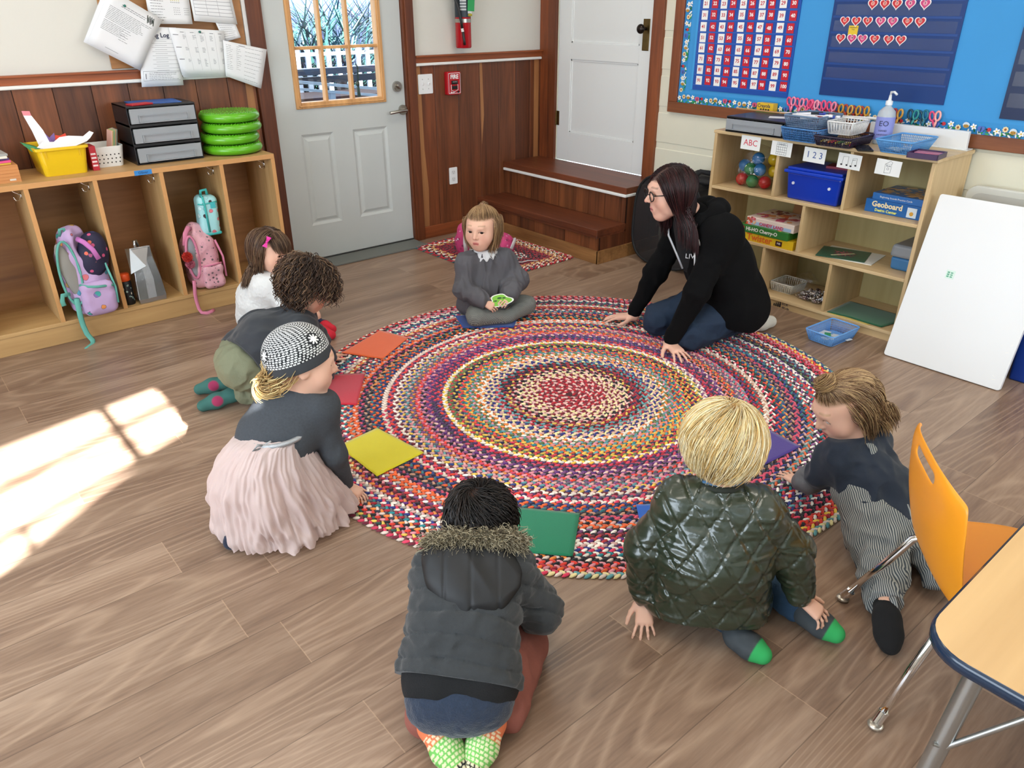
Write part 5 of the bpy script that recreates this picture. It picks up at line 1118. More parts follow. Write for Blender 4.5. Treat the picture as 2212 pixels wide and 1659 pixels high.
# ------------------------------------------------------------------ things on and in the cubbies
def item(label, name, cat, loc, group=None): return thing(name, label, cat, loc, group)
def stack_sheets(name, label, cat, c, w, d, n, cols, z, hs=.0035, group=None, rot=0):
    out_ = []
    for k in range(n):
        b = MB(); b.at((c[0] + random.uniform(-.008, .008), c[1] + random.uniform(-.006, .006), z), rot + random.uniform(-.05, .05)); b.col(cols[k % len(cols)]); b.lo_hi((-w / 2, -d / 2, 0), (w / 2, d / 2, hs))
        out_.append(tag(b.build(name, vc(.6), None, (c[0], c[1], z), .0006, 1), label[k] if isinstance(label, list) else label, cat, group)); z += hs + .0004
    return z
T = CT
# orange file box with pads of paper on top
b = MB(); b.col('#C98A52'); b.lo_hi((.28, 4.15, T), (.545, 4.38, T + .075)); b.col('#B5703A')
for k in range(5): b.lo_hi((.28, 4.149, T + .012 + k * .014), (.545, 4.1495, T + .0132 + k * .014))
b.col('#D9D2C4'); b.lo_hi((.50, 4.1488, T + .008), (.525, 4.1494, T + .016)); tag(b.build('paper_stack', vc(.65), None, (.41, 4.26, T), .003), 'thick orange stack of construction paper at the left end of the cubby top', 'paper')
labs = ['yellow pad lying directly on the orange paper stack', 'pink folder lying above the yellow pad', 'purple folder lying above the pink folder', 'white pad under the grey magazine', 'grey magazine topmost on the orange paper stack']
stack_sheets('folder', labs, 'folder', (.40, 4.27), .25, .20, 5, ['#E4C04A', '#D84A86', '#5A4A78', '#E6E0D2', '#A9A8A4'], T + .076, .009, 'folders on the paper stack')
# yellow tub with paper scraps
def tub(name, label, cx_, cy_, z, w, d, h, c, flare=1.18, lip=.008, rz=0, wall=.003, rough=.3):
    root = thing(name, label, name.split('_')[-1], (cx_, cy_, z)); b = MB(); b.at((cx_, cy_, z), rz); b.col(c)
    bw, bd = w / flare, d / flare; r_ = .02
    rings = []
    for (ww, dd, zz) in ((bw, bd, 0), (w, d, h), (w + 2 * lip, d + 2 * lip, h), (w + 2 * lip, d + 2 * lip, h - .012), (w + 2 * lip - .004, d + 2 * lip - .004, h - .012), (w + 2 * lip - .004, d + 2 * lip - .004, h - .003)): rings.append([(x, y, zz) for x, y in rrect(ww, dd, r_, 4)])
    rings[0:0] = [[(x, y, h) for x, y in rrect(w - 2 * wall, d - 2 * wall, r_ - .002, 4)], [(x, y, wall) for x, y in rrect(bw - 2 * wall, bd - 2 * wall, r_ - .002, 4)]][:0]
    n = len(rings[0]); V = [p for r in rings for p in r]; F = [(i * n + k, i * n + (k + 1) % n, (i + 1) * n + (k + 1) % n, (i + 1) * n + k) for i in range(len(rings) - 1) for k in range(n)]
    V2 = [(x, y, h) for x, y in rrect(w - 2 * wall, d - 2 * wall, r_ - .002, 4)] + [(x, y, wall) for x, y in rrect(bw - 2 * wall, bd - 2 * wall, r_ - .002, 4)]
    o0 = len(V); V += V2; F += [(n + k, n + (k + 1) % n, o0 + (k + 1) % n, o0 + k) for k in range(n)] + [(o0 + k, o0 + (k + 1) % n, o0 + n + (k + 1) % n, o0 + n + k) for k in range(n)] + [tuple(o0 + n + k for k in range(n)), tuple(range(n))[::-1]]
    b.add(V, F); b.build('tub_body', vc(rough), root, None, .001, 1); return root, b
yt, b_ = tub('yellow_tub', 'yellow plastic tub overflowing with cut paper on the cubby top', .742, 4.29, T, .215, .26, .130, '#E4BE1C')
b = MB(); b.at((.742, 4.29, T)); b.col('#D9B018'); b.lo_hi((-.075, -.128, .085), (-.068, -.118, .125)); b.lo_hi((.068, -.128, .085), (.075, -.118, .125)); b.build('lug', vc(.3), yt)
def scrap(pts, c, label, th=.0012, loc=None):
    b = MB(); b.col(c); P = np.array(pts, float); nrm = np.cross(P[1] - P[0], P[2] - P[0]); nrm /= np.linalg.norm(nrm) + 1e-9
    n = len(P); V = np.concatenate([P, P + nrm * th]); b.add(V, [tuple(range(n))[::-1], tuple(range(n, 2 * n))] + [(k, (k + 1) % n, n + (k + 1) % n, n + k) for k in range(n)]); return tag(b.build('paper_scrap', vc(.7), None, tuple(P[0])), label, 'paper', 'scraps in the yellow tub')
scrap([(.665, 4.22, T + .12), (.72, 4.24, T + .115), (.70, 4.25, T + .20), (.672, 4.27, T + .265), (.640, 4.27, T + .268), (.655, 4.25, T + .20)], '#F0EFF2', 'tall white paper strip standing up out of the yellow tub')
scrap([(.640, 4.272, T + .268), (.672, 4.272, T + .265), (.670, 4.273, T + .285), (.638, 4.273, T + .288)], '#E58A94', 'pink tip at the top of the standing paper strip')
scrap([(.645, 4.18, T + .135), (.70, 4.165, T + .118), (.79, 4.17, T + .124), (.86, 4.19, T + .140), (.885, 4.22, T + .150), (.91, 4.24, T + .170), (.895, 4.25, T + .178), (.86, 4.24, T + .158), (.80, 4.25, T + .165), (.76, 4.25, T + .162), (.73, 4.24, T + .145), (.68, 4.23, T + .15)], '#F2F1F4', 'wide curled white paper cut-off lying across the yellow tub')
scrap([(.70, 4.28, T + .12), (.745, 4.28, T + .12), (.75, 4.29, T + .18), (.725, 4.29, T + .16), (.705, 4.29, T + .19)], '#8C6FB4', 'purple paper scrap in the yellow tub')
scrap([(.735, 4.265, T + .12), (.80, 4.265, T + .12), (.795, 4.28, T + .175), (.77, 4.28, T + .165), (.75, 4.28, T + .17)], '#E0452E', 'red paper scrap in the yellow tub')
scrap([(.625, 4.20, T + .115), (.66, 4.19, T + .128), (.655, 4.30, T + .128), (.60, 4.30, T + .150)], '#3E8A5A', 'green paper sheet sticking out of the left side of the yellow tub')
b = MB(); b.col('#B3202E'); b.lo_hi((.862, 4.20, T), (.892, 4.30, T + .115)); o = tag(b.build('red_box', vc(.4), None, (.878, 4.25, T), .002), 'small red box between the yellow tub and the white basket', 'box')
b = MB(); b.c = lin('#E8D9D9')
for k in range(4): b.lo_hi((.865, 4.1992, T + .02 + k * .018), (.887, 4.1998, T + .028 + k * .018))
b.build('box_print', vc(.5), o)
# white perforated basket with sorted paper slips
def basket(name, label, cx_, cy_, z, w, d, h, c, flare=1.15, rz=0.0, slots='v', rim=.005, step=.014, group=None, rough=.35, handles=True, kind='basket'):
    """openwork basket: solid base, slotted sides, rolled rim"""
    root = thing(name, label, kind, (cx_, cy_, z), group); b = MB(); b.at((cx_, cy_, z), rz); b.col(c)
    bw, bd = w / flare, d / flare; Pb = np.array(rrect(bw, bd, .014, 3)); n = len(Pb)
    b.prism([tuple(p) for p in Pb], 0, .003, 'xy')
    def ringat(t): return [(x, y, h * t) for x, y in rrect(bw + (w - bw) * t, bd + (d - bd) * t, .016, 5)]
    b.tube(ringat(1.0), rim * .8, 6, closed=True); b.tube(ringat(.06), .0016, 5, closed=True)
    if slots == 'g': 
        for t in (.25, .42, .59, .76): b.tube(ringat(t), .0011, 4, closed=True)
    elif slots == 'v': b.tube(ringat(.82), .0016, 5, closed=True)
    for side in range(4):
        Lb, Lt = ((bw, w), (bd, d))[side % 2]; Db, Dt = ((bd, d), (bw, w))[side % 2]; m = int(Lt / step)
        for k in range(m + 1):
            u = -1 + 2 * k / m; u *= .93
            pb, pt = (u * Lb / 2, -Db / 2), (u * Lt / 2, -Dt / 2); a = side * pi / 2
            R2 = lambda p: (p[0] * cos(a) - p[1] * sin(a), p[0] * sin(a) + p[1] * cos(a))
            x0, y0 = R2(pb); x1, y1 = R2(pt); b.tube([(x0, y0, .002), (x1, y1, h)], .0016 if slots == 'g' else .0026, 4)
    b.build('basket_body', vc(rough), root); return root
wb = thing('white_basket', 'white perforated basket of coloured paper slips on the cubby top', 'basket', (.955, 4.34, T))
b = MB(); b.at((.955, 4.34, T)); b.col('#E6E6E2'); w0, d0, h0 = .155, .20, .10
ringsP = [[(x, y, z_) for x, y in rrect(w0 * f_, d0 * f_, .025, 6)] for f_, z_ in ((.84, 0), (1.0, h0), (.975, h0), (.82, .004))]
n = len(ringsP[0]); V = [p for r in ringsP for p in r]
V = [(x, y, z_ - (.028 * max(0, 1 - (x / .045) ** 2) if (z_ > .09 and y < -.08) else 0)) for x, y, z_ in V]
b.add(V, [(i * n + k, i * n + (k + 1) % n, (i + 1) * n + (k + 1) % n, (i + 1) * n + k) for i in range(3) for k in range(n)] + [tuple(range(n))[::-1], tuple(3 * n + k for k in range(n))]); b.build('basket_body', vc(.35), wb, None, .001, 1)
b = MB(); b.at((.955, 4.34, T)); b.col('#2A2A2A')
for r in range(3):
    for k in range(6):
        z_ = .022 + r * .019; f_ = .84 + .16 * z_ / h0; x = -.048 + k * .019 + (r % 2) * .004; b.cyl((x, -d0 / 2 * f_ - .0006, z_), (x, -d0 / 2 * f_ + .001, z_), .0036, n=8)
b.build('hole', vc(.7), wb)
for k, c in enumerate(['#E9B7A6', '#F0D88A', '#CFE0A8', '#A8D8B0', '#F2E2A0', '#F0B8B0', '#9CC8B8']):
    b = MB(); b.at((.985 + k * .006, 4.32, T), 0); b.col(c); b.box((0, .008 * k, .092), (.003, .09, .15), R=[[.97, 0, .22], [0, 1, 0], [-.22, 0, .97]]); tag(b.build('paper_slip', vc(.7), None, (.985 + k * .006, 4.32, T + .02)), '%s paper slips standing in the white basket' % ['peach', 'yellow', 'pale green', 'mint', 'cream', 'pink', 'sea green'][k], 'paper', 'slips in the white basket')
# black three-drawer unit
def drawer_unit(name, label, R, t, w, d, hs, tint):
    root = thing(name, label, 'drawer unit', tuple(t)); b = MB(); b.at(t, R=R); b.col('#15161A'); H = sum(hs); th = .006
    b.lo_hi((-w / 2, 0, 0), (-w / 2 + th, d, H)); b.lo_hi((w / 2 - th, 0, 0), (w / 2, d, H)); b.lo_hi((-w / 2, d - th, 0), (w / 2, d, H)); b.lo_hi((-w / 2, 0, H - .010), (w / 2, d, H)); z = 0; b.lo_hi((-w / 2, 0, 0), (w / 2, d, .006))
    for h in hs[:-1]: z += h; b.lo_hi((-w / 2, 0, z - .008), (w / 2, d, z + .008))
    b.build('case', vc(.3, 'black_plastic'), root, None, .003); z = 0
    for k, h in enumerate(hs):
        b = MB(); b.at(t, R=R); zl_, zh_ = z + .012, z + h - .012; b.lo_hi((-w / 2 + .010, -.012, zl_), (w / 2 - .010, -.008, zh_)); b.lo_hi((-w / 2 + .012, -.008, zl_), (-w / 2 + .015, d - .03, zh_ - .01)); b.lo_hi((w / 2 - .015, -.008, zl_), (w / 2 - .012, d - .03, zh_ - .01)); b.lo_hi((-w / 2 + .012, -.008, zl_), (w / 2 - .012, d - .03, zl_ + .003))
        dr = b.build('drawer', frost, root)
        b = MB(); b.at(t, R=R); b.lo_hi((-w * .36, -.020, zl_ + .002), (w * .36, -.012, zl_ + .007)); b.lo_hi((-w * .36, -.020, zl_ + .002), (-w * .36 + .006, -.012, zl_ + h * .42)); b.lo_hi((w * .36 - .006, -.020, zl_ + .002), (w * .36, -.012, zl_ + h * .42)); b.lo_hi((-w * .36, -.018, zl_ + h * .42 - .004), (w * .36, -.012, zl_ + h * .42)); b.build('pull', frost, dr)
        b = MB(); b.at(t, R=R)
        for q in range(5): b.c = lin(tint[(k + q) % len(tint)]); b.box((-w * .32 + q * w * .16, .10, zl_ + .004 + .010), (w * .14, .15, .02), rz=.2 * q)
        b.build('contents', vc(.6), dr); z += h
    return root
frost, t_, p_ = new_mat('frosted_plastic'); setp(p_, .35, alpha=.62); p_.inputs['Base Color'].default_value = (.42, .45, .48, 1)
du = drawer_unit('drawer_organizer', 'black three-drawer organizer with frosted drawers on the cubby top', np.eye(3), np.array([1.235, 4.20, T]), .335, .25, (.093, .093, .093), ['#8E6F5A', '#C9B8A8', '#C05A62', '#7A8494', '#B9A48E'])
T3 = T + .279
b = MB(); b.at((1.25, 4.33, T3), -.08); b.col('#2F5FAE'); b.lo_hi((-.13, -.08, 0), (.11, .10, .003)); tag(b.build('blue_folder', vc(.5), None, (1.25, 4.33, T3), .001), 'blue folder lying on the black drawer organizer', 'folder')
b = MB(); b.at((1.15, 4.25, T3), .25); b.col('#B8242E'); b.lo_hi((-.055, -.03, 0), (.055, .035, .008)); tag(b.build('red_pouch', vc(.5), None, (1.15, 4.25, T3), .003), 'red pouch lying in front of the blue folder', 'pouch')
# green balance cushions
gr = mat('green_rubber', '#5FB01E', 0.28, coat=.3)
discs = [(1.590, 4.275), (1.583, 4.280), (1.600, 4.272), (1.598, 4.276)]
dl = ['lowest of the four green balance cushions', 'second from bottom of the green balance cushions, shifted left', 'third from bottom of the green balance cushions', 'topmost of the four green balance cushions']
z = T; proto = None
for k, (x, y) in enumerate(discs):
    root = thing('balance_cushion', dl[k], 'cushion', (x, y, z), 'stack of green balance cushions')
    if proto is None:
        b = MB(); b.lathe([(0, .004), (.10, .002), (.135, .003), (.150, .010), (.157, .022), (.157, .032), (.150, .045), (.138, .051), (.12, .052), (0, .053)], (0, 0, 0), 48); o = b.build('cushion_body', gr); proto = o
        b = MB(); 
        for q in range(56): a = 2 * pi * q / 56; b.ball((.141 * cos(a), .141 * sin(a), .051), (.003, .003, .003), 6, 4)
        for rr_ in (.05, .075, .10, .12):
            for q in range(int(rr_ * 300)): a = 2 * pi * q / int(rr_ * 300); b.ball((rr_ * cos(a), rr_ * sin(a), .0525), (.0022, .0022, .0022), 6, 4)
        nb = b.build('nub', gr)
    else: o = proto.copy(); COL.objects.link(o); nb = nb0.copy(); COL.objects.link(nb)
    if k == 0: nb0 = nb
    for q in (o, nb): q.parent = root; q.location = (0, 0, 0)
    z += .0545
# ------------------------------------------------------------------ bags in the cubbies
FZ = .11
def pattern_mat(name, base, spots, scale, rough=.7):
    """soft cloth printed with scattered coloured shapes"""
    m, t, p = new_mat(name); N = NT(t); setp(p, rough); tc = N.n('ShaderNodeTexCoord').outputs['Object']
    v = N.n('ShaderNodeTexVoronoi', i_Vector=tc, i_Scale=scale); wz = N.n('ShaderNodeTexNoise', i_Vector=tc, i_Scale=scale * 1.7, i_Detail=3.0)
    d = N.m('ADD', v.outputs['Distance'], N.m('MULTIPLY', wz.outputs[0], .28)); msk = N.m('LESS_THAN', d, .43)
    sp = N.n('ShaderNodeSeparateXYZ', i_0=v.outputs['Color']).outputs[0]
    col = N.ramp(sp, [(i / len(spots), lin(c)) for i, c in enumerate(spots)]); t.nodes[-1].color_ramp.interpolation = 'CONSTANT'
    c = N.mix(msk, lin(base), col); edge_ = N.m('LESS_THAN', N.m('ABSOLUTE', N.m('SUBTRACT', d, .43)), .018); c = N.mix(N.m('MULTIPLY', edge_, .7), c, lin('#3A3A4A')); N.link(c, p.inputs['Base Color'])
    b = N.n('ShaderNodeBump', i_Height=N.n('ShaderNodeTexNoise', i_Vector=tc, i_Scale=22.0).outputs[0], i_Strength=.5, i_Distance=.006); N.link(b.outputs[0], p.inputs['Normal']); return m
def soft(name, label, cat, base): return thing(name, label, cat, base)
# dinosaur backpack, cubby two
dino = pattern_mat('dino_cloth', '#B79CC4', ['#3E9A96', '#D98A4A', '#C96A72', '#4A8FA8', '#C9A05A', '#7E6AA8'], 22)
teal = mat('teal_webbing', '#5FA79A', .75, bump=.3, bscale=300)
grey_mesh = mat('grey_mesh', '#8C8A84', .9, bump=.5, bscale=500)
bp = soft('backpack', 'lilac dinosaur backpack with teal straps slumped in the second cubby', 'backpack', (.70, 4.14, FZ))
S = SDF(.03); S.box((.715, 4.155, FZ + .155), (.088, .085, .150), .055, rotm((0, 1, 0), -3)); S.ell((.70, 4.15, FZ + .30), (.062, .07, .10)); S.ell((.735, 4.12, FZ + .08), (.085, .085, .075)); S.disp = wrinkle(14, .006); S.amp = .01
S.ell((.765, 4.09, FZ + .33), (.07, .06, .10), k=.02, sub=True); S.build('bag_body', .005, dino, bp)
S = SDF(.015); S.box((.735, 4.062, FZ + .085), (.070, .03, .075), .028); S.disp = wrinkle(16, .004); S.amp = .008; S.build('front_pocket', .0045, dino, bp)
S = SDF(.01); S.ell((.652, 4.085, FZ + .21), (.034, .02, .135), rotm((0, 1, 0), -10)); S.build('strap_pad', .004, grey_mesh, bp)
b = MB(); P = [(.648 + .040 * cos(t), 4.068 + .006 * sin(t * 2), FZ + .21 + .142 * sin(t)) for t in np.linspace(0, 2 * pi, 28)[:-1]]; b.tube(P, .0055, 6, closed=True); b.build('piping', teal, bp)
b = MB(); b.tube([(.672, 4.060, FZ + .155), (.70, 4.034, FZ + .148), (.735, 4.028, FZ + .142), (.80, 4.036, FZ + .135)], .006, 6, flat=(.5, (0, 1, 0))); b.build('piping', teal, bp)
b = MB(); b.tube([(.795, 4.07, FZ + .23), (.81, 4.05, FZ + .12), (.805, 4.045, FZ + .05)], .012, 6, flat=(.4, (1, 0, 0))); b.build('side_strap', teal, bp)
b = MB(); b.tube([(.645, 4.060, FZ + .10), (.640, 4.052, FZ + .02), (.640, 4.045, -.0 + .09), (.645, 4.035, .05), (.658, 4.02, .02), (.652, 4.00, .008), (.630, 3.975, .006), (.615, 3.955, .006)], .012, 8, flat=(.22, (.2, -.8, .5))); b.build('loose_strap', teal, bp)
b = MB(); b.tube([(.625, 4.075, FZ + .12), (.595, 4.062, FZ + .125), (.588, 4.058, FZ + .10), (.590, 4.056, FZ + .08)], .010, 8, flat=(.25, (0, 1, 0))); b.build('loose_strap', teal, bp)
b = MB(); b.tube([(.655, 4.12, FZ + .365), (.66, 4.11, FZ + .395), (.675, 4.11, FZ + .395), (.68, 4.12, FZ + .365)], .007, 8, flat=(.4, (0, 1, 0))); b.build('grab_handle', teal, bp)
navyp = pattern_mat('navy_star_cloth', '#1E1B38', ['#C9507A', '#3A3560', '#A2507A', '#39406E', '#E06A52'], 34)
nb_ = soft('lunch_bag', 'dark navy printed bag with a pink handle stuffed in the dinosaur backpack', 'bag', (.76, 4.10, FZ + .2))
S = SDF(.02); S.ell((.765, 4.105, FZ + .285), (.064, .058, .105), rotm((0, 1, 0), 12)); S.disp = wrinkle(14, .003); S.amp = .006; S.build('bag_body', .0045, navyp, nb_)
b = MB(); b.tube([(.715, 4.065, FZ + .375), (.735, 4.046, FZ + .36), (.76, 4.04, FZ + .325), (.775, 4.038, FZ + .28)], .011, 8, flat=(.3, (0, 1, 0))); b.build('handle', mat('pink_webbing', '#C272B8', .7), nb_)
for q in (bp, nb_): q.scale = (1.10, 1.0, 1.12); q.location.x -= .022; q.location.y -= .01
# bottle
bo = soft('water_bottle', 'black dotted water bottle with an orange lid in the third cubby', 'bottle', (.868, 4.14, FZ))
b = MB(); b.col('#14161A'); b.lathe([(0, 0), (.026, 0), (.028, .004), (.028, .118), (.024, .128), (0, .128)], (.868, 4.14, FZ), 28); b.build('flask', vc(.35), bo)
b = MB(); b.col('#E0521E'); b.lathe([(.024, .126), (.0275, .130), (.0275, .158), (.024, .164), (0, .165)], (.868, 4.14, FZ), 28); b.build('lid', vc(.4), bo)
b = MB(); rgd = random.Random(5)
for k in range(40):
    a = rgd.uniform(0, 2 * pi); z_ = FZ + rgd.uniform(.01, .112); r_ = rgd.uniform(.0025, .0055); b.col(rgd.choice(['#9FB8B0', '#C9CFC4', '#7E9A94', '#D9D4C0'])); b.ball((.868 + .0282 * cos(a), 4.14 + .0282 * sin(a), z_), (r_, r_, r_), 8, 6) if False else b.add([(.868 + .0284 * cos(a + r_ / .0284 * cos(q)), 4.14 + .0284 * sin(a + r_ / .0284 * cos(q)), z_ + r_ * sin(q)) for q in np.linspace(0, 2 * pi, 10)[:-1]], [tuple(range(9))])
b.build('dot_print', vc(.35), bo)
# silver lunch bag
silver = mat('silver_foil', '#B9BCBE', .22, metal=.9, bump=.8, bscale=18)
sl = soft('lunch_bag', 'crinkled silver foil lunch bag with folded top in the third cubby', 'bag', (.97, 4.15, FZ))
cxs, cys = .972, 4.15; ringd = [(0, .058, .055), (.02, .062, .058), (.10, .055, .046), (.19, .045, .020), (.235, .040, .006)]
V = [(cxs + hx * sx_ + (.004 * sin(i * 3 + q)), cys + hy * sy_ + (-.01 if i > 2 else 0) * (i - 2), FZ + z_) for i, (z_, hx, hy) in enumerate(ringd) for q, (sx_, sy_) in enumerate(((-1, -1), (-.3, -1.05), (.35, -.96), (1, -1), (1.08, 0), (1, 1), (0, 1), (-1, 1), (-.92, 0)))]
n = 9; b = MB(); b.add(V, [(i * n + k, i * n + (k + 1) % n, (i + 1) * n + (k + 1) % n, (i + 1) * n + k) for i in range(4) for k in range(n)] + [tuple(range(n))[::-1], tuple(4 * n + k for k in range(n))]); b.build('bag_body', silver, sl, None, .004, 2)
b = MB(); b.add([(cxs - .045, 4.128, FZ + .236), (cxs + .035, 4.128, FZ + .236), (cxs - .005, 4.070, FZ + .165), (cxs - .072, 4.085, FZ + .140), (cxs - .06, 4.15, FZ + .232)], [(0, 3, 2, 1), (0, 4, 3)]); sl.scale = (1.12, 1.1, 1.22); o = b.build('folded_flap', silver, sl); m_ = o.modifiers.new('t', 'SOLIDIFY'); m_.thickness = .003
b = MB(); b.tube([(cxs - .02, 4.13, FZ + .232), (cxs - .018, 4.135, FZ + .262), (cxs - .008, 4.14, FZ + .262), (cxs - .002, 4.14, FZ + .235)], .006, 6, flat=(.4, (0, 1, 0))); b.build('handle', silver, sl)
# pink backpack with teal lunch box on top
pinkp = pattern_mat('pink_heart_cloth', '#D9A3AE', ['#6B5A5E', '#D9A3AE', '#D9A3AE', '#7E6A6E'], 52, .35)
pinkt = mat('pink_trim', '#CF7C98', .7)
pk = soft('backpack', 'pale pink backpack with tiny dark hearts in the fourth cubby', 'backpack', (1.27, 4.17, FZ))
S = SDF(.03); S.box((1.275, 4.165, FZ + .145), (.085, .075, .138), .05, rotm((0, 1, 0), -4)); S.ell((1.265, 4.17, FZ + .27), (.06, .06, .085)); S.disp = wrinkle(14, .004); S.amp = .008; S.build('bag_body', .005, pinkp, pk)
S = SDF(.015); S.box((1.30, 4.088, FZ + .075), (.055, .028, .068), .025); S.disp = wrinkle(18, .004); S.amp = .008; S.build('front_pocket', .0045, pinkp, pk)
b = MB(); b.tube([(1.25, 4.075, FZ + .135), (1.30, 4.056, FZ + .142), (1.35, 4.072, FZ + .14)], .005, 6); b.build('piping', pinkt, pk)
b = MB(); P = [(1.213 + .030 * cos(t), 4.092, FZ + .19 + .115 * sin(t)) for t in np.linspace(0, 2 * pi, 26)[:-1]]; b.tube(P, .007, 6, closed=True); b.build('piping', pinkt, pk)
S = SDF(.01); S.ell((1.214, 4.098, FZ + .19), (.026, .012, .108)); S.build('strap_pad', .004, mat('grey_felt', '#8F9298', .9), pk)
b = MB(); b.tube([(1.345, 4.10, FZ + .26), (1.368, 4.085, FZ + .17), (1.366, 4.08, FZ + .06)], .012, 8, flat=(.4, (1, 0, 0))); b.build('side_strap', pinkt, pk)
b = MB(); b.tube([(1.19, 4.075, FZ + .07), (1.178, 4.065, FZ + .0), (1.176, 4.058, .075), (1.178, 4.05, .03), (1.185, 4.035, .010), (1.21, 4.02, .006), (1.235, 4.03, .006), (1.255, 4.045, .006)], .010, 8, flat=(.22, (.2, -.8, .5))); b.build('loose_strap', pinkt, pk)
b = MB(); b.tube([(1.235, 4.12, FZ + .335), (1.22, 4.11, FZ + .345), (1.20, 4.10, FZ + .32), (1.185, 4.095, FZ + .26)], .014, 8, flat=(.4, (0, 1, 0))); b.build('shoulder_strap', pinkt, pk)
rgp = np.random.default_rng(3)
def pompom(c, r, palette, parent, name, n=900, w=.0012):
    U = sphere_dirs(n, lambda u: u[:, 2] > -2); Q = A(*c) + U[:, None, :] * np.linspace(.2, 1, 4)[None, :, None] * r * rgp.uniform(.8, 1.05, (n, 1, 1)) + rgp.normal(0, r * .06, (n, 4, 3)); V, F, C = tubes(Q, w, palette, rgp); return mesh_obj(name, V, F, hairm, parent, True, C, 'POINT')
kc = soft('pompom_charm', 'red and pink fluffy pompom charm hanging on the pink backpack', 'charm', (1.185, 4.07, FZ + .2))
pompom((1.178, 4.07, FZ + .205), .027, ('#E0403A', '#E8604E', '#D8342F'), kc, 'pompom'); pompom((1.186, 4.07, FZ + .165), .024, ('#D8708C', '#E08C9E', '#C9607A'), kc, 'pompom')
aqua = pattern_mat('aqua_print', '#9FD6DA', ['#9FD6DA', '#D9707C', '#3A2A2E', '#9FD6DA', '#C7E6E8'], 26, .4)
aqt = mat('aqua_trim', '#3FB0AC', .6)
lb = soft('lunch_box', 'pale aqua lunch box with teal zip standing on the pink backpack', 'lunch box', (1.355, 4.17, FZ + .27))
S = SDF(.012); S.box((1.352, 4.168, FZ + .385), (.052, .045, .105), .028, rotm((0, 1, 0), 3)); S.disp = wrinkle(12, .002); S.amp = .004; S.build('box_body', .004, aqua, lb)
b = MB(); P = [(1.335 + (0), 4.121, FZ + .30), (1.332, 4.119, FZ + .44), (1.33, 4.125, FZ + .483), (1.33, 4.16, FZ + .496)]; b.tube(P, .006, 8, flat=(.5, (0, 1, 0))); b.tube([(1.302, 4.135, FZ + .452), (1.32, 4.122, FZ + .450), (1.40, 4.125, FZ + .455)], .004, 6); b.build('zip', aqt, lb)
b = MB(); b.box((1.353, 4.168, FZ + .288), (.098, .088, .018)); b.build('base_trim', aqt, lb, None, .008)
b = MB(); b.tube([(1.335, 4.165, FZ + .486), (1.337, 4.16, FZ + .515), (1.365, 4.16, FZ + .518), (1.37, 4.165, FZ + .486)], .008, 8, flat=(.4, (0, 1, 0))); b.build('handle', aqt, lb)
b = MB(); b.col('#3FB0B8'); b.lo_hi((1.362, 4.117, FZ + .425), (1.388, 4.121, FZ + .455)); b.build('name_patch', vc(.5), lb, None, .001)
# backpack behind the seated girl on the small rug
flp = pattern_mat('magenta_print', '#C23A72', ['#E8C9D6', '#B02A62', '#D87A9E', '#8C2450'], 38)
gp = soft('backpack', 'magenta patterned backpack with white strap lying on the small rug', 'backpack', (2.86, 3.86, .012))
S = SDF(.02); S.ell((2.93, 3.80, .10), (.08, .075, .085)); S.ell((2.86, 3.88, .12), (.12, .10, .095)); S.ell((2.76, 3.96, .14), (.075, .06, .12)); S.disp = wrinkle(14, .006); S.amp = .01; S.build('bag_body', .006, flp, gp)
b = MB(); b.tube([(2.70, 3.88, .07), (2.685, 3.87, .16), (2.70, 3.885, .245), (2.73, 3.90, .26), (2.755, 3.90, .22)], .016, 8, flat=(.35, (0, 1, 0))); b.build('shoulder_strap', mat('pale_grey_web', '#C9C6C8', .8), gp)
b = MB(); b.tube([(2.94, 3.72, .10), (2.98, 3.73, .15), (3.01, 3.77, .14), (3.01, 3.80, .06)], .014, 8, flat=(.35, (0, 1, 0))); b.build('piping', MATS['pale_grey_web'], gp)
b = MB(); b.tube([(2.93, 3.70, .02), (2.98, 3.66, .018), (3.03, 3.66, .018), (3.08, 3.62, .018)], .008, 8, flat=(.3, (0, 0, 1))); b.build('loose_strap', MATS['pale_grey_web'], gp)

gp.location.x += .10; gp.location.y -= .09

# ------------------------------------------------------------------ things on and in the storage shelf
S0 = ST
drawer_unit('paper_organizer', 'wide black single-drawer unit with frosted front on the shelf top', np.array([[0, 1, 0], [-1, 0, 0], [0, 0, 1]], float), np.array([3.62 + .02, 2.36, S0]), .355, .27, (.080,), ['#8E5F5A', '#C98A8A', '#B04A52', '#C9B0A8', '#9A948E'])
b = MB(); b.at((3.78, 2.31, S0 + .080), .5); b.col('#F0F0F2'); b.lo_hi((-.035, -.05, 0), (.035, .05, .001)); tag(b.build('note_card', vc(.6), None, (3.78, 2.31, S0 + .08)), 'small white card lying on the black single-drawer unit', 'card')
def mk_basket(*a, **k): return basket(*a, **k)
basket('wire_basket', 'lower blue basket of supplies under the grey-blue marker basket', 3.725, 2.085, S0, .20, .25, .062, '#4E86C4', rz=-pi / 2, slots='g', step=.009, group='baskets on the shelf top', kind='basket')
basket('wire_basket', 'grey-blue openwork basket full of markers stacked on the blue basket', 3.725, 2.085, S0 + .066, .19, .24, .055, '#6E87A4', rz=-pi / 2, slots='g', step=.009, group='baskets on the shelf top', kind='basket')
rgm = random.Random(9)
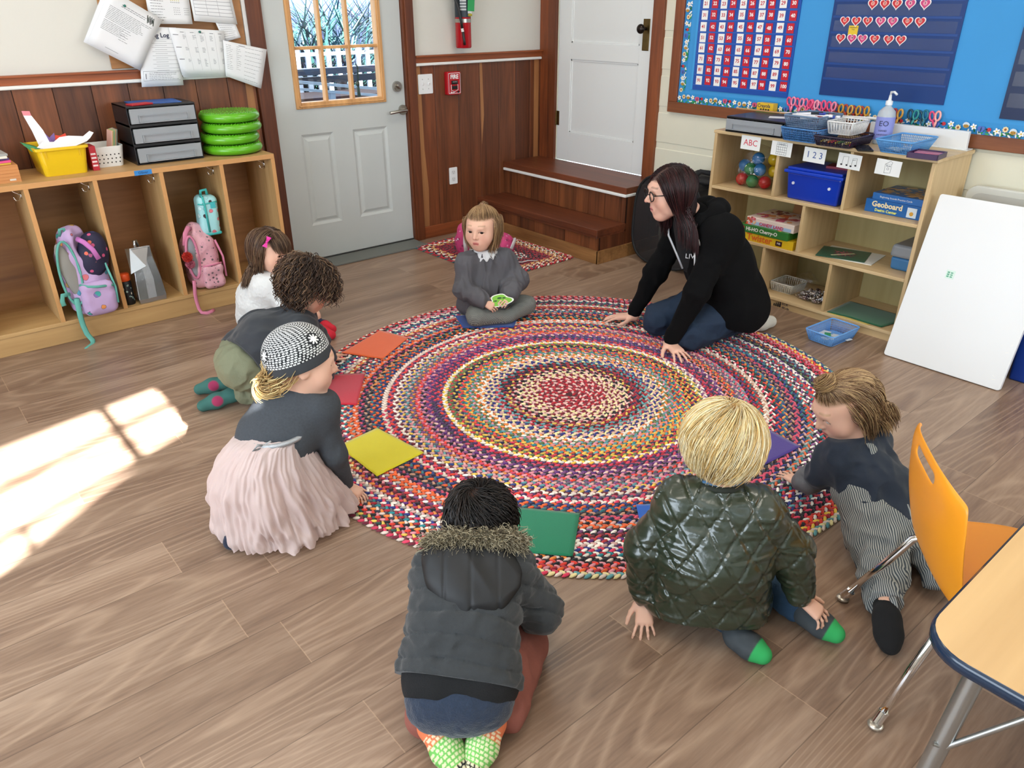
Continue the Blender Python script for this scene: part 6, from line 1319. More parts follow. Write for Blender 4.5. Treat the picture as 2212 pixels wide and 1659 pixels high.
for k in range(11):
    c = ['#2B3FA0', '#E8E8EC', '#2B3FA0', '#A0222C', '#E8E8EC', '#24243A', '#E8E8EC', '#3B58B8', '#20262E', '#E8E8EC', '#8C2430'][k]; x, y = 3.66 + rgm.uniform(0, .10), 2.02 + rgm.uniform(0, .11); a = rgm.uniform(.9, 1.5); z_ = S0 + .112 + .006 * (k % 3); d = A(cos(a), -sin(a), rgm.uniform(-.05, .12)) * .062; p = A(x, y, z_)
    b = MB(); b.col('#E4E4EA'); b.cyl(p - d, p + d * .4, .0065, n=10); b.col(c); b.cyl(p + d * .4, p + d, .0072, n=10); tag(b.build('marker', vc(.35), None, tuple(p)), '%s-capped marker lying in the grey-blue basket' % {'#2B3FA0': 'blue', '#E8E8EC': 'white', '#A0222C': 'red', '#24243A': 'black', '#3B58B8': 'light blue', '#20262E': 'black', '#8C2430': 'dark red'}[c], 'marker', 'markers in the basket')
basket('wire_basket', 'dark purple openwork basket of crayons on the shelf top', 3.715, 1.90, S0, .19, .27, .045, '#2A2036', rz=-pi / 2 + .06, slots='g', step=.010, group='baskets on the shelf top', kind='basket')
for k in range(9):
    c, nm_ = [('#D9C23A', 'yellow'), ('#E0D8B0', 'cream'), ('#E07A2A', 'orange'), ('#C92A36', 'red'), ('#D9C23A', 'yellow'), ('#3F8A3A', 'green'), ('#E0D8B0', 'cream'), ('#D9C23A', 'yellow'), ('#C92A36', 'red')][k]; y = 1.98 - k * .019; b = MB(); b.col(c); b.cyl((3.645, y, S0 + .011 + .004 * (k % 2)), (3.71, y + .01, S0 + .013), .0048, n=8); tag(b.build('crayon', vc(.5), None, (3.65, y, S0 + .01)), '%s crayon in the dark purple basket' % nm_, 'crayon', 'crayons in the purple basket')
basket('wire_basket', 'white slotted basket standing in the dark purple basket', 3.76, 1.915, S0 + .047, .13, .19, .058, '#E8E8E6', rz=-pi / 2 + .06, slots='v', step=.015, group='baskets on the shelf top', kind='basket')
basket('wire_basket', 'light blue openwork basket at the right of the shelf top', 3.75, 1.615, S0, .17, .28, .058, '#5FA0DC', rz=-pi / 2 + .02, slots='g', step=.009, flare=1.3, group='baskets on the shelf top', kind='basket')
b = MB(); b.at((3.74, 1.61, S0 + .004)); b.col('#C9D2DA')
for k in range(14): b.box((rgm.uniform(-.07, .07), rgm.uniform(-.05, .05), .003 + .002 * (k % 5)), (.05, .02, .002), rz=rgm.uniform(0, 3))
o = b.build('loose_cards', vc(.5), None, (3.74, 1.61, S0 + .004)); tag(o, 'loose pale paper bits in the light blue basket', 'paper bits', kind='stuff')
# sanitizer pump bottle
sn = thing('sanitizer_bottle', 'clear pump bottle with lavender label reading EO on the shelf top', 'bottle', (3.865, 1.785, S0)); c_ = (3.865, 1.785, S0)
clr, t_, p_ = new_mat('cloudy_plastic'); setp(p_, .25, alpha=.72); p_.inputs['Base Color'].default_value = (*lin('#C9D2DA'), 1)
b = MB(); b.lathe([(0, 0), (.038, 0), (.042, .006), (.042, .125), (.038, .15), (.022, .168), (.014, .174), (.014, .186), (0, .186)], c_, 32); b.build('bottle_body', clr, sn)
b = MB(); b.col('#8C93D6'); b.lathe([(.0425, .022), (.0425, .128)], c_, 32); b.build('label', vc(.45), sn)
b = MB(); b.col('#E3E6EA'); b.lathe([(.016, .18), (.016, .198), (.008, .202), (.006, .225), (0, .226)], c_, 20); b.tube([(3.865, 1.785, S0 + .222), (3.865, 1.785, S0 + .238), (3.855, 1.765, S0 + .240), (3.848, 1.748, S0 + .230)], .0055, 8); b.build('pump', vc(.3), sn)
Rn = np.array([[-.35, 0, -.937], [-.937, 0, .35], [0, 1, 0]]); pt_ = lambda z: (c_[0] - .0445 * .937, c_[1] + .0445 * .35 * -1 * -1 * .0 - .000 + .0156, S0 + z)
Rn = np.array([[.33, 0, -.944], [-.944, 0, -.33], [0, 1, 0]]); pt_ = lambda z: (c_[0] - .0436 * .944, c_[1] - .0436 * .33, S0 + z)
text('lettering', 'EO', .034, Rn, pt_(.098), ink_mat('label_navy', '#2C3058'), sn); text('lettering', 'HAND', .013, Rn, pt_(.066), MATS['ink_label_navy'], sn); text('lettering', 'sanitizer', .015, Rn, pt_(.049), MATS['ink_label_navy'], sn)
b = MB(); b.at((3.622 + .03, 1.765, S0), -.95); b.col('#0C0C0E'); b.lo_hi((-.036, -.075, 0), (.036, .075, .009)); ph_ = tag(b.build('phone', vc(.15), None, (3.65, 1.765, S0), .005, 3), 'black smartphone lying on the shelf edge beside the purple basket', 'phone')
b = MB(); b.at((3.622 + .03, 1.765, S0), -.95); b.col('#1E2126'); b.lo_hi((-.031, -.068, .0088), (.031, .068, .0094)); b.build('screen', vc(.05), ph_)
b = MB(); b.at((3.66, 1.475, S0), .12); b.col('#3A1E4A'); b.lo_hi((-.065, -.065, 0), (.065, -.060, .024)); b.lo_hi((-.065, .060, 0), (.065, .065, .024)); b.lo_hi((-.065, -.065, 0), (-.060, .065, .024)); b.lo_hi((.060, -.065, 0), (.065, .065, .024)); b.lo_hi((-.06, -.06, 0), (.06, .06, .003)); b.col('#C97A94'); b.lo_hi((.0, -.055, .003), (.055, .055, .018)); b.col('#4FA08A')
for k in range(12): b.ball((-.05 + .004 * (k % 3), -.05 + k * .009, .010), .006, 6, 4)
tag(b.build('open_box', vc(.35), None, (3.66, 1.475, S0), .001, 1), 'shallow purple open box at the right end of the shelf top', 'box')
b = MB(); b.col('#E9EBEC'); b.box((3.97, 1.665, S0 + .043), (.022, .47, .086), R=rotm((0, 1, 0), -6)); b.col('#DDE0E0'); b.lo_hi((3.955, 1.42, S0), (4.02, 1.90, S0 + .006)); tag(b.build('white_rail', vc(.3), None, (3.98, 1.66, S0), .002), 'long white board standing behind the sanitizer bottle', 'board')
b = MB(); b.col('#EDEEEC'); b.cyl((3.985, 2.43, S0 + .075), (3.95, 1.80, S0 + .105), .0075, n=12); tag(b.build('white_rod', vc(.35), None, (3.97, 2.1, S0 + .08)), 'thin white rod lying behind the baskets below the scissors', 'rod')
b = MB(); b.col('#B98C5E'); b.cyl((3.90, 2.66, S0 + .088), (3.90, 2.16, S0 + .086), .0045, .0045, n=10); b.col('#7A4A2A'); b.cyl((3.90, 2.16, S0 + .086), (3.90, 2.12, S0 + .086), .0045, .001, n=10); tag(b.build('pointer_stick', vc(.5), None, (3.9, 2.4, S0 + .08)), 'slim tan wooden stick lying across the black single-drawer unit', 'stick')
# bag of coloured balls
bag = thing('ball_bag', 'clear plastic bag holding the coloured balls in the top left shelf cubby', 'bag', (3.80, 2.40, .588))
ballm = {c: mat('ball_' + n_, c, .25) for c, n_ in (('#B51E26', 'red'), ('#1E7A45', 'green'), ('#2472B0', 'blue'), ('#D9B420', 'yellow'))}
BL = [(3.735, 2.475, .628, '#B51E26', 'red ball at the lower left of the clear bag'), (3.73, 2.405, .626, '#1E7A45', 'green ball at the lower middle of the clear bag'), (3.745, 2.335, .628, '#B51E26', 'red ball at the lower right of the clear bag'), (3.75, 2.44, .686, '#1E7A45', 'green ball in the middle row of the clear bag'), (3.745, 2.375, .690, '#2472B0', 'blue ball in the middle row at the right'), (3.77, 2.49, .696, '#2472B0', 'blue ball in the middle row at the left'), (3.77, 2.41, .742, '#2472B0', 'blue ball near the top behind the ABC card'), (3.80, 2.33, .745, '#D9B420', 'yellow ball at the upper right of the clear bag'), (3.81, 2.325, .68, '#D9B420', 'yellow ball in the middle row behind the blue one')]
for k, (x, y, z_, c, lb_) in enumerate(BL): b = MB(); b.ball((x + .03, y, z_ - .004), .034, 20, 12); tag(b.build('ball', ballm[c], None, (x + .03, y, z_)), lb_, 'ball', 'balls in the clear bag')
bagm, t_, p_ = new_mat('clear_film'); N_ = NT(t_); tr = N_.n('ShaderNodeBsdfTransparent'); gl = N_.n('ShaderNodeBsdfGlossy', i_Roughness=0.12); lw = N_.n('ShaderNodeLayerWeight', i_Blend=.25); mx_ = N_.n('ShaderNodeMixShader', i_0=N_.m('MULTIPLY_ADD', lw.outputs[1], .35, .05)); N_.link(tr.outputs[0], mx_.inputs[1]); N_.link(gl.outputs[0], mx_.inputs[2]); nz = N_.n('ShaderNodeTexNoise', i_Vector=N_.n('ShaderNodeTexCoord').outputs['Object'], i_Scale=30.0); bp_ = N_.n('ShaderNodeBump', i_Height=nz.outputs[0], i_Strength=1.0, i_Distance=.01); N_.link(bp_.outputs[0], gl.inputs['Normal']); N_.link(mx_.outputs[0], t_.nodes['Material Output'].inputs[0])
S = SDF(.02); S.ell((3.79, 2.405, .665), (.095, .125, .082)); S.ell((3.80, 2.40, .75), (.07, .10, .06)); S.disp = wrinkle(20, .005); S.amp = .008; S.cut((0, 0, .591), (0, 0, -1)); S.build('bag_film', .006, bagm, bag)
# blue lidded bin
bn = thing('lidded_bin', 'bright blue lidded bin with two white studs in the top middle shelf cubby', 'bin', (3.80, 1.998, .588))
b = MB(); b.col('#1238B0'); b.box((3.80, 1.998, .588 + .068), (.26, .30, .136), taper=.92); b.build('bin_body', vc(.3), bn, None, .010, 3)
b = MB(); b.col('#1640BE'); b.lo_hi((3.655, 1.836, .722), (3.945, 2.160, .738)); b.lo_hi((3.668, 1.848, .738), (3.93, 2.148, .752)); b.build('lid', vc(.3), bn, None, .004)
for y in (2.105, 1.905): b = MB(); b.col('#D9DEF0'); b.cyl((3.672, y, .672), (3.667, y, .672), .0075, n=14); b.build('stud', vc(.4), bn)
b = MB(); b.col('#8C1E3A'); b.box((3.82, 1.93, .752 + .006), (.10, .14, .012), rz=.2); tag(b.build('folder', vc(.5), None, (3.82, 1.93, .752), .001), 'dark red folder on the blue lidded bin behind the cards', 'folder')
# game boxes
def game(name, label, x, y, z, dx, dy, dz, c, rz=0, top=None, draw=None):
    b = MB(); b.at((x, y, z), rz); b.col(c); b.lo_hi((-dx / 2, -dy / 2, 0), (dx / 2, dy / 2, dz)); o = tag(b.build(name, vc(.35), None, (x, y, z), .002), label, 'box', 'board game boxes')
    if top:
        b = MB(); b.at((x, y, z), rz); rgt = random.Random(int(z * 1000)); 
        for k in range(46): b.col(rgt.choice(top)); b.box((rgt.uniform(-dx * .40, dx * .40), rgt.uniform(-dy * .42, dy * .42), dz + .0003 + .00005 * k), (rgt.uniform(.01, .05), rgt.uniform(.01, .05), .0004), rz=rgt.uniform(0, 3))
        b.build('lid_picture', vc(.35), o)
    if draw: Rr = RB @ np.array([[cos(rz), 0, 0], [0, 1, 0], [0, 0, 1]]) if False else RB; draw(o, x - dx / 2 - .0008, y)
    return o
gx = 3.80
ysw, kk = ink_mat('orange', '#D8641E'), ink_mat('gamewhite', '#F2F2EE')
def dr1(o, x, y):
    text('lettering', 'Twister', .050, RB, (x, y + .03, .326 + .0225), ysw, o, bold=.0012)
    b = MB(); b.col('#3A1418'); b.lo_hi((x - .0004, y - .11, .334), (x + .0006, y - .072, .360)); b.build('badge', vc(.4), o); text('lettering', 'MB', .016, RB, (x - .001, y - .091, .347), kk, o)
game('game_box', 'long yellow game box with orange lettering at the bottom of the game stack', 3.79, 2.215, .326, .27, .35, .045, '#E3BC22', 0, ['#D8342F', '#2B6BB8', '#3F9A4A', '#F2F2EE', '#E3BC22'], dr1)
def dr2(o, x, y): text('lettering', 'HI-HO Cherry-O', .027, RB, (x, y + .01, .371 + .021), kk, o, bold=.0008); b = MB(); b.col('#D8342F'); b.ball((x, y + .128, .393), (.0006, .011, .011), 12, 8); b.build('cherry_mark', vc(.4), o)
game('game_box', 'green game box with white lettering in the middle of the game stack', 3.78, 2.225, .371, .26, .30, .042, '#2F7A35', 0, ['#2F7A35', '#D8342F', '#F2C14A'], dr2)
def dr3(o, x, y):
    b = MB(); b.col('#A9C6E8'); b.lo_hi((x + .0002, y - .13, .416), (x + .0006, y + .13, .434)); b.build('side_print', vc(.4), o); text('lettering', 'CANDY LAND', .023, RB, (x - .0002, y - .01, .426), ink_mat('candy', '#D2486A'), o, bold=.001)
    b = MB(); rgt = random.Random(2)
    for k in range(30): b.col(rgt.choice(['#E8B08A', '#D8603A', '#F2DEC0', '#E07A8C', '#B04A3A'])); yy_ = y + rgt.uniform(.085, .14); b.ball((x + .0003 - .0001 * (k % 3), yy_, .418 + rgt.uniform(0, .034)), (.0004, .007, .006), 7, 5)
    b.build('side_characters', vc(.4), o)
game('game_box', 'pink and orange candy-patterned game box on top of the game stack', 3.79, 2.20, .413, .25, .29, .042, '#F0E0D8', 0, ['#D8603A', '#E8A05A', '#B03A3A', '#F2DEC0', '#C9507A', '#8C3A2A'], dr3)
wbx = MB(); wbx.at((3.93, 2.12, .345), 0, R=rotm((0, 1, 0), 14)); wbx.col('#B07A48'); wbx.lo_hi((-.01, -.10, 0), (.01, .12, .20)); tag(wbx.build('wooden_board', vc(.5), None, (3.95, 2.12, .35), .002), 'brown wooden board standing behind the game boxes', 'board')
def dr4(o, x, y):
    text('lettering', 'Geoboard', .036, RB, (x, y + .028, .588 + .041), ink_mat('geo', '#F0DEB0'), o, bold=.0012); text('lettering', 'Design Center', .018, RB, (x, y + .03, .588 + .014), ink_mat('geo2', '#E6E870'), o, bold=.0006)
    b = MB(); b.col('#D9E4EC'); b.lo_hi((x - .0002, y - .115, .594), (x + .0004, y - .07, .640)); b.col('#D8A03A'); b.ball((x - .0003, y - .092, .612), (.0004, .010, .010), 10, 6); b.build('side_picture', vc(.4), o)
game('game_box', 'blue geoboard box with cream lettering in the top right shelf cubby', 3.85, 1.60, .588, .25, .27, .062, '#1F62A8', 0, None, dr4)
def dr5(o, x, y): text('lettering', 'Beginning Sounds Practice Cards', .0118, RB, (x, y + .01, .650 + .016), kk, o)
game('game_box', 'blue practice cards box lying on the geoboard box', 3.85, 1.585, .650, .24, .25, .032, '#2F6DB4', 0, ['#C9A070', '#B08A60', '#D9B88A', '#7A8CA8'], dr5)
# printed sheets and plastic box in the middle right cubby
b = MB(); b.col('#E9EAE6'); b.at((3.82, 1.80, .326), .15); b.lo_hi((-.11, -.14, 0), (.11, .14, .003)); tag(b.build('sheet', vc(.5), None, (3.82, 1.80, .326)), 'white sheet lying lowest in the middle right shelf cubby', 'paper')
b = MB(); b.at((3.80, 1.83, .3295), .30); b.col('#1F5A4A'); b.lo_hi((-.10, -.12, 0), (.10, .12, .002)); rgt = random.Random(6)
for k in range(60): a = rgt.uniform(0, 6.28); r_ = rgt.uniform(0, .055); b.col(rgt.choice(['#A8325A', '#8C2A4A', '#C9607A', '#7A2440'])); b.box((r_ * cos(a), r_ * 1.2 * sin(a), .0022 + .00002 * k), (.010, .008, .0003), rz=a)
b.col('#D9D8B0'); b.box((-.02, .0, .004), (.012, .13, .0004), rz=.7); tag(b.build('picture_sheet', vc(.3), None, (3.80, 1.83, .33)), 'green picture sheet with a dark red shape on the white sheet', 'paper')
pbx = thing('plastic_box', 'blue box with grey lid at the right of the middle shelf cubby', 'box', (3.85, 1.50, .326))
b = MB(); b.col('#3E76A8'); b.box((3.86, 1.503, .326 + .032), (.22, .13, .064), taper=.95); b.build('box_body', vc(.35), pbx, None, .012, 3)
b = MB(); b.col('#8A8E92'); b.box((3.86, 1.503, .326 + .096), (.23, .135, .062), taper=1.06); b.build('lid', vc(.3), pbx, None, .016, 3)
# bottom row
basket('wire_basket', 'small white slotted basket in the bottom middle shelf cubby', 3.82, 2.12, .052, .16, .14, .050, '#E6E6E0', slots='v', step=.014, kind='basket')
rgs = random.Random(11); sv = MB()
for k in range(170):
    a, r_ = rgs.uniform(0, 6.28), math.sqrt(rgs.random()); x, y = 3.80 + .075 * r_ * cos(a), 1.935 + .095 * r_ * sin(a); h_ = .045 * (1 - r_ * r_); sv.col(rgs.choice(['#8A8688', '#C9C4C4', '#5A4A52', '#A89AA0', '#E0DEDA'])); sv.ball((x, y, .060 + rgs.random() * h_), (.010, .008, .006), 6, 4, rotm((rgs.random(), rgs.random(), 1), rgs.uniform(0, 180)))
tag(sv.build('silver_bells', mat('shiny_bits', None, .2, metal=.75), None, (3.80, 1.94, .052)), 'heap of small silver bells in a clear bag in the bottom cubby', 'bells', kind='stuff')
S = SDF(.02); S.ell((3.80, 1.945, .085), (.095, .12, .055)); S.ell((3.83, 2.02, .13), (.05, .05, .045)); S.disp = wrinkle(24, .006); S.amp = .009; S.cut((0, 0, .0535), (0, 0, -1)); tag(S.build('plastic_bag', .007, bagm, None, None, (3.8, 1.95, .053)), 'clear plastic bag around the silver bells', 'bag')
def felt(name, pts, z, c, label, cat, group=None, th=.0018, wav=.003, nn=16):
    p0, p1, p2, p3 = [A(*p) for p in pts]; V = []; V2 = []
    for j in range(nn + 1):
        for i in range(nn + 1):
            u, v_ = i / nn, j / nn; p = (p0 * (1 - u) + p1 * u) * (1 - v_) + (p3 * (1 - u) + p2 * u) * v_; w_ = vnoise(np.array([[p[0] * 9, p[1] * 9, z * 50]]))[0]; e_ = vnoise(np.array([[p[0] * 40, p[1] * 40, 3.3]]))[0] * .0015; V.append((p[0] + e_, p[1] + e_, z + wav * (.5 + .5 * w_)))
    F = [(j * (nn + 1) + i, j * (nn + 1) + i + 1, (j + 1) * (nn + 1) + i + 1, (j + 1) * (nn + 1) + i) for j in range(nn) for i in range(nn)]
    o = mesh_obj(name, V, F, mat('felt_' + name + c.strip('#'), c, .95, bump=.4, bscale=400, vary=.05, vscale=14, sheen=.3), None, True, None, loc=tuple(V[0])); m_ = o.modifiers.new('t', 'SOLIDIFY'); m_.thickness = th; m_.offset = 1
    return tag(o, label, cat, group)
felt('felt_sheet', [(3.665, 1.50), (3.66, 1.79), (3.90, 1.79), (3.90, 1.46)], .055, '#11603C', 'dark green felt sheet lying in the bottom right shelf cubby', 'felt', wav=.006)
felt('felt_sheet', [(3.652, 1.56), (3.652, 1.77), (3.88, 1.77), (3.88, 1.54)], .0525, '#C9B45A', 'yellow felt edge under the dark green sheet', 'felt', wav=.002)
# blue basket on the floor
basket('wire_basket', 'light blue openwork basket on the floor in front of the shelf', 3.465, 1.648, .002, .155, .235, .058, '#6FA6E4', rz=-pi / 2 - .06, slots='g', step=.008, flare=1.22, kind='basket')
b = MB(); b.at((3.465, 1.648, .006)); b.col('#D9DEE2'); 
for k in range(6): b.box((rgs.uniform(-.04, .04), rgs.uniform(-.06, .06), .002 + .0015 * k), (.06, .04, .0012), rz=rgs.uniform(0, 3))
b.col('#3F9A6A'); b.box((.0, .02, .012), (.05, .03, .001), rz=.5); tag(b.build('picture_cards', vc(.4), None, (3.465, 1.648, .006)), 'small pale cards lying in the blue basket on the floor', 'cards', kind='stuff')
# coloured felt squares on the rug
RZt = .0135
FS = [('#E0602A', [(1.788, 3.182), (1.845, 3.005), (1.612, 2.868), (1.498, 3.060)], 'orange felt square on the rug edge beside the curly-haired child'), ('#C2142E', [(1.315, 2.894), (1.472, 2.789), (1.291, 2.545), (1.165, 2.66)], 'red felt square under the curly-haired child\'s hand'),
      ('#D3C618', [(1.255, 2.325), (1.292, 2.051), (1.075, 2.026), (1.070, 2.30)], 'yellow felt square on the rug in front of the child in the tulle skirt'), ('#0E7A55', [(1.290, 1.615), (1.468, 1.408), (1.299, 1.267), (1.115, 1.47)], 'emerald felt square on the rug in front of the child in the parka'),
      ('#1558B4', [(1.644, 1.322), (1.83, 1.19), (1.71, 1.02), (1.515, 1.172)], 'blue felt square half hidden by the child in the shiny jacket'), ('#3E2380', [(2.424, 1.385), (2.397, 1.172), (2.10, 1.19), (2.13, 1.40)], 'purple felt square between the two children at the right'),
      ('#14479C', [(2.20, 3.10), (2.492, 2.905), (2.335, 2.77), (2.13, 2.93)], 'dark blue felt square under the seated girl in grey')]
for c, p, lb_ in FS: felt('felt_square', p, RZt, c, lb_, 'felt square', 'felt squares on the rug')
b = MB(); b.col('#D8442A'); b.at((1.72, 2.28, .014), .3); b.add([(-.014, -.01, 0), (.012, -.008, .002), (.016, .012, .004), (-.004, .006, .001)], [(0, 1, 2, 3)]); tag(b.build('paper_scrap', vc(.7), None, (1.72, 2.28, .014)), 'tiny orange paper scrap on the rug left of its centre', 'paper')
# ------------------------------------------------------------------ people
SK, SKL, SKD = '#D9A58C', '#E2B49C', '#C9917A'
def fold_near(c, r, freq, amp, stretch=(1, 1, 1)):
    w = wrinkle(freq, amp, stretch); c = A(*c); return lambda P: w(P) * np.exp(-((P - c) ** 2).sum(1) / r ** 2)
def person(S, label, col, loc, v=.0032):
    o = S.build('person', v, skinm, None, col, loc); o['label'] = label; o['category'] = 'person'; return o
def torso(S, J, r=.06, rs=.045, rh=.065, k=.05):
    hl, hr, sl_, sr = [A(*J[q]) for q in ('hipL', 'hipR', 'shL', 'shR')]; c0, c1 = (hl + hr) / 2, (sl_ + sr) / 2; b = J.get('bend'); b = (c0 + c1) / 2 if b is None else A(*b)
    wL, wR = b + (hl - c0) * .85, b + (hr - c0) * .85
    for a, m_, c in ((hl, wL, sl_ * .88 + c1 * .12), (hr, wR, sr * .88 + c1 * .12), (c0, b, c1)): S.cap(a, m_, rh, r, k); S.cap(m_, c, r, rs * 1.15, k)
    S.cap(sl_, sr, rs, rs, k); S.cap(hl, hr, rh, rh, k); S.cap(c1, J['neck'], rs, rs * .75, k * .6)
def skin_core(S, J, arms=True, legs=True, r=.033):
    torso(S, J, r * 1.3, r, r * 1.2, .03)
    for q in 'LR':
        if arms and 'wr' + q in J: S.chain([J['sh' + q], J['el' + q], J['wr' + q]], [r * .75, r * .62, r * .5], .01)
        if legs and 'kn' + q in J: S.chain([J['hip' + q], J['kn' + q], J['an' + q]], [r * 1.1, r * .85, r * .6], .01)
def sleeve(S, J, q, r0, r1, r2, k=.03, over=0.0):
    sh, el, wr = [A(*J[x + q]) for x in ('sh', 'el', 'wr')]; d = unit(wr - el); S.chain([sh, el, wr + d * over], [r0, r1, r2], k)
def sock(S, an, to, heel=None, r=.024, w=.028):
    an, to = A(*an), A(*to); he = an if heel is None else A(*heel); S.cap(an, he, r, r * 1.05, .02); S.cap(he, he * .45 + to * .55, r * 1.05, w, .02); S.cap(he * .45 + to * .55, to, w, w * .78, .02)
cotton = lambda n, c, **k: mat('cloth_' + n, c, .9, bump=.25, bscale=350, sheen=.15, vary=.05, vscale=9, **k)

# ---- 1. adult kneeling in a black hoodie
J = dict(neck=(2.875, 2.115, .640), shL=(2.862, 1.940, .575), elL=(2.745, 1.960, .335), wrL=(2.722, 2.055, .085), shR=(2.965, 2.235, .560), elR=(2.905, 2.335, .30), wrR=(2.858, 2.410, .085),
         hipL=(3.04, 1.93, .20), hipR=(3.13, 2.09, .20), knL=(2.815, 2.03, .085), knR=(2.85, 2.245, .085), anL=(3.16, 1.965, .055), anR=(3.25, 2.10, .055), bend=(3.005, 2.045, .39))
H = Head((2.755, 2.172, .748), (-.80, .46, -.12), (-.10, .05, 1), 1.13, adult=True)
S = SDF(.02); H.sculpt(S, neck=(2.850, 2.12, .655), nr=.037); skin_core(S, J, r=.045)
hand(S, (2.718, 2.066, .048), (-.30, -.80, -.10), (0, .1, 1), .155, 1, (6, 10, 8), 15, 50); hand(S, (2.855, 2.416, .048), (-.62, .66, -.06), (0, 0, 1), .160, -1, (5, 8, 6), 12, 50)
S.cap(J['wrL'], (2.718, 2.066, .050), .024, .022); S.cap(J['wrR'], (2.855, 2.416, .048), .024, .022)
P1 = person(S, 'person with glasses and long auburn hair kneeling in a black hoodie and jeans', H.color('#E3B49E', '#B9666A', '#3A2420', '#2A1416', browz=.034), (3.0, 2.08, 0), .0036)
H.eyes(P1, '#5A4630', (.0, 1, -.12))
black = mat('black_hoodie', '#050506', .95, bump=.3, bscale=300, spec=.2)
S = SDF(.05); torso(S, J, .118, .070, .128, .07); S.ell((3.09, 2.0, .24), (.125, .145, .13), k=.06); S.ell((2.975, 2.05, .46), (.115, .14, .13), k=.06)
S.chain([J['shL'], (2.80, 1.95, .45)], [.066, .058]); S.chain([J['shR'], (2.93, 2.285, .43)], [.062, .056]); S.cut((3.05, 1.99, .10), (-.25, .1, -1)); S.cut((2.90, 2.13, .690), unit((-.55, .3, .6)))
S.disp = addf(wrinkle(7, .006, (1, 1, .8)), fold_near((2.78, 1.95, .36), .10, 16, .008)); S.amp = .016; S.build('hoodie', .0055, black, P1)
for q in 'LR': S = SDF(.03); sleeve(S, J, q, .066, .052, .036, .03, .010); S.disp = addf(wrinkle(9, .005), fold_near(J['el' + q], .09, 18, .008), fold_near(J['wr' + q], .05, 40, .003)); S.amp = .014; S.build('sleeve', .005, black, P1)
S = SDF(.03); S.chain([(2.80, 2.05, .625), (2.87, 2.0, .655), (2.935, 2.03, .665), (2.96, 2.11, .66), (2.93, 2.19, .64)], [.026, .036, .042, .040, .03], .03); S.disp = wrinkle(14, .005); S.amp = .008; S.build('hood', .005, black, P1)
jeans = mat('jeans', '#16293F', .85, bump=.4, bscale=400, vary=.15, vscale=12)
S = SDF(.03); S.chain([J['hipL'], J['knL'], (3.14, 1.97, .085)], [.095, .076, .056], .025); S.chain([J['hipR'], J['knR'], (3.22, 2.10, .085)], [.095, .076, .056], .025); S.cap(J['hipL'], J['hipR'], .10)
S.disp = addf(wrinkle(16, .007), fold_near((2.85, 2.03, .09), .09, 26, .007), fold_near((3.0, 1.9, .1), .12, 22, .007)); S.amp = .018; S.cut((0, 0, .010), (0, 0, -1)); S.build('jeans', .005, jeans, P1)
for q, (an, to) in enumerate((((3.215, 1.955, .055), (3.36, 1.93, .035)), ((3.27, 2.09, .055), (3.40, 2.06, .035)))): S = SDF(.02); sock(S, an, to, None, .034, .040); S.cut((0, 0, .004), (0, 0, -1)); S.build('sock', .005, cotton('pale_sock', '#C9C6BC'), P1)
b = MB(); b.col('#E6E6E4'); b.tube([(2.93, 1.86, .21), (2.97, 1.83, .16), (3.01, 1.82, .12), (3.06, 1.825, .095), (3.11, 1.84, .085)], .0035, 5); b.build('white_hem', vc(.8), P1)
b = MB(); b.col('#EDEDED'); b.tube([(2.772, 2.035, .61), (2.758, 2.015, .56), (2.762, 2.01, .50), (2.768, 2.005, .425)], .0042, 6); b.build('drawstring', vc(.8), P1); b = MB(); b.col('#EDEDED'); b.tube([(2.770, 2.03, .60), (2.785, 2.0, .53), (2.795, 1.995, .485)], .0036, 6); b.build('drawstring', vc(.8), P1)
b = MB(); b.col('#BFC2C6'); b.tube([(2.86, 2.255, .59), (2.838, 2.225, .52), (2.842, 2.17, .44), (2.852, 2.135, .375)], .007, 5, flat=(.4, (1, 0, 0))); b.build('zip', vc(.35), P1)
S = SDF(.03); S.cap((2.86, 2.13, .60), (2.93, 2.12, .42), .075, .085); S.build('t_shirt', .006, mat('black_tee', '#101114', .9), P1)
text('shirt_print', 'LIV', .032, np.stack([unit((.55, -.83, 0)), A(0, 0, 1), unit((-.83, -.55, 0))], 1), (2.800, 2.062, .462), MATS['ink_white'], P1)
U = sphere_dirs(6000, lambda u: hairline(u, .5, -.8))
colr = [((2.93, 2.12, .60), .075), ((2.90, 2.03, .60), .065)]
comb1 = lambda u, t: np.stack([np.sign(u[:, 0] + .15) * 1.0 + 0 * u[:, 0], -.28 + 0 * u[:, 0], -.35 - 1.2 * np.abs(u[:, 0])], 1)
dk = ('#2B1214', '#3A181A', '#241012', '#451E1E', '#1C0C0E')
pa = strands(H, (.075, .090, .077), U, np.where(U[:, 1] > -.25, .37, .27), 16, comb1, (.02, 1.0), width=.0020, off=.035, colliders=colr, lift=.02, palette=dk, jitter=.05, gdir=(-.05, 0, -1))
hair_obj([pa], P1)
S = SDF(.02); S.ell(H.w(0, -.020, .026), A(.076, .086, .076) * H.s, H.R); S.cap(H.w(.0, -.05, -.01), H.w(.0, -.078, -.12), .054, .046); S.cap(H.w(-.045, -.02, 0), H.w(-.055, -.01, -.13), .03, .022); S.cap(H.w(.045, -.02, 0), H.w(.055, -.01, -.13), .03, .022); S.cut(H.w(0, .045, .05), H.R @ A(0, 1, -.45)); S.build('hair_base', .006, mat('auburn_base', '#1E0D0F', .6), P1)
b = MB(); b.at(H.c, R=H.R * H.s); b.col('#0B0B0C')
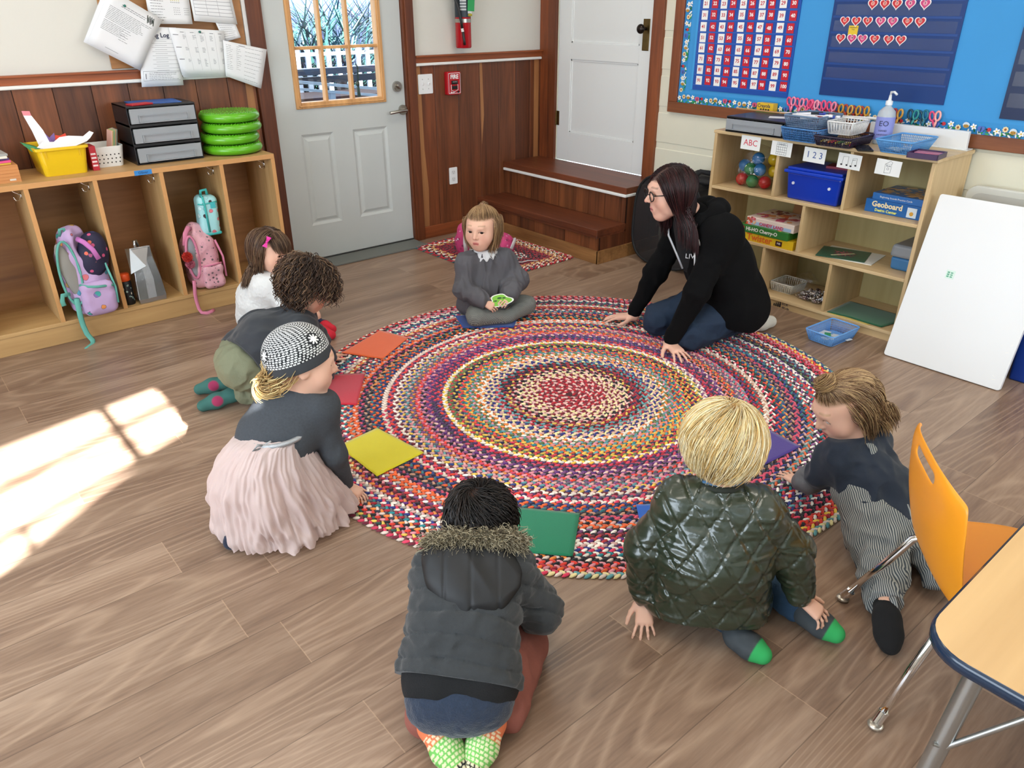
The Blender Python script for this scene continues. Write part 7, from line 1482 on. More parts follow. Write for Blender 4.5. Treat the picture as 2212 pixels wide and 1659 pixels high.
for q in (-1, 1): b.tube([(q * .031 + .0235 * cos(t), .0925 - .004 * abs(cos(t)), .001 + .0185 * sin(t)) for t in np.linspace(0, 2 * pi, 26)[:-1]], .0023, 6, closed=True); b.tube([(q * .054, .088, .008), (q * .070, .06, .008), (q * .078, 0, .006), (q * .078, -.03, -.004)], .0021, 6)
b.tube([(-.009, .092, .004), (0, .097, .006), (.009, .092, .004)], .002, 6); b.build('glasses', vc(.2), P1)

# ---- 2. girl in grey seated on the blue square
J = dict(neck=(2.322, 2.995, .385), shR=(2.222, 3.008, .318), elR=(2.172, 2.975, .205), wrR=(2.205, 2.875, .168), shL=(2.422, 2.945, .312), elL=(2.462, 2.885, .215), wrL=(2.355, 2.825, .178),
         hipR=(2.275, 3.005, .095), hipL=(2.375, 2.970, .095), knR=(2.185, 2.895, .075), knL=(2.485, 2.845, .080), anR=(2.36, 2.84, .05), anL=(2.29, 2.865, .048), bend=(2.325, 2.985, .20))
H = Head((2.300, 2.975, .497), (-.86, -.48, -.06), (.03, .03, 1), 1.06)
S = SDF(.02); H.sculpt(S, neck=(2.320, 2.992, .395)); skin_core(S, J)
hand(S, (2.208, 2.862, .160), (.30, -.45, -.25), (-.5, -.4, .6), .105, -1, (22, 30, 25), 5, 40); hand(S, (2.345, 2.812, .172), (-.55, -.25, -.12), (-.2, -.6, .6), .105, 1, (22, 30, 25), 5, 40)
P2 = person(S, 'person in a grey dress with ruffled collar sitting cross-legged on the blue square', H.color(SKL, '#C9706C', '#9A7A5E', '#8A6A4A'), (2.33, 2.95, 0), .0026)
H.eyes(P2, '#3A2C24', (-.1, 1, -.05))
greyd = mat('grey_linen', '#57565B', .9, bump=.3, bscale=250, vary=.06, vscale=8)
S = SDF(.035); torso(S, J, .072, .044, .088, .05); S.ell((2.325, 2.965, .105), (.115, .095, .065), k=.04); sleeve(S, J, 'R', .044, .046, .042, .025); sleeve(S, J, 'L', .044, .046, .042, .025)
for q, n_ in (('R', 8), ('L', 8)): S.cap(A(*J['wr' + q]) * .8 + A(*J['el' + q]) * .2, J['wr' + q], .046, .030, .02)
S.disp = addf(wrinkle(24, .0075, (1, 1, .25)), fold_near(J['elR'], .07, 26, .006), fold_near(J['elL'], .07, 26, .006)); S.amp = .02; S.cut((2.32, 2.985, .395), (0, -.1, 1)); S.cut((0, 0, .045), (0, 0, -1)); S.build('dress', .004, greyd, P2)
b = MB(); b.col('#D9DADB'); nk = A(2.312, 2.985, .388); ex, ey = unit((.75, -.66, 0)), unit((-.6, -.78, -.35)); V = []
for i, (r_, dz) in enumerate(((.040, .012), (.048, .004), (.062, -.012), (.070, -.020))):
    for k in range(64): a = 2 * pi * k / 64; w_ = (.0, .002, .006, .010)[i] * sin(a * 13) ; V.append(nk + ex * cos(a) * r_ * 1.05 + ey * sin(a) * r_ + A(0, 0, dz + w_))
b.add(V, [(i * 64 + k, i * 64 + (k + 1) % 64, (i + 1) * 64 + (k + 1) % 64, (i + 1) * 64 + k) for i in range(3) for k in range(64)], True); o = b.build('ruffled_collar', vc(.8), P2); m_ = o.modifiers.new('t', 'SOLIDIFY'); m_.thickness = .002
legg, t_, p_ = new_mat('striped_leggings'); N_ = NT(t_); setp(p_, .9); tc_ = N_.n('ShaderNodeTexCoord').outputs['Object']; wv = N_.n('ShaderNodeTexWave', i_Vector=tc_, i_Scale=95.0, i_Distortion=3.0, bands_direction='DIAGONAL'); N_.link(N_.mix(wv.outputs[1], lin('#4E5254'), lin('#8E9088')), p_.inputs['Base Color'])
S = SDF(.025); S.chain([J['hipR'], J['knR'], (2.33, 2.835, .052)], [.054, .045, .033], .02); S.chain([J['hipL'], J['knL'], (2.36, 2.825, .055)], [.054, .046, .033], .02); S.disp = wrinkle(22, .003); S.amp = .006; S.cut((0, 0, .018), (0, 0, -1)); S.build('leggings', .004, legg, P2)
lb = ('#9A7B58', '#86684A', '#B09068', '#75583E', '#A88860')
tie = H.w(.01, -.045, .096)
U = sphere_dirs(3000, lambda u: hairline(u, .44, -.75, .12))
up_ = strands(H, (.074, .089, .075), U[U[:, 2] > .05], .115, 8, lambda u, t: unit((0, -.35, 1)) - u * 0, (0, 0), width=.0017, off=.03, lift=.0, palette=lb, jitter=.02, end=(tie, 1.4))
lo_ = strands(H, (.074, .089, .075), U[U[:, 2] <= .15], .135, 9, lambda u, t: np.stack([u[:, 0] * .3, -.2 + 0 * u[:, 0], -1 + 0 * u[:, 0]], 1), (.1, .8), width=.0015, off=.06, palette=lb, jitter=.08, curl=(.004, 9))
U3 = sphere_dirs(260, lambda u: u[:, 2] > .0); T3_ = Head(H.w(.012, -.05, .092), H.y, H.z, .16)
tail = strands(T3_, (.08, .09, .08), U3, .15, 11, lambda u, t: u + A(.5, -1.2, .5), (.15, .95), width=.0017, off=.02, palette=lb, jitter=.06, gdir=(.55, -.45, -1), colliders=[(H.c, .090)])
Us = sphere_dirs(2600, lambda u: (np.abs(u[:, 0]) > .72) & (u[:, 1] < .42) & (u[:, 1] > -.5) & (u[:, 2] > -.25) & (u[:, 2] < .45)); sd_ = strands(H, (.074, .089, .075), Us, .165, 12, lambda u, t: np.stack([u[:, 0] * .4, .12 + 0 * u[:, 0], -1 + 0 * u[:, 0]], 1), (.1, .85), width=.0014, off=.09, palette=lb, jitter=.07, curl=(.004, 8), colliders=[((2.325, 2.99, .33), .06)])
hair_obj([up_, lo_, tail, sd_], P2)
b = MB(); b.col('#E0B8A8'); b.ball(H.w(.012, -.05, .094), .014, 12, 8); b.build('hair_tie', vc(.7), P2)
fm = thing('frog_mask', 'small green frog cut-out held by the girl in grey', 'cut-out', (2.262, 2.812, .17)); Rm = np.stack([unit((.78, -.62, .1)), unit((.15, .25, .95)), unit(np.cross(unit((.78, -.62, .1)), unit((.15, .25, .95))))], 1)
def blob(r, f, n=36): return [(r * (1 + f(a)) * cos(a) * 1.25, r * (1 + f(a)) * sin(a) * .72) for a in [2 * pi * k / n for k in range(n)]]
ff = lambda a: .14 * cos(3 * a + .5) + .08 * cos(5 * a)
b = MB(); b.at((2.275, 2.802, .165), R=Rm); b.col('#E9EFE4'); b.prism(blob(.045, ff), -.0008, .0008); b.build('card', vc(.5), fm)
b = MB(); b.at((2.275, 2.802, .165), R=Rm); b.col('#7FC03A'); b.prism(blob(.039, ff), .0008, .0012); b.prism(blob(.039, ff), -.0012, -.0008); b.col('#2C5A1E')
for x, y, r_ in ((-.005, .013, .008), (-.026, .0, .006), (.018, .012, .006)): b.prism([(x + r_ * 1.5 * cos(a), y + r_ * .6 * sin(a)) for a in np.linspace(0, 6.28, 12)[:-1]], .0012, .0016)
b.col('#F4F4EE'); 
for x in (-.006, .026): b.prism([(x + .0055 * cos(a), -.020 + .0055 * sin(a)) for a in np.linspace(0, 6.28, 12)[:-1]], .0012, .0016)
b.col('#101010'); 
for x in (-.006, .026): b.prism([(x + .0028 * cos(a), -.020 + .0028 * sin(a)) for a in np.linspace(0, 6.28, 10)[:-1]], .0016, .002)
b.build('frog_picture', vc(.5), fm)

# ---- 3. girl in a fluffy white sweater
J = dict(neck=(1.368, 3.525, .345), shR=(1.335, 3.440, .285), elR=(1.40, 3.36, .19), wrR=(1.47, 3.38, .14), shL=(1.395, 3.610, .285), elL=(1.46, 3.57, .19), wrL=(1.52, 3.48, .14), hipR=(1.325, 3.560, .085), hipL=(1.370, 3.67, .085),
         knR=(1.475, 3.42, .20), anR=(1.515, 3.365, .075), knL=(1.53, 3.52, .19), anL=(1.56, 3.42, .07), bend=(1.345, 3.565, .19))
H = Head((1.390, 3.470, .447), (.46, -.84, -.24), (.12, -.05, 1), 1.04)
S = SDF(.02); H.sculpt(S, neck=(1.368, 3.515, .355)); skin_core(S, J); hand(S, (1.475, 3.375, .13), (.5, -.2, -.5), (.3, -.6, .5), .10, -1, (20, 25, 20)); S.chain([J['knR'], (1.512, 3.368, .09)], [.036, .026]); S.chain([J['knL'], (1.556, 3.425, .085)], [.036, .026])
P3 = person(S, 'person with a pink hair bow and fluffy white sweater sitting near the cubbies', H.color(SKL, '#C9706C', '#6E5340', '#4A3628'), (1.37, 3.56, 0))
H.eyes(P3, '#3A2C24', (.1, 1, -.2))
white = mat('fluffy_white', '#D9DCDC', .95, bump=1.0, bscale=90, sheen=.6)
S = SDF(.035); torso(S, J, .085, .052, .092, .06); sleeve(S, J, 'R', .052, .048, .038, .03); sleeve(S, J, 'L', .052, .048, .038, .03); S.disp = addf(wrinkle(10, .005), lambda P: .0022 * vnoise(P * 110)); S.amp = .01; S.cut((1.37, 3.52, .355), (.1, -.1, 1)); S.cut((0, 0, .004), (0, 0, -1)); S.build('sweater', .004, white, P3)
V_ = []; rgf = np.random.default_rng(4)
S = SDF(.03); S.cap(J['hipR'], (1.44, 3.46, .15), .062, .05); S.cap(J['hipL'], (1.49, 3.55, .15), .062, .05); S.cap((1.44, 3.46, .15), J['knR'], .05, .046); S.cap((1.49, 3.55, .15), J['knL'], .05, .046); S.cut((0, 0, .004), (0, 0, -1)); S.build('skirt', .005, cotton('navy_skirt', '#232A45'), P3)
navy_red = lambda P: blend(blend(cols('#1B2444', P), '#C01E30', (3.322 - P[:, 1] + (P[:, 0] - 1.52) * .3) / .004), '#C01E30', (np.abs(P[:, 2] - .030 - .2 * (3.36 - P[:, 1])) < .004) * (P[:, 1] > 3.3) * 1.0 * (P[:, 0] < 1.5))
S = SDF(.02); sock(S, (1.512, 3.372, .078), (1.555, 3.262, .026), (1.510, 3.375, .036), .027, .030); S.cut((0, 0, .003), (0, 0, -1)); S.build('sock', .0035, vc(.9), P3, navy_red)
S = SDF(.02); sock(S, (1.556, 3.428, .075), (1.595, 3.33, .026), (1.556, 3.43, .036), .027, .030); S.cut((0, 0, .003), (0, 0, -1)); S.build('sock', .0035, vc(.9), P3, lambda P: blend(cols('#1B2444', P), '#C01E30', (3.375 - P[:, 1]) / .004))
br = ('#4E3829', '#5E4534', '#3E2B20', '#6E5340', '#846A50')
U = sphere_dirs(3400, lambda u: hairline(u, .5))
bang = (U[:, 1] > .35) & (U[:, 2] > .3); comb = lambda u, t: np.stack([np.sign(u[:, 0]) * .9, -.25 + 0 * u[:, 0], -.5 - np.abs(u[:, 0])], 1)
a_ = strands(H, (.074, .089, .075), U[~bang], .25, 12, comb, (.05, .9), width=.0016, off=.035, palette=br, jitter=.07, colliders=[((1.36, 3.56, .30), .075)], curl=(.003, 5))
Ub = sphere_dirs(3600, lambda u: (u[:, 1] > .25) & (u[:, 2] > .45) & (np.abs(u[:, 0]) < .75))
c_ = strands(H, (.074, .090, .075), Ub, .072, 7, lambda u, t: np.stack([u[:, 0] * .35, 1 + 0 * u[:, 0], -.6 + 0 * u[:, 0]], 1), (.05, .35), width=.0014, off=.05, palette=br, jitter=.05, colliders=[(H.w(0, .02, -.01), .079 * 1.04)])
Us = sphere_dirs(2600, lambda u: (np.abs(u[:, 0]) > .70) & (u[:, 1] < .45) & (u[:, 1] > -.5) & (u[:, 2] > -.3) & (u[:, 2] < .5)); e_ = strands(H, (.074, .089, .075), Us, .21, 12, lambda u, t: np.stack([u[:, 0] * .4, -.1 + 0 * u[:, 0], -1 + 0 * u[:, 0]], 1), (.1, .85), width=.0014, off=.06, palette=br, jitter=.06, curl=(.003, 6), colliders=[((1.36, 3.56, .30), .075)]); hair_obj([a_, c_, e_], P3)
b = MB(); b.at(H.w(-.066 + .132, .030, .060), R=H.R @ rotm((0, 1, 0), 60)); b.col('#E0389E')
for s_ in (-1, 1): b.add([(0, -.004, .010), (0, -.004, .004), (s_ * .026, -.014, .012), (s_ * .026, .014, .012), (0, .004, .010), (s_ * .012, 0, .019)], [(0, 2, 5), (2, 3, 5), (3, 4, 5), (0, 5, 4), (1, 3, 2)])
b.ball((0, 0, .012), (.006, .006, .006), 8, 6); b.build('hair_bow', vc(.5), P3)

# ---- 4. curly-haired child on hands and knees
J = dict(neck=(1.200, 2.815, .385), shR=(1.165, 2.735, .318), elR=(1.245, 2.745, .185), wrR=(1.300, 2.815, .062), shL=(1.235, 2.880, .318), elL=(1.33, 2.93, .18), wrL=(1.39, 2.97, .055), hipR=(.935, 2.800, .205), hipL=(.985, 2.920, .205),
         knR=(1.085, 2.780, .060), anR=(.915, 2.890, .050), knL=(1.145, 2.895, .060), anL=(.955, 3.02, .050), bend=(1.05, 2.835, .290))
H = Head((1.262, 2.808, .470), (.74, -.50, -.52), (.50, -.25, .85), 1.04)
S = SDF(.02); H.sculpt(S, neck=(1.205, 2.815, .395)); skin_core(S, J); hand(S, (1.303, 2.820, .048), (.62, .50, -.08), (0, 0, 1), .108, -1, (6, 8, 8), 12, 45); hand(S, (1.395, 2.972, .045), (.7, .4, -.08), (0, 0, 1), .105, 1, (6, 8, 8), 12, 45)
P4 = person(S, 'person with dark curly hair kneeling in a charcoal shirt and olive trousers', H.color(SK, '#B9605C', '#3A2C24', '#2A1E18'), (1.08, 2.85, 0)); H.eyes(P4, '#3A2C24', (0, 1, -.2))
S = SDF(.035); torso(S, J, .078, .050, .080, .055); sleeve(S, J, 'R', .050, .042, .033, .03); sleeve(S, J, 'L', .050, .042, .033, .03); S.disp = addf(wrinkle(19, .0075, (.5, 1, 1)), fold_near((1.10, 2.78, .27), .10, 20, .006)); S.amp = .018; S.cut((.955, 2.85, .23), (-.92, -.1, -.38)); S.build('shirt', .004, cotton('charcoal', '#2E3238'), P4)
olive = mat('olive_cloth', '#767A62', .9, bump=.4, bscale=200, vary=.08, vscale=10)
S = SDF(.035); S.cap(J['hipR'], J['hipL'], .085); S.ell((.945, 2.855, .195), (.085, .105, .095), k=.04); S.chain([J['hipR'], J['knR'], (.955, 2.868, .058)], [.078, .058, .046], .03); S.chain([J['hipL'], J['knL'], (.99, 3.0, .055)], [.078, .058, .046], .03)
S.disp = addf(wrinkle(20, .006), fold_near((1.03, 2.81, .06), .12, 34, .008, (1.6, .5, 1)), fold_near((1.0, 2.8, .2), .1, 22, .007)); S.amp = .02; S.cut((0, 0, .006), (0, 0, -1)); S.build('trousers', .004, olive, P4)
for an, to, he in (((.950, 2.872, .055), (.792, 2.928, .026), (.905, 2.895, .052)), ((.985, 3.005, .055), (.835, 3.085, .028), (.94, 3.03, .052))):
    S = SDF(.02); sock(S, an, to, he, .027, .031); S.cut((0, 0, .003), (0, 0, -1)); hc_ = A(*he) * .42 + A(*to) * .58 + A(.0, -.03, .012); S.build('sock', .0035, vc(.9), P4, lambda P, c=hc_: blend(blend(cols('#35655F', P), '#234E4B', vnoise(P * 40) * .5), '#9C3058', (.024 - np.linalg.norm(P - c, axis=1)) / .004))
U = sphere_dirs(2600, lambda u: hairline(u, .40, -.7, .1))
ck = ('#3A2920', '#4A3629', '#2C1F18', '#5E4736', '#7A6048')
pa = strands(H, (.076, .090, .077), U, .105, 22, lambda u, t: u * A(1, .5, .3) + A(0, .15, -.75), (.05, .75), width=.0019, off=.12, lift=.30, palette=ck, jitter=.22, curl=(.0095, 24))
S = SDF(.02); S.ell(H.w(0, -.020, .024), A(.084, .094, .084) * H.s, H.R); S.cut(H.w(0, .055, .02), H.R @ A(0, 1, -.35)); S.disp = lambda P: .006 * vnoise(P * 50); S.amp = .008; S.build('hair_base', .0045, mat('brown_base', '#1E140F', .6), P4); hair_obj([pa], P4)

# ---- 5. child with knitted cap and tulle skirt
J = dict(neck=(.826, 1.975, .475), shL=(.752, 2.030, .402), elL=(.84, 2.12, .27), wrL=(.92, 2.15, .12), shR=(.862, 1.940, .402), elR=(.880, 1.925, .235), wrR=(.928, 1.985, .075), hipL=(.655, 2.055, .215), hipR=(.735, 1.985, .215), knL=(.78, 2.16, .06), anL=(.60, 2.10, .05), knR=(.85, 2.07, .06), anR=(.64, 2.0, .045), bend=(.745, 2.005, .325))
H = Head((.842, 1.980, .545), (.80, -.28, -.16), (.22, .02, 1), 1.04)
S = SDF(.02); H.sculpt(S, neck=(.828, 1.975, .475)); skin_core(S, J); hand(S, (.932, 1.988, .058), (.35, -.62, -.25), (.2, 0, 1), .108, -1, (24, 20, 16), 8, 40); hand(S, (.925, 2.152, .09), (.6, .2, -.4), (0, 0, 1), .105, 1)
P5 = person(S, 'person in a black and white knitted cap and pale pink tulle skirt', H.color(SKL, '#C9706C', '#B89468', '#B08C5C'), (.75, 2.02, 0)); H.eyes(P5, '#4A5A6A', (0, 1, -.1))
S = SDF(.035); torso(S, J, .068, .046, .074, .05); sleeve(S, J, 'L', .044, .036, .029, .025); sleeve(S, J, 'R', .044, .036, .029, .025, .012); S.disp = addf(wrinkle(10, .003), fold_near(J['elR'], .06, 30, .004)); S.amp = .008; S.cut((.827, 1.975, .465), (.3, 0, 1)); S.build('top', .004, mat('heather_grey', '#3E4247', .95, bump=.4, bscale=500, vary=.25, vscale=160), P5)
# tulle: two gathered layers falling from the waistband
tul, t_, p_ = new_mat('tulle'); N_ = NT(t_); setp(p_, .7, sheen=.3); p_.inputs['Base Color'].default_value = (*lin('#E8D2CC'), 1); tr = N_.n('ShaderNodeBsdfTranslucent', i_Color=(*lin('#E8CFC8'), 1)); m1 = N_.n('ShaderNodeMixShader', i_0=.30); tp_ = N_.n('ShaderNodeBsdfTransparent'); m2 = N_.n('ShaderNodeMixShader', i_0=.12); N_.link(p_.outputs[0], m1.inputs[1]); N_.link(tr.outputs[0], m1.inputs[2]); N_.link(m1.outputs[0], m2.inputs[1]); N_.link(tp_.outputs[0], m2.inputs[2]); N_.link(m2.outputs[0], t_.nodes['Material Output'].inputs[0])
def tulle(name, wc, wr_, prof, m_, seedv, amp, hem=0.0):
    na, nt = 300, 40; a = np.linspace(0, 2 * pi, na, endpoint=False); ph = rng.uniform(0, 6, 8); V = []
    for i in range(nt):
        t = i / (nt - 1); cx_, cy_, cz_, rx, ry = [np.interp(t, [p[0] for p in prof], [p[k] for p in prof]) for k in range(1, 6)]
        pl = np.zeros(na); N3 = np.stack([np.cos(a) * 3.1 + seedv, np.sin(a) * 3.1, np.full(na, t * 1.2)], 1)
        pl = vnoise(N3 * 2.6) * .9 + vnoise(N3 * 6.5 + A(0, 0, t)) * .55 + .35 * np.abs(np.sin(a * m_ + 2.2 * vnoise(N3 * 2)))
        w = amp * min(1, .12 + t * 1.3); z = cz_ + (hem * vnoise(N3 * 2.2 + 7) * max(0, t - .7) / .3); V.append(np.stack([cx_ + (rx + pl * w) * np.cos(a), cy_ + (ry + pl * w) * np.sin(a), np.maximum(z, .004) + 0 * a], 1))
    V = np.concatenate(V); k = np.arange(na); F = np.concatenate([np.stack([i * na + k, i * na + (k + 1) % na, (i + 1) * na + (k + 1) % na, (i + 1) * na + k], 1) for i in range(nt - 1)]); return mesh_obj(name, V, F, tul, P5, True)
tulle('skirt_underlayer', None, None, [(0, .722, 1.985, .335, .070, .066), (.25, .70, 2.02, .28, .125, .12), (.6, .70, 2.045, .14, .165, .16), (1, .72, 2.04, .02, .185, .17)], 24, 3.0, .012)
tulle('tulle_skirt', None, None, [(0, .744, 1.998, .350, .092, .092), (.10, .715, 2.0, .330, .108, .104), (.28, .70, 2.015, .27, .142, .135), (.5, .705, 2.025, .19, .178, .168), (.75, .725, 2.02, .09, .205, .182), (1, .735, 2.005, .022, .212, .18)], 30, 1.0, .020, .014)
b = MB(); b.tube([(.744 + .099 * cos(t), 1.998 + .099 * sin(t), .346 + .010 * cos(t)) for t in np.linspace(0, 2 * pi, 40)[:-1]], .009, 6, closed=True)
b.build('waistband', mat('silver_glitter', '#A8ABAE', .3, metal=.6, bump=.8, bscale=400), P5)
bx_ = A(.668, 1.936, .342); b = MB(); 
for P_ in ([(0, 0, 0), (-.02, -.006, .010), (-.035, -.004, -.002), (-.012, -.004, -.004)], [(0, 0, 0), (.02, -.008, .010), (.032, -.006, 0), (.010, -.004, -.004)], [(0, 0, 0), (-.014, -.02, -.04), (-.020, -.03, -.085)], [(0, 0, 0), (.006, -.018, -.035), (.004, -.026, -.065)]): b.tube([bx_ + A(*q) for q in P_], .004, 5, flat=(.35, (0, 1, 0)))
b.build('waist_bow', MATS['silver_glitter'], P5)
S = SDF(.02); sock(S, (.60, 2.03, .05), (.535, 1.985, .026), None, .028, .031); S.cut((0, 0, .003), (0, 0, -1)); S.build('sock', .004, cotton('navy_sock', '#1A2238'), P5)
bl = ('#C9A468', '#B08A54', '#D8BA80', '#9A764A', '#E0C890')
U = sphere_dirs(900, lambda u: (u[:, 2] < -.15) & (u[:, 2] > -.8) & (u[:, 1] < .0))
a_ = strands(H, (.075, .089, .076), U, .095, 14, lambda u, t: u * A(.6, .6, 0) + A(0, -.4, -.8), (.1, .7), width=.0015, off=.08, palette=bl, jitter=.14, curl=(.008, 10))
bun = Head(H.w(-.030, -.088, -.082), H.y, H.z, .27); U2 = sphere_dirs(520, lambda u: u[:, 2] > -2)
c_ = strands(bun, (.075, .075, .085), U2, .15, 16, lambda u, t: np.cross(np.broadcast_to(A(.4, -.5, .6), u.shape), u) + A(0, 0, -.12), (0, .25), width=.0017, off=.18, palette=bl, jitter=.10)
U2 = sphere_dirs(130, lambda u: u[:, 2] < .6); d_ = strands(bun, (.078, .078, .085), U2, .10, 12, lambda u, t: u + A(0, 0, -.5), (.2, .8), width=.0016, off=.1, palette=bl, jitter=.25, curl=(.012, 12)); hair_obj([a_, c_, d_], P5)
# knitted cap with dashes and two snowflakes; built round an axis tilted to the back of the head
capu = unit(H.R @ A(0, -.42, .90)); cx3, cy3, cz3 = frame(capu, H.y); cc3 = H.w(0, -.016, .018); na, nt = 216, 80; V = []; C = []
for i in range(nt + 1):
    th = i / nt * radians(101); r_ = .1005 * (1 + .05 * sin(th * 2)); 
    for k in range(na): a = 2 * pi * k / na; V.append(cc3 + (cx3 * cos(a) * sin(th) * 1.0 + cy3 * sin(a) * sin(th) * .92 + cz3 * cos(th) * (.98 if th < 1.5 else 1.3)) * r_)
F = []; flk = [(radians(62), pi * 1.12), (radians(60), pi * 1.74), (radians(58), pi * .55)]
for i in range(nt):
    for k in range(na):
        F.append((i * na + k, i * na + (k + 1) % na, (i + 1) * na + (k + 1) % na, (i + 1) * na + k)); th, a = (i + .5) / nt * radians(101), 2 * pi * (k + .5) / na; row = int(i / 3); on = (i % 3 != 2) and (((k + (row % 2) * 3 + row) % 6) < 4) and i < nt * .86
        ncol = max(6, int(54 * sin(th))); kk_ = int((k / na) * ncol * 6 + (row % 2) * 3) % 6; on = (i % 3 != 2) and kk_ < 3.6 and i < nt * .86; c = lin('#D9DBDA') if on else lin('#1F2124')
        for ft, fa in flk:
            du, dv = (a - fa) * sin(ft) * .1, (th - ft) * .1; rr_ = math.hypot(du, dv)
            if rr_ < .021: aa = math.atan2(dv, du); c = lin('#ECEDEC') if (rr_ < .0175 * (.35 + .65 * abs(cos(4 * aa)) ** 1.5) and rr_ > .001) else lin('#1F2124')
        if i >= nt * .86: c = lin('#3A3D41')
        C.append(c)
o = mesh_obj('knitted_cap', V, F, mat('knit', None, .95, bump=.5, bscale=420), P5, True, C, 'FACE'); m_ = o.modifiers.new('t', 'SOLIDIFY'); m_.thickness = .004; m_.offset = 1

# ---- 6. child in a grey parka, nearest the camera
J = dict(neck=(.838, 1.140, .372), shL=(.752, 1.175, .318), elL=(.80, 1.275, .20), wrL=(.90, 1.32, .08), shR=(.888, 1.075, .318), elR=(.945, 1.025, .190), wrR=(1.00, 1.13, .085), hipL=(.640, 1.045, .150), hipR=(.730, .975, .150), knL=(.80, 1.24, .06), anL=(.615, 1.055, .06), knR=(.905, 1.10, .06), anR=(.735, .955, .06), bend=(.745, 1.065, .245))
H = Head((.902, 1.195, .374), (.66, .66, -.42), (.35, .35, .85), .95)
S = SDF(.02); H.sculpt(S, face=True, neck=(.845, 1.14, .36)); skin_core(S, J); hand(S, (1.0, 1.135, .06), (.4, .7, -.2), (0, 0, 1), .105, -1); hand(S, (.90, 1.325, .06), (.5, .6, -.2), (0, 0, 1), .105, 1)
P6 = person(S, 'person with short black hair crouching in a grey parka with fur-trimmed hood', H.color(SKD, '#B9605C', '#1A1412', '#15100E'), (.78, 1.10, 0)); H.eyes(P6)
axis6 = unit(A(.825, 1.13, .33) - A(.66, .99, .17))
def quilt6(P):
    s_ = (P - A(.66, .99, .17)) @ axis6; f = np.abs(((s_ + .008 * vnoise(P * 9)) / .048) % 1 - .5) * 2; return .007 * (1 - f ** 6) - .004 + wrinkle(16, .003)(P)
gpk = mat('parka_grey', '#2E3133', .92, bump=.45, bscale=450, vary=.18, vscale=130, sheen=.2)
S = SDF(.04); torso(S, J, .064, .044, .072, .05); S.ell((.735, 1.055, .20), (.095, .095, .07), R=rotm((0, 0, 1), 45), k=.04); sleeve(S, J, 'R', .048, .046, .036, .025); sleeve(S, J, 'L', .048, .046, .036, .025); S.disp = addf(quilt6, wrinkle(22, .004, (1, 1, 2)), fold_near(J['elR'], .07, 22, .007)); S.amp = .022; S.cut(A(.675, 1.003, .165), -axis6); S.cut((.84, 1.15, .385), (.3, .3, 1)); S.build('parka', .004, gpk, P6)
S = SDF(.03); a0 = A(.625, .955, .138); S.cap((.652, 1.035, .152), (.725, .975, .152), .078, .078, .04); S.cap((.667, 1.048, .165), (.74, .985, .165), .080, .080); S.cut(A(.680, 1.008, .170), axis6); S.cut(A(.645, .975, .138), -axis6); S.disp = wrinkle(18, .002); S.amp = .004; S.build('ribbed_hem', .004, mat('black_rib', '#0E0F11', .95, bump=.8, bscale=300), P6)
navk = mat('navy_knit', '#1C2A3E', .95, bump=1.0, bscale=260, vary=.3, vscale=200, sheen=.3)
S = SDF(.04); S.cap((.632, 1.018, .125), (.715, .955, .125), .070, .070, .04); S.ell((.685, 1.0, .13), (.085, .095, .075), k=.04); S.disp = lambda P: .002 * vnoise(P * 90); S.amp = .004; S.cut((0, 0, .045), (0, 0, -1)); S.build('sweater_dress', .004, navk, P6)
rust = mat('rust_cloth', '#8A5044', .9, bump=.3, bscale=200, vary=.08)
S = SDF(.03); S.chain([(.735, .985, .12), (.915, 1.06, .064), (.77, .945, .052)], [.068, .060, .046], .03); S.chain([(.65, 1.04, .12), (.79, 1.235, .062), (.62, 1.05, .05)], [.068, .055, .042], .03); S.disp = addf(wrinkle(16, .005), fold_near((.78, .99, .06), .09, 28, .006)); S.amp = .012; S.cut((0, 0, .004), (0, 0, -1)); S.build('trousers', .004, rust, P6)
def monster(he, to):
    he, to = A(*he), A(*to); d = unit(to - he); L = np.linalg.norm(to - he); sd = unit(np.cross(d, (0, 0, 1)))
    def f(P):
        s_ = (P - he) @ d / L; w_ = (P - he) @ sd; C = cols('#D9744A', P); C = blend(C, '#6FB858', np.clip((s_ - .30) / .02, 0, 1) * np.clip((.80 - s_) / .02, 0, 1)); C = blend(C, '#15161A', np.clip((s_ - .78) / .02, 0, 1) * np.clip((.92 - s_) / .02, 0, 1))
        g = (np.abs(((s_ * 13) % 1) - .5) < .33) & (np.abs(((w_ / .0095 + .3 * np.floor(s_ * 13)) % 1) - .5) < .34) & (s_ > .12) & (s_ < 1.0); return blend(C, '#E6DFB8', g * .85)
    return f
for he, to in (((.606, 1.005, .072), (.610, .905, .030)), ((.715, .925, .072), (.632, .890, .030))):
    S = SDF(.02); sock(S, A(*he) + A(.02, .03, 0), to, he, .026, .034); S.cut((0, 0, .003), (0, 0, -1)); S.build('sock', .0024, vc(.9), P6, monster(he, A(*to) + unit(A(*to) - A(*he)) * .02))
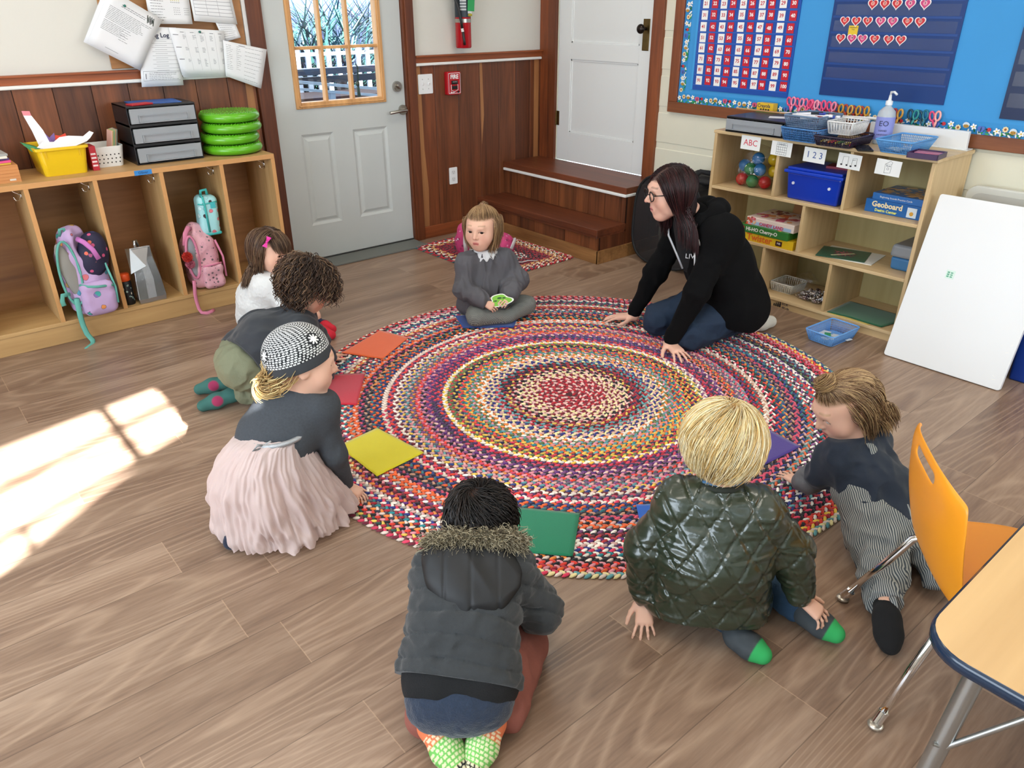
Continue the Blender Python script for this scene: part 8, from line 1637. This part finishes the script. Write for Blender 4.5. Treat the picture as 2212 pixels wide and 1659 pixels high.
# hood lying on the back, fur along its rim
hoodm = mat('hood_shell', '#0D0E10', .6, bump=.2, bscale=60)
hd = unit(A(.835, 1.14, .38) - A(.72, 1.05, .28)); hs_ = unit(A(.78, -.62, 0)); hn = unit(np.cross(hs_, hd)); hn = hn if hn[2] > 0 else -hn
hc_ = A(.800, 1.100, .365); Rh = np.stack([hs_, hd, hn], 1)
S = SDF(.03); S.ell(hc_ - hd * .004, (.112, .095, .036), Rh, k=.04); S.ell(hc_ - hd * .060 + hn * -.004, (.075, .060, .035), Rh, k=.04); S.cut(hc_ + hd * .055, hd); S.disp = addf(wrinkle(12, .004), lambda P: -.003 * np.exp(-(((P - hc_) @ hs_ / .0035) ** 2)) - .003 * np.exp(-((((P - hc_) @ hs_) - .06) / .003) ** 2) - .003 * np.exp(-((((P - hc_) @ hs_) + .06) / .003) ** 2)); S.amp = .01; S.build('hood', .0035, hoodm, P6)
rt = hc_ + hd * .052 + hn * .012; n = 6500; tt = rng.uniform(-1, 1, n); root = rt + np.outer(tt * .108, hs_) + np.outer(.010 * np.cos(tt * 1.4) - .004 - .028 * tt ** 4, hn) + rng.normal(0, .009, (n, 3)); dirs = hn * .9 + rng.normal(0, .5, (n, 3)) + np.outer(tt * .4, hs_); dirs /= np.linalg.norm(dirs, axis=1)[:, None]; ts = np.linspace(0, 1, 6)[None, :, None]; ph = rng.uniform(0, 6, (n, 1, 1)); Q = root[:, None] + dirs[:, None] * ts * .026 + np.concatenate([np.cos(ts * 6 + ph), np.sin(ts * 6 + ph), 0 * ts + 0 * ph], 2) * .0035 * ts - hd * ts * ts * .008
V, F, C = tubes(Q, np.linspace(.0010, .0004, 6), ('#A0967E', '#B8AC90', '#7A705C', '#D2C8AC', '#5A5244', '#ADA288'), rng); mesh_obj('fur_trim', V, F, hairm, P6, True, C, 'POINT')
S = SDF(.02); S.chain([rt + hs_ * q * .105 - hn * .012 * (1 + 1.8 * abs(q) ** 3) for q in (-1, -.6, -.2, .2, .6, 1)], [.014, .018, .018, .018, .018, .014]); S.build('fur_backing', .004, mat('fur_base', '#5E5444', .95), P6)
U = sphere_dirs(5200, lambda u: hairline(u, .45, -.75, .05))
crown = unit((-.15, -.45, .85)); sw = lambda u, t: (u - crown) + np.cross(np.broadcast_to(crown, u.shape), u) * .8
bk = ('#14100F', '#1C1614', '#0E0B0A', '#2A211C', '#221A17'); hair_obj([strands(H, (.074, .088, .075), U, .070, 12, sw, (.02, .45), width=.0015, off=.08, lift=.06, palette=bk, jitter=.16, curl=(.006, 14))], P6)

# ---- 7. blond child in a shiny quilted jacket
J = dict(neck=(1.392, .872, .455), shL=(1.326, .932, .375), elL=(1.262, .975, .245), wrL=(1.272, .975, .095), shR=(1.448, .782, .378), elR=(1.512, .708, .270), wrR=(1.530, .678, .150), hipL=(1.345, .895, .095), hipR=(1.425, .800, .095), knL=(1.50, 1.03, .07), anL=(1.40, .78, .045), knR=(1.64, .87, .08), anR=(1.575, .690, .05), bend=(1.368, .842, .245))
H = Head((1.400, .880, .545), (.42, .80, -.38), (.18, .35, .9), 1.04)
S = SDF(.02); H.sculpt(S, neck=(1.395, .875, .46)); skin_core(S, J); hand(S, (1.270, .966, .070), (-.42, -.42, -.42), (-.4, -.3, .9), .112, 1, (10, 14, 14), 13, 38); hand(S, (1.534, .672, .130), (.22, -.60, -.38), (-.1, -.3, .9), .112, -1, (16, 20, 18), 12, 38)
P7 = person(S, 'person with short blond hair sitting on the floor in a shiny dark green quilted jacket', H.color(SKL, '#C9706C', '#D8C090', '#D9BC7A'), (1.39, .84, 0)); H.eyes(P7)
jk = mat('shiny_green_jacket', '#2A3426', .28, bump=.45, bscale=60, spec=.7, coat=.25, vary=.12, vscale=10)
rt7 = unit(A(.72, -.69, 0)); bk7 = A(1.37, .84, .25)
def quilt7(P):
    u_ = (P - bk7) @ rt7; v_ = P[:, 2] + .006 * vnoise(P * 8); p1 = ((u_ * 1.5 + v_) / .105) % 1; p2 = ((u_ * 1.5 - v_) / .105) % 1; g = np.minimum(np.minimum(p1, 1 - p1), np.minimum(p2, 1 - p2)); return .002 - .0050 * np.exp(-(g / .055) ** 2)
S = SDF(.05); torso(S, J, .082, .050, .084, .06); S.ell((1.395, .855, .14), (.098, .10, .10), k=.05); sleeve(S, J, 'L', .050, .048, .034, .012); sleeve(S, J, 'R', .050, .050, .034, .018)
S.disp = addf(quilt7, wrinkle(11, .003), wrinkle(26, .0030, (.5, .5, 2.0)), fold_near((1.30, .90, .30), .06, 22, .008), fold_near((1.44, .76, .28), .06, 22, .008)); S.amp = .02; S.cut((1.39, .87, .475), (.2, .3, 1)); S.cut((1.37, .84, .052), (-.3, -.3, -1)); S.build('quilted_jacket', .004, jk, P7)
b = MB(); b.tube([A(1.396, .868, .442) + .052 * cos(t) * rt7 + .050 * sin(t) * unit((.55, .6, -.2)) for t in np.linspace(0, 2 * pi, 36)[:-1]], .009, 8, closed=True); b.build('collar_band', mat('jacket_rib', '#20251C', .8), P7)
b = MB(); b.col('#41688C'); b.tube([A(1.398, .872, .452) + .044 * cos(t) * rt7 + .042 * sin(t) * unit((.55, .6, -.2)) for t in np.linspace(0, 2 * pi, 36)[:-1]], .011, 8, closed=True); b.build('shirt_collar', vc(.9), P7)
S = SDF(.03); S.chain([(1.42, .83, .10), (1.62, .86, .075), (1.585, .705, .055)], [.07, .056, .044], .03); S.chain([(1.38, .86, .10), (1.49, 1.0, .07), (1.415, .80, .05)], [.07, .056, .044], .03); S.disp = addf(wrinkle(16, .004), fold_near((1.59, .73, .05), .06, 28, .005)); S.amp = .009; S.cut((0, 0, .004), (0, 0, -1)); S.build('jeans', .004, mat('jeans_mid', '#27445F', .85, bump=.4, bscale=400, vary=.2, vscale=14), P7)
for an, to, he in (((1.40, .785, .050), (1.385, .672, .030), (1.375, .742, .042)), ((1.59, .705, .058), (1.588, .588, .034), (1.575, .665, .05))):
    S = SDF(.02); sock(S, an, to, he, .028, .032); S.cut((0, 0, .003), (0, 0, -1)); t0 = A(*to); d0_ = unit(A(*to) - A(*he)); S.build('sock', .003, vc(.9), P7, lambda P, t0=t0, d0_=d0_: blend(blend(cols('#3A4044', P), '#4A5054', vnoise(P * 60) * .5), '#2FA65A', ((P - t0) @ d0_ + .020) / .003))
b = MB(); b.col('#20282E'); b.tube([(1.622, .728, .035 + .03), (1.628, .705, .085), (1.608, .690, .098), (1.58, .694, .09)], .007, 6, flat=(.4, (0, 1, 0))); b.build('jeans_cuff', vc(.9), P7)
U = sphere_dirs(9500, lambda u: hairline(u, .45, -.75, .05))
crown = unit((.22, -.30, .90)); yl = ('#E6CC92', '#EFDCAC', '#DAB878', '#F6EAC8', '#CDA868', '#F3E4B8')
sw = lambda u, t: (u - crown) * A(1, 1, 1.0) + np.cross(u, np.broadcast_to(crown, u.shape)) * .35 + A(0, 0, -.2)
hair_obj([strands(H, (.075, .089, .076), U, .108, 10, sw, (.02, .38), width=.0011, off=.07, lift=.06, palette=yl, jitter=.13, curl=(.0025, 7))], P7)
S = SDF(.02); S.ell(H.w(0, -.016, .024), A(.077, .091, .078) * H.s, H.R); S.cut(H.w(0, .055, .04), H.R @ A(0, 1, -.4)); S.build('hair_base', .005, mat('blond_base', '#B98F50', .6), P7)

# ---- 8. toddler in striped overalls
J = dict(neck=(2.052, .845, .345), shL=(1.998, .856, .288), elL=(2.015, .935, .150), wrL=(2.125, 1.015, .055), shR=(2.145, .835, .285), elR=(2.20, .90, .16), wrR=(2.22, 1.0, .05), hipL=(1.972, .690, .120), hipR=(2.05, .648, .120), knL=(1.872, .606, .065), anL=(1.742, .535, .060), knR=(2.075, .56, .06), anR=(1.98, .50, .045), bend=(2.045, .752, .205))
H = Head((2.035, .885, .430), (-.74, .42, -.46), (-.30, .20, .90), 1.02)
S = SDF(.02); H.sculpt(S, neck=(2.05, .85, .36)); skin_core(S, J); hand(S, (2.130, 1.020, .040), (.30, .80, -.05), (0, 0, 1), .105, 1, (4, 8, 6), 15, 50); hand(S, (2.222, 1.005, .04), (.2, .8, -.1), (0, 0, 1), .10, -1)
S.cap(J['knL'], J['anL'], .034, .028)
P8 = person(S, 'person with a topknot and striped overalls on the floor behind the orange chair', H.color(SKL, '#C25E62', '#A88862', '#8A6A4C'), (2.0, .76, 0)); H.eyes(P8, '#4A3A2C', (0, 1, -.9))
S = SDF(.035); torso(S, J, .061, .043, .064, .05); S.chain([J['shL'], (1.99, .895, .20)], [.045, .042]); S.chain([J['shR'], (2.18, .87, .21)], [.05, .044]); S.disp = addf(wrinkle(18, .0065), fold_near((2.0, .82, .25), .07, 24, .005)); S.amp = .016; S.cut((2.05, .85, .345), (0, .2, 1)); S.build('shirt', .004, cotton('navy_tee', '#1F2938'), P8)
S = SDF(.03); sleeve(S, J, 'L', .040, .038, .030, .025, .004); sleeve(S, J, 'R', .040, .038, .030, .025); S.disp = addf(wrinkle(18, .003), fold_near(J['elL'], .08, 26, .005)); S.amp = .009; S.cut((0, 0, .006), (0, 0, -1)); S.build('grey_sleeves', .0035, mat('grey_thermal', '#6C6D70', .92, bump=.3, bscale=300, vary=.2, vscale=30), P8)
ov, t_, p_ = new_mat('hickory_stripe'); N_ = NT(t_); setp(p_, .92); tc_ = N_.n('ShaderNodeTexCoord').outputs['Object']; sx_ = N_.n('ShaderNodeSeparateXYZ', i_0=tc_); crs = N_.m('SUBTRACT', N_.m('MULTIPLY', sx_.outputs[0], .45), N_.m('MULTIPLY', sx_.outputs[1], .82)); wob = N_.m('MULTIPLY', N_.n('ShaderNodeTexNoise', i_Vector=tc_, i_Scale=12.0).outputs[0], .03); fr_ = N_.m('FRACT', N_.m('MULTIPLY', N_.m('ADD', N_.m('ADD', crs, N_.m('MULTIPLY', sx_.outputs[2], .5)), wob), 175.0)); N_.link(N_.mix(N_.m('GREATER_THAN', fr_, .48), lin('#3F4850'), lin('#A3A49E')), p_.inputs['Base Color']); b_2 = N_.n('ShaderNodeBump', i_Height=fr_, i_Strength=.15, i_Distance=.001); N_.link(b_2.outputs[0], p_.inputs['Normal'])
S = SDF(.035); S.cap(J['hipL'], J['hipR'], .080); S.cap(A(*J['bend']) + A(-.035, .02, -.02), J['hipL'], .076, .080); S.cap(A(*J['bend']) + A(.045, -.01, -.02), J['hipR'], .076, .080); S.chain([J['hipL'], J['knL'], (1.765, .550, .058)], [.072, .056, .046], .03); S.chain([J['hipR'], J['knR'], (2.0, .51, .05)], [.070, .054, .044], .03)
S.disp = addf(wrinkle(16, .008), fold_near((1.90, .63, .10), .10, 22, .009), fold_near((1.80, .57, .07), .07, 28, .006)); S.amp = .024; S.cut((2.04, .845, .27), (.30, .80, .35)); S.cut((0, 0, .004), (0, 0, -1)); S.cut((1.757, .542, .05), (-.85, -.55, 0)); S.build('overalls', .004, ov, P8)
b = MB(); b.tube([(2.03, .755, .290), (2.045, .78, .325), (2.055, .815, .345), (2.05, .85, .335)], .016, 8, flat=(.25, unit((0, -.6, 1)))); b.build('overall_strap', ov, P8)
S = SDF(.02); S.cap((1.757, .545, .060), (1.722, .522, .058), .030, .029); sock(S, (1.722, .522, .058), (1.662, .478, .030), (1.712, .514, .05), .029, .032); S.cut((0, 0, .003), (0, 0, -1)); S.build('sock', .0035, mat('black_sock', '#0C0C0D', .95, bump=.3, bscale=400), P8)
b = MB(); b.tube([(1.768, .515, .03), (1.745, .508, .035), (1.735, .500, .05), (1.742, .512, .075), (1.752, .53, .10)], .010, 7, flat=(.3, (1, .3, 0))); b.build('frayed_cuff', ov, P8)
tk = ('#8C6E50', '#77593F', '#A3855F', '#66492F', '#B89A70'); kt = H.w(0, .028, .098)
U = sphere_dirs(3400, lambda u: hairline(u, .44, -.75, .15))
a_ = strands(H, (.074, .089, .075), U[U[:, 2] > .20], .10, 8, lambda u, t: unit((0, .3, 1)) - u * 0, (0, 0), width=.0016, off=.03, lift=0, palette=tk, jitter=.02, end=(kt, 1.5))
c_ = strands(H, (.074, .089, .075), U[U[:, 2] <= .35], .19, 11, lambda u, t: np.stack([u[:, 0] * .4, -.7 + 0 * u[:, 0], -.8 + 0 * u[:, 0]], 1), (.08, .85), width=.0015, off=.05, palette=tk, jitter=.08, colliders=[((2.05, .81, .26), .062)], curl=(.003, 6), gdir=(.1, -.15, -1))
kn_ = Head(H.w(0, .030, .106), H.y, H.z, .17); U2 = sphere_dirs(240, lambda u: u[:, 2] > -2); d_ = strands(kn_, (.078, .078, .09), U2, .07, 10, lambda u, t: np.cross(np.broadcast_to(A(.3, .2, .9), u.shape), u), (0, .0), width=.0015, off=.2, palette=('#C9A878', '#B08E62', '#8C6E50'), jitter=.10); Us = sphere_dirs(2600, lambda u: (np.abs(u[:, 0]) > .72) & (u[:, 1] < .40) & (u[:, 1] > -.5) & (u[:, 2] > -.2) & (u[:, 2] < .5)); e_ = strands(H, (.074, .089, .075), Us, .16, 11, lambda u, t: np.stack([u[:, 0] * .4, -.5 + 0 * u[:, 0], -1 + 0 * u[:, 0]], 1), (.1, .8), width=.0013, off=.07, palette=tk, jitter=.07, curl=(.003, 6)); hair_obj([a_, c_, d_, e_], P8)
# ------------------------------------------------------------------ lettering becomes mesh
bpy.context.view_layer.update()
dg = bpy.context.evaluated_depsgraph_get()
for o in [o for o in list(bpy.data.objects) if o.type == 'FONT']:
    me = bpy.data.meshes.new_from_object(o.evaluated_get(dg)); nm_ = o.name
    mw, par, inv, loc_ = o.matrix_basis.copy(), o.parent, o.matrix_parent_inverse.copy(), None
    cu = o.data; n_ = bpy.data.objects.new('tmp', me); n_.matrix_basis = mw
    if par is not None: n_.parent = par; n_.matrix_parent_inverse = inv
    COL.objects.link(n_); bpy.data.objects.remove(o); bpy.data.curves.remove(cu); n_.name = nm_
bpy.context.view_layer.update()
